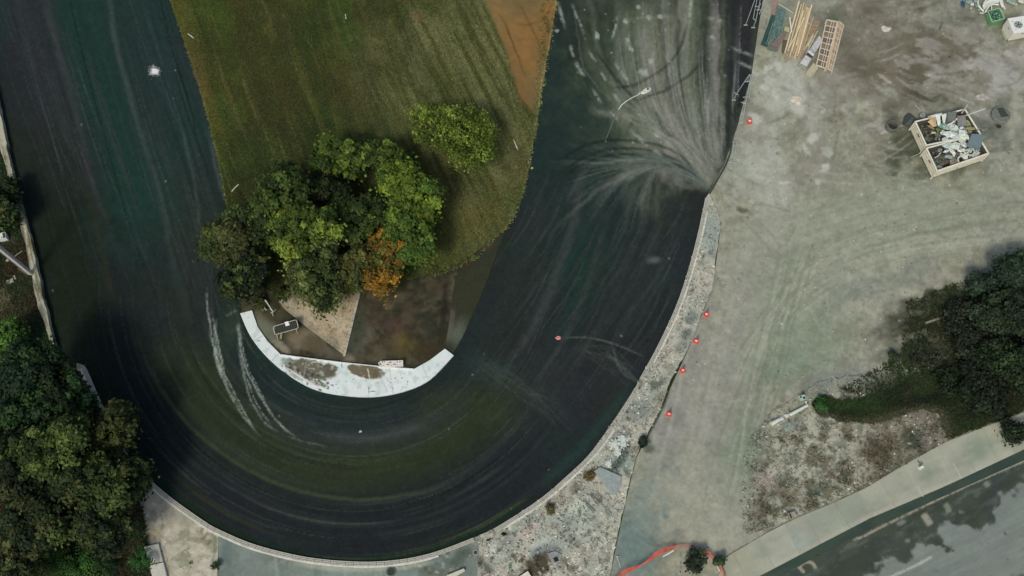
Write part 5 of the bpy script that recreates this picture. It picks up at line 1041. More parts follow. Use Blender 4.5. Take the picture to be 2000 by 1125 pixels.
m = MB()
for p in ((739, 709), (741, 711)): m.slab4([W(p[0], p[1]-1.5, .42), W(p[0]+3, p[1]-1.5, .42), W(p[0]+3, p[1]+2, .42), W(p[0], p[1]+2, .42)], .06)
ch = m.build('tab', M(206, 196, 184), o)

def fence_frame(lb, segs, legs, h=.9):
    c = segs[0][0]; t = thing('steel_barrier', lb, 'barrier', W(c[0], c[1], 0, 0)); g = M(166, 174, 166, .5, .15, .2)
    for p, q in segs:
        m = MB(); m.beam(W(*p, h), W(*q, h), .045, .045); m.build('rail', g, t)
    for p in legs:
        m = MB(); A = W(*p, h); m.beam(A, (A.x, A.y, .03), .05, .05); m.box((A.x, A.y, .03), (.3, .08, .05)); m.build('leg', g, t)
fence_frame('steel barrier on the track edge at the very top beside the timber', [((1477, -8), (1461, 36)), ((1486, -6), (1476, 41)), ((1480, -8), (1471, 36)), ((1474, 12), (1484, 14)), ((1492, 4), (1483, 28)), ((1471, 36), (1477, 41))], [(1461, 36), (1476, 41), (1486, 6)])
fence_frame('bent steel barrier hanging over the track edge above the upper cone', [((1464, 145), (1438, 184)), ((1466, 148), (1459, 190)), ((1470, 146), (1463, 192)), ((1459, 190), (1454, 214)), ((1454, 214), (1452, 232)), ((1456, 160), (1464, 158)), ((1451, 190), (1462, 189)), ((1447, 200), (1457, 199)), ((1463, 147), (1471, 146)), ((1434, 181), (1442, 185)), ((1445, 230), (1453, 231))], [(1438, 184), (1459, 190), (1453, 228), (1464, 147)])
fence_frame('low steel barrier lying across the edge below the upper cone', [((1439, 277), (1434, 312)), ((1434, 276), (1430, 305)), ((1430, 277), (1442, 277)), ((1421, 317), (1438, 317)), ((1434, 312), (1421, 317))], [(1438, 280), (1434, 310)], .35)
m = MB()
for p, q in [((1432, 262), (1426, 300)), ((1426, 300), (1418, 322)), ((1418, 322), (1402, 350)), ((1402, 350), (1386, 378))]: m.beam(W(*p, .05), W(*q, .05), .12, .1)
m.solo('rubber_strip', M(50, 66, 54), 'dark strip lying along the track edge below the steel barriers', 'strip')

# ------------------------------------------------------------------ timber and sheets by the top edge of the yard
TW = [(206, 186, 142), (216, 200, 160), (180, 156, 116), (196, 174, 132), (152, 136, 108)]
def q7(x, y): return 1480+x/7.033, y/7.033
woodm = [M(*c, .85, .12, 0, 5, .15) for c in TW]
PL = [((570, 10), (375, 720), 18, .18, 1, 'timber plank at the left rim of the stack'), ((600, 60), (415, 700), 15, .3, 0, 'timber plank second from the left rim of the stack'), ((635, 40), (440, 780), 17, .36, 3, 'timber plank third from the left rim of the stack'),
      ((628, 140), (470, 700), 13, .46, 1, 'narrow pale plank on top of the left half of the stack'), ((665, 60), (490, 740), 18, .3, 2, 'darker plank left of the middle of the stack'), ((680, 100), (530, 620), 22, .42, 0, 'wide plank on top of the middle of the stack'),
      ((706, 110), (505, 800), 26, .3, 3, 'widest plank in the right half of the stack'), ((700, 170), (545, 770), 14, .46, 0, 'narrow plank right of the widest one in the stack'), ((742, 66), (560, 730), 16, .52, 1, 'long pale plank at the right rim of the stack'),
      ((640, 240), (430, 660), 12, .52, 1, 'pale plank lying askew on top of the stack'), ((690, 300), (566, 808), 16, .2, 2, 'brown plank under the right rim of the stack'), ((406, 430), (352, 720), 22, .12, 4, 'short brown plank at the lower left of the stack'), ((668, 130), (560, 560), 16, .5, 2, 'honey brown plank on top of the stack right of its middle')]
for i, (a, c, w_, h, k, lb) in enumerate(PL):
    A, B = W(*q7(*a), h), W(*q7(*c), h+rnd.uniform(-.05, .05)); m = MB(); m.beam(A, B, w_/7.033*.041, .06); m.solo('plank', woodm[k], lb, 'plank', 'planks in the timber stack', bevel=.006)
m = MB()
for k in range(10):
    x = 480+k*18; m.beam(W(*q7(x+90, 150+k*12), .12), W(*q7(x-60, 740+k*6), .12), .1, .1)
m.beam(W(*q7(400, 690), .06), W(*q7(570, 800), .06), .12, .06); m.beam(W(*q7(500, 240), .06), W(*q7(690, 290), .06), .12, .06)
m.solo('timber_bed', woodm[4], 'brown lower layer of the timber stack seen between its planks', 'timber')
def ladder(lb, rails, rungs, h, k, mat=None):
    c = W(*q7(*rails[0][0]), 0, 0); t = thing('wooden_rack', lb, 'frame', c); mm = mat or woodm[k]
    for p, q, w_ in rails: m = MB(); m.beam(W(*q7(*p), h), W(*q7(*q), h), w_, .07); m.build('rail', mm, t)
    for p, q in rungs: m = MB(); m.beam(W(*q7(*p), h+.01), W(*q7(*q), h+.01), .07, .055); m.build('rung', mm, t)
    return t
ladder('small open wooden frame at the foot of the timber stack', [((395, 680), (360, 850), .07), ((436, 690), (398, 850), .07)], [((360, 846), (398, 848)), ((392, 690), (436, 694)), ((372, 790), (412, 794))], .2, 4)
SPL = [((765, 235), (620, 690), 10, .12, 'thin light batten right of the stack'), ((650, 470), (640, 640), 12, .08, 'short batten standing out between stack and crates'), ((700, 330), (690, 470), 9, .1, 'short brown batten between stack and crates'), ((740, 470), (588, 800), 22, .1, 'wide weathered board right of the stack'), ((820, 425), (665, 740), 12, .14, 'long pale batten left of the sheet metal'), ((726, 545), (635, 690), 13, .2, 'short pale plank leaning on the weathered board'), ((680, 305), (742, 340), 9, .22, 'small cross batten at the right side of the stack'), ((610, 560), (655, 720), 10, .1, 'thin crooked batten at the right foot of the stack'), ((770, 450), (690, 640), 22, .17, 'pale board left of the sheet metal')]
for i, (a, c, w_, h, lb) in enumerate(SPL):
    m = MB(); m.beam(W(*q7(*a), h), W(*q7(*c), h), w_/7.033*.041, .05); m.solo('batten', M(*[(196, 180, 138), (150, 122, 84), (130, 104, 72), (160, 140, 116), (190, 182, 150), (200, 184, 138), (190, 170, 124), (150, 132, 96), (186, 180, 150)][i], .85, .2), lb, 'batten', 'loose battens between the stack and the crates')
# narrow crate, ladder crates
t = ladder('narrow brown wooden crate standing against the battens', [((775, 290), (700, 490), .05), ((850, 300), (765, 470), .05)], [((775, 292), (850, 302)), ((757, 350), (830, 352)), ((738, 400), (800, 404)), ((715, 458), (768, 468))], .35, 4)
m = MB(); m.slab4([W(*q7(778, 296), .2), W(*q7(845, 304), .2), W(*q7(765, 468), .2), W(*q7(704, 486), .2)], .12); m.build('floor', M(160, 124, 92), t)
def crate(lb, tl, tr, br, bl, nr, mid, h, floor, rail):
    c = W(*q7(*bl), 0, 0); t = thing('slatted_crate', lb, 'crate', c); P = [W(*q7(*p), h) for p in (tl, tr, br, bl)]; Q = [W(*q7(*p), .1) for p in (tl, tr, br, bl)]
    rm = M(*rail, .85, .15, 0, 6, .25); fm = [M(*floor, .9, .25, 0, 4), M(*[x*.88 for x in floor], .9, .25, 0, 4)]
    for i in range(4):
        m = MB(); m.beam(P[i], P[(i+1) % 4], .08, .07); m.build('rail', rm, t)
        m = MB(); m.beam(P[i], (P[i].x, P[i].y, .02), .07, .07); m.build('post', rm, t)
    for i in range(nr):
        s0, s1 = i/nr+.008, (i+1)/nr-.008; m = MB(); m.slab4([Q[0].lerp(Q[3], s0), Q[1].lerp(Q[2], s0), Q[1].lerp(Q[2], s1), Q[0].lerp(Q[3], s1)], .04); m.build('floor_board', fm[i % 2], t)
        if i: m = MB(); s = i/nr; m.beam(P[0].lerp(P[3], s), P[1].lerp(P[2], s), .05, .05); m.build('rung', rm, t)
    for s in mid: m = MB(); m.beam(P[0].lerp(P[1], s)-Vector((0, 0, .03)), P[3].lerp(P[2], s)-Vector((0, 0, .03)), .05, .05); m.build('stringer', rm, t)
crate('large slatted wooden crate, the left of the pair', (945, 272), (1092, 300), (930, 940), (806, 893), 8, (.5, .72), .5, (134, 116, 100), (198, 186, 160))
crate('tilted slatted wooden crate, the right of the pair, with pinkish boards', (1108, 290), (1178, 345), (1020, 980), (950, 938), 9, (.62,), .4, (184, 160, 132), (192, 178, 152))
m = MB(); m.slab4([W(*q7(1092, 300), .52), W(*q7(1112, 292), .52), W(*q7(975, 925), .52), W(*q7(950, 935), .52)], .05); m.solo('board', M(204, 174, 134, .8), 'pale board lying between the two slatted crates', 'board')
# sheet metal
t = thing('metal_cabinet', 'long grey white sheet metal cabinet with a dark band lying beside the crates', 'cabinet', W(*q7(700, 800)))
def strip(s0, s1, mat, nm, h=.42, w0=0, w1=1, th=.3):
    a, b_, c, d = [W(*q7(*p), h) for p in ((848, 488), (888, 560), (665, 930), (565, 888))]
    m = MB(); L = lambda s, q: a.lerp(d, s).lerp(b_.lerp(c, s), q)
    m.slab4([L(s0, w0), L(s0, w1), L(s1, w1), L(s1, w0)], th); m.build(nm, mat, t)
strip(0, .36, M(196, 196, 192, .4, .25, .2, 3), 'door'); strip(.37, .5, M(176, 178, 176, .4, .3, .2, 5), 'dented_panel', .36); strip(.51, .56, M(214, 214, 208, .4), 'rib', .45); strip(.565, .66, M(66, 68, 66, .5), 'dark_band', .38); strip(.665, .93, M(200, 200, 194, .4, .2, .2, 3), 'cover', .42); strip(.935, 1, M(150, 152, 146, .4, .4, .2, 9), 'foot', .36)
m = MB(); m.slab4([W(*q7(*p), .4) for p in ((765, 858), (828, 915), (740, 1045), (668, 990))], .36); o = m.solo('wooden_box', M(176, 168, 136, .85, .2), 'small closed wooden box below the left slatted crate', 'box', bevel=.02)
m = MB(); m.beam(W(*q7(830, 920), .3), W(*q7(742, 1055), .05), .05, .04); m.solo('batten', M(190, 180, 146), 'single batten leaning on the small wooden box', 'batten')
m = MB(); m.slab4([W(*q7(*p), .1) for p in ((200, -60), (290, -60), (232, 205), (182, 200))], .05); m.solo('board', M(148, 122, 110, .8), 'pinkish brown board at the top edge left of the stack', 'board')
m = MB(); m.beam(W(*q7(190, 85), .06), W(*q7(104, 470), .06), .1, .05); m.solo('board', M(156, 156, 136), 'narrow greyish board along the track edge', 'board')
glass = M(62, 98, 90, .25, .3, 0, 2.5, .6); glass2 = M(48, 80, 72, .3, .3, 0, 3, .5)
m = MB(); m.slab4([W(*q7(*p), .2) for p in ((262, 80), (405, 120), (330, 440), (150, 640))], .03); m.solo('glass_sheet', M(92, 120, 112, .3, .45, 0, 3.2, .8), 'large smeared teal glass sheet left of the timber stack', 'glass sheet')
m = MB(); m.slab4([W(*q7(*p), .24) for p in ((188, 206), (242, 214), (130, 645), (40, 610))], .03); m.solo('glass_sheet', glass2, 'narrow dark teal glass sheet lying beside the track', 'glass sheet')
m = MB(); m.beam(W(*q7(205, 320), .28), W(*q7(118, 610), .28), .03, .03); m.solo('glazing_bar', M(140, 164, 154), 'thin pale bar on the narrow glass sheet', 'bar')
m = MB(); m.beam(W(*q7(415, 0), .26), W(*q7(335, 430), .26), .06, .04); m.solo('glazing_bar', M(110, 146, 136), 'long pale green bar along the right side of the large glass sheet', 'bar')
m = MB(); m.beam(W(*q7(284, 52), .3), W(*q7(492, 182), .3), .06, .05); m.solo('batten', M(184, 182, 156), 'pale batten crossing the top of the large glass sheet', 'batten')
m = MB(); m.beam(W(*q7(438, 235), .55), W(*q7(466, 445), .55), .1, .04); m.solo('board', M(216, 206, 190), 'short whitish board lying upright at the left of the stack', 'board')
m = MB(); m.slab4([W(*q7(*p), .5) for p in ((372, 362), (440, 378), (436, 430), (362, 410))], .16); m.solo('wood_block', M(172, 166, 124), 'olive wooden block by the corner of the large glass sheet', 'block', bevel=.01)
m = MB(); m.slab4([W(*q7(*p), .4) for p in ((362, 428), (402, 445), (285, 660), (170, 612))], .05); m.solo('board', M(120, 104, 96, .85, .25), 'dark pinkish board across the foot of the large glass sheet', 'board')
m = MB(); m.slab4([W(*q7(*p), .3) for p in ((150, 622), (285, 662), (270, 690), (140, 655))], .3); m.solo('crate_end', M(100, 108, 98), 'grey trough end under the dark pinkish board', 'trough')
m = MB(); m.slab4([W(*q7(*p), .15) for p in ((350, 540), (430, 560), (350, 740), (330, 700))], .1); m.solo('board', M(96, 84, 62), 'dark board in the gap between glass and stack', 'board')

# ------------------------------------------------------------------ crumpled sheets
def crumple(nm, mat, lb, cat, cx, cy, rx, ry, h, hz, seed, rz=0, grp=None, n=9, z0=None, sh=None):
    r_ = random.Random(seed); c = W(cx, cy, h); s = S(cx, cy, h); V = []; F = []; K = 14
    # polar sheet with uneven edge and folds
    rad = [r_.uniform(.72, 1.2) for _ in range(K)]; rings = 5
    V.append((c.x, c.y, c.z+hz*r_.uniform(.3, 1)))
    for j in range(1, rings+1):
        for k in range(K):
            a = 6.283*k/K; q = j/rings*rad[k]; x = math.cos(a)*rx*s*q; y = math.sin(a)*ry*s*q; x += r_.uniform(-.12, .12)*rx*s/rings*2; y += r_.uniform(-.12, .12)*ry*s/rings*2
            ca, sa = math.cos(rz), math.sin(rz); z = hz*(1-j/rings*.7)*r_.uniform(.1, 1.2)
            V.append((c.x+x*ca-y*sa, c.y+x*sa+y*ca, c.z+z))
    for k in range(K): F.append((0, 1+k, 1+(k+1) % K))
    for j in range(rings-1):
        for k in range(K): a, b_ = 1+j*K+k, 1+j*K+(k+1) % K; F.append((a, a+K, b_+K, b_))
    m = MB(); m.add(V, F); o = m.solo(nm, mat, lb, cat, grp, smooth_=False); sm = o.modifiers.new('thick', 'SOLIDIFY'); sm.thickness = .015
    return o
WH = M(196, 204, 198, .7, .15, 0, 7, .2)
crumple('cloth', M(196, 186, 170, .85), 'crumpled cream cloth lying on the pale dirt below the timber', 'cloth', 1555, 197, 11, 12, .05, .18, 1)
crumple('cloth', M(188, 182, 172, .85), 'small crumpled white cloth on the dirt right of the crates', 'cloth', 1730, 57, 9, 8, .05, .25, 2)
crumple('paper', M(208, 122, 112, .8), 'pink red scrap lying on the dark track below the bend centre', 'scrap', 1090, 660, 6, 4, .03, .05, 3)
m = MB(); q = random.Random(6)
for k in range(420):
    rr = abs(q.gauss(0, 1)); aa = q.choice([-1.9, 2.6, 3.6, .2, .9])+q.gauss(0, .5); x = 302+math.cos(aa)*rr*6.5; y = 139+math.sin(aa)*rr*6; p = W(x, y, .006+.00015*k); s = q.uniform(.01, .075)/(.6+rr*.8)
    m.add([(p.x+math.cos(t_)*s*q.uniform(.6, 1.2), p.y+math.sin(t_)*s*q.uniform(.6, 1.2), p.z) for t_ in (0, 1.2, 2.5, 3.8, 5.1)], [(0, 1, 2, 3, 4)])
o = m.solo('spilled_powder', M(214, 218, 214, .95, .05, 0, 6, .05), 'splash of white powder on the left straight of the track', 'powder'); o['kind'] = 'stuff'
crumple('paper', M(190, 190, 182), 'tiny pale scrap on the track below the crescent', 'scrap', 704, 843, 3, 2, .02, .05, 5)

# ------------------------------------------------------------------ air unit, green crate, pipes
def q8(x, y): return 1760+x/8.333, y/8.333
def air_unit():
    h = 1.15; TL, TR, BR, BL = [W(*q8(*p), h) for p in ((1738, 300), (1998, 258), (2110, 490), (1838, 542))]; cc = (TL+BR)/2
    t = thing('air_conditioner', 'white square air conditioning unit with round dark fan on top, at the top right corner', 'air conditioner', (cc.x, cc.y, .02))
    wh = M(222, 216, 206, .5, .06, 0, 4, .1); P = [TL, TR, BR, BL]; lo = [Vector((p.x, p.y, .14)) for p in P]
    m = MB(); m.prism([(p.x, p.y) for p in P], .14, h-.05); m.build('cabinet', M(206, 202, 186, .55, .06, 0, 4, .12), t, bevel=.02)
    m = MB(); q = [cc+(p-cc)*1.02 for p in P]; m.prism([(p.x, p.y) for p in q], h-.045, h); m.build('top_panel', wh, t, bevel=.01)
    f = W(*q8(1906, 405), h); m = MB(); m.lathe((f.x, f.y, h+.004), [(.34, 0), (.34, .03), (.3, .03), (.3, .005)], 24); m.build('fan_rim', M(150, 158, 150), t)
    m = MB(); m.lathe((f.x, f.y, h-.02), [(.3, 0), (.3, .026)], 24); m.build('fan_well', M(36, 56, 52, .5), t)
    for k in range(5):
        a = k*1.2566; m = MB(); m.slab4([(f.x+math.cos(a+d)*r, f.y+math.sin(a+d)*r, h+.02+z) for r, d, z in ((.05, -.3, 0), (.27, -.18, 0), (.27, .35, .02), (.05, .4, .02))], .006); m.build('fan_blade', M(74, 100, 94, .4), t)
    m = MB(); m.lathe((f.x, f.y, h+.02), [(.06, 0), (.05, .03)], 12); m.build('fan_hub', M(60, 70, 66), t)
    for x, y in ((1812, 350), (1955, 330), (1868, 478)):
        m = MB(); p = W(*q8(x, y), h); d = (Vector(f)-p).normalized(); m.beam(p-d*.05, p+d*.05, .035, .02); m.v = [(a, b_, c+.01) for a, b_, c in m.v]; m.build('fan_bracket', M(60, 60, 56), t)
    m = MB(); d = (lo[0]-lo[3]).normalized(); n = Vector((-d.y, d.x, 0)); n = -n if (lo[0]+n-cc).length < (lo[0]-cc).length else n
    a, b_ = lo[3].lerp(lo[0], .12)+n*.06, lo[3].lerp(lo[0], .85)+n*.06; m.beam(a, b_, .05, .3); m.build('side_rail', M(186, 190, 170), t)
    m = MB(); c = lo[3].lerp(lo[0], .5)+n*.012; c.z = .8; m.beam(c-d*.1, c+d*.1, .02, .05); m.build('nameplate', M(110, 112, 100), t)
    for p in lo: m = MB(); v = cc.lerp(p, .85); m.box((v.x, v.y, .08), (.14, .14, .14)); m.build('foot', M(90, 92, 84), t)
    m = MB(); d2 = (lo[2]-lo[3]).normalized(); n2 = Vector((d2.y, -d2.x, 0)); a = lo[3].lerp(lo[2], .55)+n2*.01; a.z = .85; m.beam(a, a+d2*.25, .02, .06); m.build('handle', M(100, 96, 88), t)
air_unit()
def green_crate():
    h = .62; P = [W(*q8(*p), h) for p in ((1412, 180), (1600, 135), (1682, 300), (1482, 355))]; cc = sum(P, Vector())/4
    t = thing('plastic_crate', 'green plastic crate full of small scrap beside the air conditioning unit', 'crate', (cc.x, cc.y, .02)); g = M(86, 150, 92, .5, .1, 0, 6, .15); g2 = M(150, 192, 146, .5, .1)
    for i in range(4):
        a, b_ = P[i], P[(i+1) % 4]; ina, inb = a.lerp(cc, .06), b_.lerp(cc, .06); m = MB(); lo = lambda p: Vector((p.x, p.y, .03))
        V = [lo(a), lo(b_), b_, a, lo(ina), lo(inb), inb, ina]; m.add(V, [(0,1,2,3),(7,6,5,4),(3,2,6,7),(0,4,5,1),(0,3,7,4),(1,5,6,2)]); m.build('side', g, t)
        m = MB(); m.beam(a, b_, .06, .05); m.build('rim', g2, t)
    m = MB(); m.prism([(p.x, p.y) for p in P], .03, .08); m.build('floor', g, t)
    r_ = random.Random(3); m = MB(); m2 = MB(); m3 = MB()
    for i in range(60):
        u, v = r_.uniform(.1, .9), r_.uniform(.1, .75); p = P[0].lerp(P[1], u).lerp(P[3].lerp(P[2], u), v); [m, m2, m3][i % 3].box((p.x, p.y, r_.uniform(.3, .5)), (r_.uniform(.04, .14), r_.uniform(.04, .1), .05), r_.uniform(0, 3))
    for q, c, z in ((m, (60, 96, 110), 'blue grey'), (m2, (130, 170, 160), 'pale green'), (m3, (36, 56, 52), 'dark')): 
        q.solo('scrap', M(*c), 'heap of small %s scrap inside the green crate' % z, 'scrap')['kind'] = 'stuff'
green_crate()
pm = M(206, 210, 200, .6, .1, 0, 8, .2)
ARC = [((1260, -60), (1250, 60), (1300, 140), (1345, 190), .3), ((1330, 95), (1390, 30), (1470, -5), (1560, -20), .5), ((1335, 120), (1400, 50), (1490, 15), (1600, 8), .4), ((1345, 150), (1420, 70), (1500, 40), (1590, 35), .45), ((1370, 200), (1420, 110), (1490, 70), (1590, 78), .55), ((1340, 60), (1400, -20), (1460, -50), (1500, -60), .45),
       ((1625, -40), (1640, 20), (1660, 90), (1690, 150), .35), ((1600, -30), (1615, 30), (1625, 70), (1650, 120), .3), ((1465, 85), (1470, 120), (1472, 150), (1474, 175), .3), ((1280, 205), (1310, 214), (1340, 212), (1370, 200), .1)]
PN = ['outer curved pipe at the left of the pipe heap', 'highest arched pipe of the heap', 'second arched pipe from the top of the heap', 'third arched pipe of the heap', 'lowest arched pipe, right behind the green crate', 'arched pipe cut by the top edge of the picture', 'long curved pipe at the right of the heap', 'shorter curved pipe inside the long right hand one', 'short straight pipe pointing at the green crate', 'short pipe lying left of the green crate']
for i, a in enumerate(ARC):
    h = a[4]; pts = [W(*q8(*p), h) for p in smooth(a[:4], 5)]; m = MB(); m.tube(pts, .07 if i < 8 else .045, 8); m.solo('pipe', pm, 'white plastic '+PN[i], 'pipe', 'white plastic pipes heaped in the top right corner', smooth_=True)
for i, (x, y, a, b_, h, c, lb) in enumerate([(1150, 80, 30, 24, .4, (214, 222, 212), 'bright white bag left of the pipe heap'), (1100, 30, 60, 40, .25, (140, 160, 156), 'grey plastic sheeting left of the pipe heap'), (1130, 145, 16, 14, .2, (200, 208, 198), 'little white bag below the plastic sheeting'), (1240, 100, 50, 40, .15, (110, 150, 140), 'greenish plastic sheet beside the pipe heap'), (1215, 20, 50, 30, .3, (150, 164, 160), 'pale grey sheet behind the pipe heap'), (1000, 70, 40, 80, .1, (30, 84, 116), 'blue tarpaulin at the top edge left of the plastic sheeting'),
                                             (1790, 30, 80, 70, .4, (140, 160, 146), 'grey green sack at the top edge right of the pipes'), (1950, 25, 70, 40, .5, (206, 196, 180), 'cream sack in the top right corner'), (1860, 90, 20, 12, .3, (204, 206, 190), 'small pale bag below the sacks in the top right corner'), (1265, 165, 26, 14, .1, (150, 178, 166), 'small green white rag left of the green crate')]):
    px, py = q8(x, y); crumple('plastic_sheet' if 'sheet' in lb or 'tarp' in lb else 'sack', M(*c, .6, .15), lb, 'tarpaulin' if 'tarp' in lb else ('plastic sheet' if 'sheet' in lb else ('rag' if 'rag' in lb else 'sack')), px, py, a/8.33, b_/8.33, h, .3, 40+i)

# ------------------------------------------------------------------ concrete rings, tyre
def ring(cx, cy, r, h, c, lb, inner, slab=False, nm='concrete_ring', seg=28):
    p = W(cx, cy, h); R = r*S(cx, cy, h); t = thing(nm, lb, 'concrete ring', (p.x, p.y, 0)); m = MB(); n = seg
    m.lathe((p.x, p.y, 0), [(R*1.0, 0), (R, h-.03), (R*.96, h), (R*inner, h), (R*inner, .03)], n, cap=False); m.build('ring', M(*c, .9, .2, 0, 5), t)
    m = MB(); m.lathe((p.x, p.y, .0), [(R*inner*.98, 0), (R*inner*.98, .04)], n); m.build('inner_floor', M(50, 54, 46), t); return t, p, R
t, p, R = ring(1956, 222.5, 18, .35, (122, 122, 114), 'round concrete cover with a square dark hatch beside the rubbish skips', .93)
m = MB(); m.lathe((p.x, p.y, .1), [(R*.92, 0), (R*.92, .22)], 28); m.build('lid', M(104, 108, 100, .9, .2, 0, 4), t)
m = MB(); m.slab4([W(1948, 211, .38), W(1959, 210, .38), W(1970, 226, .38), W(1957, 228, .38)], .08); m.build('hatch', M(58, 66, 58, .7), t)
ring(1744, 244, 11.5, .5, (96, 98, 90), 'grey concrete pipe ring left of the rubbish skips', .8)
ring(1950.5, 246, 7, .12, (112, 112, 104), 'small concrete ring below the round cover', .8)
ring(372, 1099, 3.6, .1, (120, 116, 100), 'tiny ring cover on the sandy apron', .55); ring(764, 1116, 10, .08, (84, 98, 92), 'round manhole on the grey slab below the track', .72); ring(941, 1109, 5, .1, (150, 150, 138), 'pale ring in the debris beside the grey slab', .6); ring(929, 1079, 6, .06, (136, 140, 130), 'small round cover at the right end of the grey slab', .6)
m = MB(); m.tube([W(1770, 232, .3), W(1778, 238, .1)], .5, 12); m.solo('drum', M(72, 82, 78), 'dark grey drum lying at the left corner of the skips', 'drum')
crumple('cloth', M(168, 160, 150, .9), 'pale crumpled sheet above the round concrete cover', 'cloth', 1918, 190, 14, 8, .05, .15, 77)

# ------------------------------------------------------------------ the two rubbish skips
def z2(x, y): return 1760+x/7.5, 200+y/7.5
def skip(lb, tl, tr, br, bl, h, c, stamp):
    P = [W(*z2(*p), h) for p in (tl, tr, br, bl)]; cc = sum(P, Vector())/4; t = thing('rubbish_skip', lb, 'skip', (cc.x, cc.y, .02), 'cream rubbish skips'); body = M(*c, .75, .12, 0, 4, .25); rimc = M(214, 210, 190, .7, .12, 0, 6)
    inn = M(84, 84, 76, .9, .3, 0, 4)
    for i in range(4):
        a, b_ = P[i], P[(i+1) % 4]; lo = lambda p: Vector((p.x, p.y, .08)).lerp(Vector((cc.x, cc.y, .08)), .03); ia, ib = a.lerp(cc, .035), b_.lerp(cc, .035); la, lb_ = lo(a), lo(b_); lia, lib = Vector((ia.x, ia.y, .1)), Vector((ib.x, ib.y, .1))
        m = MB(); m.add([la, lb_, b_, a], [(0,1,2,3),(3,2,1,0)]); m.add([lia, lib, ib, ia], [(3,2,1,0)], 1); m.add([a, b_, ib, ia], [(0,1,2,3)]); w_ = m.build('wall', [body, inn], t)
        m = MB(); m.beam(a, b_, .11, .09); m.build('rim', rimc, t, bevel=.015)
        d = (b_-a).normalized(); n = Vector((d.y, -d.x, 0)); n = n if ((a+b_)/2+n-cc).length > ((a+b_)/2-cc).length else -n
        for z in (.3, .62, .98):
            m = MB(); q0, q1 = la.lerp(a, z/h)+n*.03, lb_.lerp(b_, z/h)+n*.03; m.beam(q0.lerp(q1, .03), q0.lerp(q1, .97), .05, .17); m.build('side_board', body, w_)
        if i == 3 and stamp:
            for k in (.46, .54):
                q = la.lerp(lb_, 1-k)*.25+a.lerp(b_, 1-k)*.75+n*.075; m = MB(); dd = d*.05; u = Vector((0, 0, .09))
                m.beam(q-dd-u, q-dd+u, .02, .03); m.beam(q+dd-u, q+dd+u, .02, .03); m.beam(q-dd+u, q+dd+u, .02, .03); m.beam(q-dd, q+dd, .02, .03); m.build('stencil_mark', M(110, 74, 60), w_)
        m = MB(); m.beam((a.x, a.y, .05), a, .09, .09); m.build('corner_post', rimc, t)
    m = MB(); m.prism([(p.x, p.y) for p in [q.lerp(cc, .02) for q in P]], .05, .12); m.build('floor', inn, t)
    return P
H = 1.3
P1 = skip('cream rubbish skip, the upper of the two, with brown cardboard inside', (208, 283), (935, 100), (1165, 470), (368, 628), H, (202, 196, 172), True)
P2 = skip('cream rubbish skip, the lower of the two, heaped with grey scrap', (372, 672), (1110, 470), (1282, 745), (528, 1005), H, (206, 198, 176), True)
# rubbish
r_ = random.Random(21)
def in_skip(P, u, v, z): p = P[0].lerp(P[1], u).lerp(P[3].lerp(P[2], u), v); return Vector((p.x, p.y, z))
for P, lb, sd, zz in ((P1, 'jumble of small dark scrap filling the upper skip', 1, lambda u: .35+.55*u), (P2, 'jumble of small grey scrap filling the lower skip', 2, lambda u: .5+.35*u)):
    cs = [(66, 70, 62), (112, 118, 110), (116, 110, 98), (164, 172, 164), (50, 52, 48), (90, 96, 84)]; m = MB()
    for i in range(620):
        u, v = r_.uniform(.05, .95), r_.uniform(.07, .93); z = zz(u)*r_.uniform(.75, 1.05); p = in_skip(P, u, v, z); l = r_.uniform(.08, .5); a = r_.uniform(0, 6.28)
        mi = r_.choice([0, 4, 4, 0, 5, 1, 2] if u < .36 or sd == 2 and u < .25 else [0, 1, 1, 3, 3, 4, 5]); d = Vector((math.cos(a), math.sin(a), r_.uniform(-.3, .3)))*l/2; m.beam(p-d, p+d, r_.uniform(.03, .16), r_.uniform(.01, .05), mi)
    o = m.solo('scrap_heap', [M(*c) for c in cs], lb, 'scrap heap'); o['kind'] = 'stuff'
def sheet(a, mat, h, nm, lb, cat, th=.03, grp=None):
    m = MB(); hh = h if isinstance(h, (list, tuple)) else [h]*4; m.slab4([W(*z2(*p), q) for p, q in zip(a, hh)], th); return m.solo(nm, mat, lb, cat, grp)
CB = M(170, 148, 104, .9, .1, 0, 8, .15)
sheet([(390, 200), (500, 190), (520, 340), (460, 330)], CB, [1.5, 1.4, 1.15, 1.1], 'cardboard', 'folded brown cardboard standing up in the upper skip', 'cardboard')
sheet([(385, 280), (450, 250), (520, 345), (470, 360)], M(186, 164, 116, .9, .1, 0, 6, .15), [1.3, 1.4, 1.05, 1.0], 'cardboard', 'golden cardboard flap in front of the standing one in the upper skip', 'cardboard')
sheet([(370, 340), (420, 330), (500, 390), (440, 380)], M(150, 120, 72, .9), [1.0, 1.0, .85, .85], 'cardboard', 'dull brown cardboard strip low in the upper skip', 'cardboard')
sheet([(440, 430), (500, 430), (520, 455), (450, 460)], M(190, 180, 140, .9), [.9, .9, .8, .8], 'cardboard', 'small cream cardboard piece low in the upper skip', 'cardboard')
sheet([(500, 180), (570, 180), (580, 330), (540, 345)], WH, [1.45, 1.45, 1.2, 1.1], 'plastic_sheet', 'white plastic strip hanging over the top rim, the left one', 'plastic sheet')
sheet([(595, 180), (668, 165), (640, 320), (615, 320)], WH, [1.45, 1.45, 1.2, 1.1], 'plastic_sheet', 'white plastic strip hanging over the top rim, the right one', 'plastic sheet')
crumple('plastic_sheet', WH, 'white film rumpled along the top rim of the upper skip', 'plastic sheet', *z2(500, 190), 15, 3, 1.38, .12, 8, .25)
def zbox(tl, tr, br, bl, h, th, mat, nm, lb, cat, rz=0):
    m = MB(); m.slab4([W(*z2(*p), h) for p in (tl, tr, br, bl)], th); return m.solo(nm, mat, lb, cat, bevel=.01)
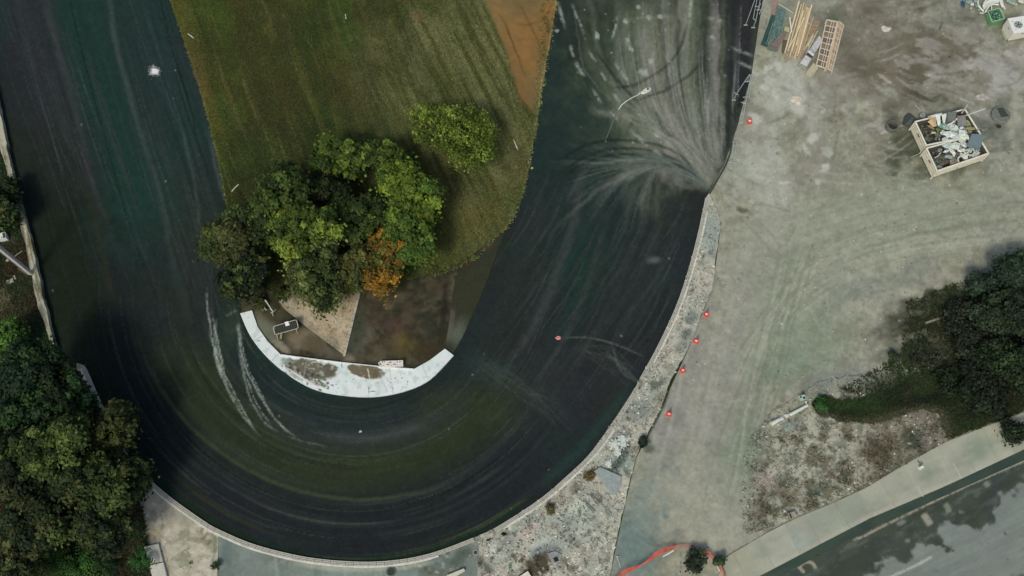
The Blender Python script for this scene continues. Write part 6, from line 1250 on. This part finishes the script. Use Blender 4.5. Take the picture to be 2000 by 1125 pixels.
zbox((680, 140), (815, 130), (800, 260), (690, 275), 1.65, .35, M(108, 112, 104, .8, .15), 'box', 'dark grey box at the top rim of the upper skip', 'box')
zbox((822, 195), (940, 185), (962, 325), (832, 350), 1.55, .05, M(124, 128, 122, .8), 'board', 'grey square board with a reddish corner near the right end of the upper skip', 'board')
sheet([(826, 200), (905, 188), (895, 238), (838, 250)], M(136, 112, 108, .8), 1.57, 'board', 'reddish scrap lying on the grey square board', 'board', .012)
t = zbox((1040, 455), (1218, 480), (1168, 655), (988, 592), 1.75, .5, M(104, 124, 130, .55, .12, 0, 4), 'box', 'blue grey box perched on the right rim of both skips', 'box')
for i, (x, y, rx, ry, h, c, k) in enumerate([(660, 370, 9, 7, 1.25, (150, 172, 160), 'greenish white rag at the top of the white heap'), (770, 370, 9, 8, 1.4, (186, 196, 184), 'twisted white sack in the upper part of the heap'), (700, 470, 13, 8, 1.4, (196, 206, 200), 'largest white sack in the middle of the heap'), (800, 500, 9, 10, 1.35, (176, 188, 184), 'grey white sack right of the largest one'), (650, 560, 8, 8, 1.2, (186, 198, 190), 'white bag resting on the rims between the skips'),
                                       (900, 470, 9, 12, 1.4, (200, 208, 196), 'pale long bag near the right of the heap'), (960, 500, 4, 10, 1.4, (206, 212, 202), 'narrow white curl at the right of the heap'), (690, 640, 12, 8, 1.3, (170, 190, 180), 'teal white sheet at the left of the lower skip'), (800, 640, 11, 9, 1.35, (196, 202, 194), 'crumpled white sheet in the middle of the lower skip'), (750, 720, 5, 10, 1.1, (206, 208, 200), 'white strip hanging down inside the lower skip'),
                                       (930, 620, 8, 6, 1.2, (186, 194, 184), 'thin white bag below the blue grey box'), (660, 716, 8, 3, 1.1, (226, 230, 222), 'bright white crescent shaped scrap in the lower skip'), (768, 870, 8, 8, .95, (140, 128, 112), 'brown sack at the bottom of the lower skip'), (560, 700, 5, 5, .9, (130, 144, 136), 'small grey rag at the left of the lower skip'), (640, 880, 14, 5, .7, (112, 104, 92), 'flat brown rag in the lower skip'), (1010, 385, 9, 5, 1.2, (150, 152, 92), 'yellow green bag at the right rim of the upper skip'),
                                       (980, 300, 3, 7, 1.2, (160, 164, 88), 'yellow green strip by the right rim of the upper skip'), (880, 375, 4, 2.5, 1.45, (228, 232, 228), 'tiny bright white scrap between sacks and boards'), (600, 800, 12, 5, .8, (88, 98, 70), 'green rag in the lower skip'), (310, 195, 6, 5, .4, (150, 160, 152), 'grey bag leaning outside the upper left corner of the skips'), (375, 530, 3, 2.5, .5, (140, 136, 118), 'small pale scrap in the dark left end of the upper skip'), (560, 950, 5, 4, .8, (140, 156, 146), 'pale green scrap in the lower left corner of the lower skip'),
                                       (600, 340, 7, 5, 1.15, (120, 168, 150), 'mint green scrap below the hanging white strips'), (560, 400, 7, 5, 1.0, (90, 120, 60), 'leafy green rag beside the cardboard'), (1210, 400, 8, 4, .05, (120, 128, 120), 'flat grey rag on the ground right of the skips')]):
    px, py = z2(x, y); crumple('sack' if 'sack' in k or 'bag' in k else 'rag', M(*c, .65, .15, 0, 9), k, 'sack' if 'sack' in k or 'bag' in k else 'rag', px, py, rx, ry, h, .22, 300+i, r_.uniform(-.5, .5))
for i, (pts, r0, h, c, lb) in enumerate([([(948, 192), (1232, 90)], .045, 1.7, (186, 190, 176), 'long pale pole sticking out over the right rim of the skips'), ([(885, 160), (975, 36)], .05, 1.6, (170, 176, 164), 'pale stick pointing up over the top rim of the skips'), ([(680, 335), (760, 290), (815, 238)], .07, 1.55, (206, 210, 200), 'white bent bar lying across the grey boxes'), ([(845, 880), (832, 830), (860, 790), (985, 730)], .06, 1.15, (196, 200, 186), 'white bent pipe in the lower skip'),
                                         ([(870, 692), (1020, 775), (1068, 700), (940, 605)], .045, 1.2, (186, 192, 180), 'thin crooked pipe below the blue grey box'), ([(490, 812), (530, 790), (585, 735)], .03, 1.1, (200, 206, 196), 'thin white rod at the left of the lower skip'), ([(136, 808), (270, 748)], .03, .5, (140, 160, 132), 'thin pole leaning on the left side of the skips'), ([(1110, 420), (1145, 375)], .04, 1.4, (150, 162, 148), 'short stick beside the blue grey box'), ([(208, 40), (262, 104)], .04, .1, (150, 160, 136), 'short pale stick on the dark ground above the skips'), ([(365, 82), (420, 84)], .07, .1, (140, 136, 112), 'short thick stick on the ground above the skips'), ([(880, 640), (860, 690)], .04, 1.2, (180, 186, 176), 'short white bar under the crooked pipe'), ([(330, 380), (470, 370)], .03, .8, (110, 100, 80), 'dark stick across the left end of the upper skip')]):
    m = MB(); m.tube([W(*z2(*p), h) for p in (smooth(pts, 4) if len(pts) > 2 else pts)], r0, 6); m.solo('pole' if r0 < .06 else 'bent_bar', M(*c, .6, .15), lb, 'pole' if r0 < .06 else 'bar')

for i, (x, y) in enumerate([(740, 430), (850, 420), (620, 450), (720, 560), (900, 560), (640, 640), (880, 700), (1000, 700), (1080, 760), (700, 800), (920, 790), (1120, 700)]):
    px, py = z2(x, y); crumple('sheet_scrap', M(*[(186, 194, 188), (150, 164, 158), (206, 210, 204), (168, 176, 170)][i % 4], .7, .15, 0, 9), ['pale sheet scrap beneath the twisted sack', 'pale sheet scrap below the grey boxes', 'pale sheet scrap at the left of the white heap', 'pale sheet scrap in the centre of the white heap', 'pale sheet scrap left of the blue grey box', 'pale sheet scrap at the near rim of the upper skip', 'grey sheet scrap above the bent pipe', 'grey sheet scrap under the blue grey box', 'grey sheet scrap at the right end of the lower skip', 'grey sheet scrap below the hanging white strip', 'grey sheet scrap beside the bent pipe', 'grey sheet scrap behind the right rim of the lower skip'][i], 'scrap', px, py, r_.uniform(5, 9), r_.uniform(4, 7), 1.15 if y < 620 else 1.0, .25, 500+i, r_.uniform(-1, 1))
# ------------------------------------------------------------------ broken beam and junk at the edge of the scrub
def q6(x, y): return 1440+x/6.25, 700+y/6.25
BM = M(196, 206, 190, .7, .12, 0, 8, .2)
for a, c, w_, h, lb in [((412, 802), (520, 742), .26, .2, 'short pale length of broken column at the lower left end'), ((640, 690), (858, 572), .2, .22, 'long tapering pale length of broken column'), ((834, 522), (850, 568), .1, .15, 'small pale stick at the upper end of the broken column')]:
    m = MB(); m.tube([W(*q6(*a), h), W(*q6(*c), h)], w_*.6, 10, r2=w_*.45); m.solo('broken_column', BM, lb, 'column')
for x, y, a, lb in [(535, 735, 5, 'white broken chunk between the two column pieces, the left one'), (605, 700, 5, 'white broken chunk between the two column pieces, the right one'), (318, 832, 2.4, 'white stone at the left of the broken column'), (352, 955, 1.8, 'small white stone below the broken column'), (884, 506, 1.6, 'small white stone at the tip of the lawn strip')]:
    px, py = q6(x, y); crumple('broken_chunk', M(228, 230, 222, .7, .08), lb, 'chunk', px, py, a, a*.8, .12, .2, int(x))
m = MB(); m.slab4([W(*q6(*p), .08) for p in ((535, 810), (650, 778), (710, 850), (580, 880))], .12); m.solo('concrete_slab_piece', M(128, 140, 132, .8), 'flat grey slab beside the broken column', 'slab')
m = MB(); m.slab4([W(*q6(*p), .3) for p in ((752, 455), (828, 440), (850, 495), (778, 515))], .25); o = m.solo('junk_box', M(158, 186, 176, .6, .3, 0, 9), 'pale teal battered box above the broken column', 'box')
m = MB(); m.slab4([W(*q6(*p), .32) for p in ((765, 460), (785, 458), (790, 480), (770, 484))], .03); m.slab4([W(*q6(*p), .32) for p in ((800, 470), (830, 465), (838, 490), (806, 498))], .03); ch = m.build('opening', M(40, 70, 62), o)
m = MB(); m.beam(W(*q6(797, 405), .1), W(*q6(812, 425), .1), .1, .1); m.solo('stick', M(50, 60, 54), 'dark peg above the teal battered box', 'peg')
m = MB(); m.beam(W(1808, 631, .12), W(1858, 614, .12), .15, .06); m.solo('plank', M(128, 120, 104, .85), 'long pale plank lying on the dark bare patch under the right trees', 'plank')
m = MB(); m.beam(W(1862, 740-60, .1), W(1880, 672, .1), .06, .05); m.solo('plank', M(100, 98, 84), 'short dull plank on the dark bare patch', 'plank')
# white stones
ST = [(1769, 812, 2.6), (1792, 817, 1.8), (1811, 816, 2.2), (1772, 828, 1.6), (1786, 829, 1.7), (1761, 832, 1.7), (1782, 843, 2.2), (1785, 847, 1.6), (1747, 886, 1.9), (1729, 861, 1.3), (1673, 840, 1.4), (1605, 893, 1.8), (1660, 914, 1.6), (1496, 853, 1.3), (1833, 868, 2.0), (1828, 857, 1.5), (1690, 663, 1.8), (1907, 690, 1.8), (1908, 697, 1.5), (1921, 691, 1.4), (1787, 719, 1.6), (1885, 846, 1.2), (1654, 757, 2.2), (1680, 768, 2.4), (1687, 772, 2), (1617, 760, 1.8), (1742, 761, 1.3), (1722, 830, 1.3), (1700, 905, 1.2), (1572, 925, 1.2), (1540, 880, 1.2)]
sm_ = [M(214, 212, 200, .8, .1), M(186, 184, 170, .85, .12)]
def stone_me(seed):
    q = random.Random(seed); m = MB(); V = []; 
    for k in range(3):
        for j in range(7): a = 6.283*j/7+k*.3; r = [.9, 1, .55][k]*q.uniform(.75, 1.15); V.append((math.cos(a)*r, math.sin(a)*r*.8, [0, .4, .75][k]*q.uniform(.85, 1.1)))
    F = [(k*7+j, k*7+(j+1) % 7, (k+1)*7+(j+1) % 7, (k+1)*7+j) for k in range(2) for j in range(7)]+[tuple(range(14, 21))]; me = bpy.data.meshes.new('stone'); me.from_pydata(V, [], F); me.materials.append(sm_[seed % 2]); return me
SMs = [stone_me(k) for k in range(6)]
for i, (x, y, r) in enumerate(ST):
    o = bpy.data.objects.new('stone', SMs[i % 6]); col.objects.link(o); s = r*S(x, y)*.95; o.scale = (s, s, s); o.location = W(x, y, .04); o.rotation_euler = (0, 0, i*1.3)
    tag(o, 'white stone lying by the dark rubble above the lawn strip' if y < 790 else ('white stone in the cluster on the pale patch below the lawn strip' if x > 1740 and y < 850 else 'white stone lying alone on the pale weedy scrub beside the pavement'), 'stone', 'white stones above the lawn strip' if y < 790 else ('cluster of white stones on the pale patch' if x > 1740 and y < 850 else 'white stones scattered over the scrub'))
for i in range(70):
    if i < 30: x = rnd.uniform(965, 1200); y = rnd.uniform(965, 1115)
    else: q = rnd.random(); x = 1388-q*180+rnd.uniform(-16, 12); y = 440+q*440
    if not in_poly(np.array([x]), np.array([y]), verge)[0]: continue
    o = bpy.data.objects.new('rubble_stone', SMs[i % 6]); col.objects.link(o); s = rnd.uniform(1, 2.4)*S(x, y); o.scale = (s, s, s*.8); o.location = W(x, y, .09); o.rotation_euler = (0, 0, i)
    tag(o, 'small loose stone lying on the stony verge beside the kerb', 'stone', 'stones on the stony verge')
# inspection box, bollard, slabs of broken asphalt
t = thing('inspection_chamber', 'square concrete inspection chamber with a dark slot at the edge of the pavement', 'inspection chamber', W(1548, 1008)); P = [W(*p, .35) for p in ((1538, 1003), (1552, 998), (1559, 1008), (1543, 1015))]
m = MB(); m.slab4(P, .33); m.build('chamber', M(128, 124, 108, .85), t); m = MB(); m.slab4([W(*p, .37) for p in ((1546, 1001), (1551, 999.5), (1557, 1008), (1551, 1010))], .03); m.build('cover', M(150, 144, 124), t)
m = MB(); m.slab4([W(*p, .365) for p in ((1541, 1004), (1543.5, 1003), (1547, 1011), (1545, 1012))], .02); m.build('slot', M(22, 24, 22), t)
t = thing('hydrant', 'white hydrant standing on the pavement by the scrub', 'hydrant', W(1796, 914, 0, .04)); b0 = W(1796, 914, 0, .04)
m = MB(); m.lathe(b0, [(.13, 0), (.13, .04), (.09, .05), (.09, .42), (.11, .44), (.1, .5), (.03, .56)], 14); m.build('barrel', M(204, 204, 194, .6), t)
for sx, sy in ((1, .4), (-1, -.3)): m = MB(); m.tube([b0+Vector((0, 0, .32)), b0+Vector((sx*.16, sy*.16, .32))], .045, 8); m.build('outlet', M(196, 196, 186), t)
m = MB(); m.tube([W(1796, 905, .1), W(1793, 899, .1)], .03, 6); m.build('lever', M(70, 72, 66), t)
BS = M(142, 154, 150, .85, .15, 0, 5)
for P, h, lb, c in [([(1160, 920), (1172, 912), (1214, 930), (1212, 948), (1204, 966), (1196, 966)], .3, 'large broken slab of blue grey concrete on the stony verge', (138, 150, 146)), ([(1143, 985), (1148, 982), (1164, 998), (1158, 1002)], .15, 'dark sliver of broken slab below the large one', (104, 118, 112)), ([(1146, 968), (1152, 966), (1166, 986), (1158, 984)], .18, 'pale sliver of broken slab left of the large one', (160, 160, 152)),
                    ([(1180, 998), (1188, 994), (1196, 1002), (1188, 1010)], .15, 'small broken slab piece near the road edge', (120, 128, 120)), ([(1070, 1080), (1084, 1076), (1098, 1082), (1094, 1098), (1078, 1100)], .2, 'broken concrete block with a dark hole at the bottom of the verge', (132, 136, 132)), ([(1118, 968), (1124, 964), (1132, 976), (1128, 980)], .1, 'narrow chip of concrete at the middle of the verge', (164, 164, 152))]:
    m = MB(); pts = [W(*p, h) for p in P]; m.prism([(p.x, p.y) for p in pts], .05, h); m.solo('broken_slab', M(*c, .85, .2, 0, 5), lb, 'slab', bevel=.02)
m = MB(); m.slab4([W(*p, .21) for p in ((1080, 1090), (1088, 1086), (1092, 1095), (1084, 1098))], .006); m.solo('painted_hole', M(26, 28, 26), 'dark plate painted in as the shaded hole of the broken concrete block at the bottom of the verge', 'plate')  # thin dark sheet painted in place of a shaded hole
for x, y, a, lb in [(1215, 862, 11, 'upper heap of pale broken concrete on the verge'), (1199, 868, 9, 'left heap of pale broken concrete on the verge'), (1206, 884, 7, 'lower heap of pale broken concrete on the verge'), (1188, 905, 5, 'smallest heap of pale broken concrete above the large slab')]:
    m = MB(); q = random.Random(int(x))
    for i in range(60): s = S(x, y); g = W(x+q.gauss(0, a*.45), y+q.gauss(0, a*.45), .1); m.box((g.x, g.y, .12+q.uniform(0, .12)), (q.uniform(.04, .22), q.uniform(.04, .16), .06), q.uniform(0, 3))
    m.solo('rubble_heap', M(190, 200, 190, .85, .15), lb, 'rubble')['kind'] = 'stuff'
for x, y, a, b_, lb in [(984, 1043, 5, 4, 'black rubber lump at the edge of the verge beside the kerb'), (953, 1055, 3, 2, 'pair of black lumps near the kerb gap'), (957, 1053, 2, 1.6, 'small black lump right next to the pair near the kerb gap'), (1252, 868, 6, 4, 'black weed covered lump where the verge meets the road')]:
    crumple('rubber_lump', M(30, 36, 32, .9), lb, 'lump', x, y, a, b_, .1, .1, int(x))
# boards cut by the bottom edge
for P, h, c, lb in [([(872, 1124), (906, 1110), (908, 1115), (880, 1132)], .3, (196, 190, 164), 'pale beam at the bottom edge left of the kerb gap'), ([(1008, 1130), (1031, 1115), (1040, 1130), (1020, 1140)], .35, (204, 198, 178), 'corner of a pale board at the bottom edge'), ([(938, 1127), (954, 1118), (956, 1121), (944, 1132)], .2, (176, 150, 132), 'thin pinkish batten at the bottom edge')]:
    m = MB(); m.slab4([W(*p, h) for p in P], .12); m.solo('board', M(*c, .8, .15), lb, 'board')
for P, lb, c in [([(281, 1068), (309, 1061), (318, 1096), (292, 1102)], 'upper white step slab between shrub and apron', (176, 176, 162)), ([(292, 1104), (319, 1098), (328, 1134), (300, 1140)], 'lower white step slab cut by the bottom edge', (184, 182, 170))]:
    m = MB(); m.slab4([W(*p, .25) for p in P], .22); m.solo('step_slab', M(*c, .85, .12), lb, 'step', bevel=.02)
crumple('paper', M(200, 196, 180), 'small cream scrap beside the lower part of the verge', 'scrap', 996, 1096, 3, 2, .1, .08, 61); crumple('rag', M(110, 140, 104), 'green rag at the bottom of the verge', 'rag', 996, 1108, 3, 6, .1, .08, 62)
m = MB(); m.tube([W(1205, 1087, .05), W(1213, 1109, .05)], .035, 6); m.tube([W(1203, 1086.5, .05), W(1208, 1087, .05)], .05, 6); m.solo('stake', M(160, 168, 162), 'pale stake with a small head lying on the grey road at the bottom', 'stake')

# ------------------------------------------------------------------ orange safety netting
def netting(path, lb, h, lean, w0, dens=.16, c=(208, 84, 62)):
    P3 = resample([W(px, py, .02) for px, py in smooth(path, 6)], dens); t = thing('safety_netting', lb, 'netting', P3[len(P3)//2].copy(), 'orange safety netting at the bottom of the picture'); net = M(*c, .6, .15, 0, 5, .1)
    q = random.Random(4); top = []
    for i, p in enumerate(P3): sag = .12*math.sin(i*.9)*.5+q.uniform(-.04, .04); l = lean+.12*math.sin(i*.35); top.append(p+Vector((-.45*l, .9*l, h+sag-abs(lean)*.15)))
    m = MB(); n = 6
    for k in range(n+1):
        s = k/n; pts = [a.lerp(b_, s)+Vector((0, 0, .0)) for a, b_ in zip(P3, top)]
        for a, b_ in zip(pts[:-1], pts[1:]): m.beam(a, b_, w0, w0)
    m.build('strands', net, t, kind='stuff'); m = MB()
    for a, b_ in zip(P3, top): m.beam(a, b_, w0*.8, w0*.8)
    m.build('cross_strands', net, t, kind='stuff')
    for i in range(0, len(P3), max(4, int(2.2/dens))):
        m = MB(); m.tube([P3[i], top[i]+Vector((0, 0, .1))], .025, 6); m.build('post', M(150, 140, 120), t)
    return t
netting([(1200,1140),(1222,1122),(1250,1106),(1285,1086),(1318,1070)], 'orange safety netting, long dense left length rising to the right', .62, .16, .02)
netting([(1318,1070),(1340,1069),(1372,1076)], 'sagging thin middle length of orange netting, almost flattened', .22, .1, .012, .2, (190, 120, 106))
netting([(1374,1076),(1392,1092),(1404,1108),(1412,1122),(1414,1140)], 'orange safety netting, short right length beside the pavement', .5, .12, .02, .16, (196, 104, 84))
m = MB(); m.tube([W(1295, 1087, .6), W(1316, 1075, .6)], .045, 8); m.solo('white_stake', M(226, 216, 206), 'white stake lying on top of the orange netting', 'stake')
m = MB(); m.tube([W(1401, 1106, .3), W(1406, 1116, .3)], .04, 8); m.solo('white_stake', M(200, 200, 180), 'pale stake at the foot of the short right netting', 'stake')
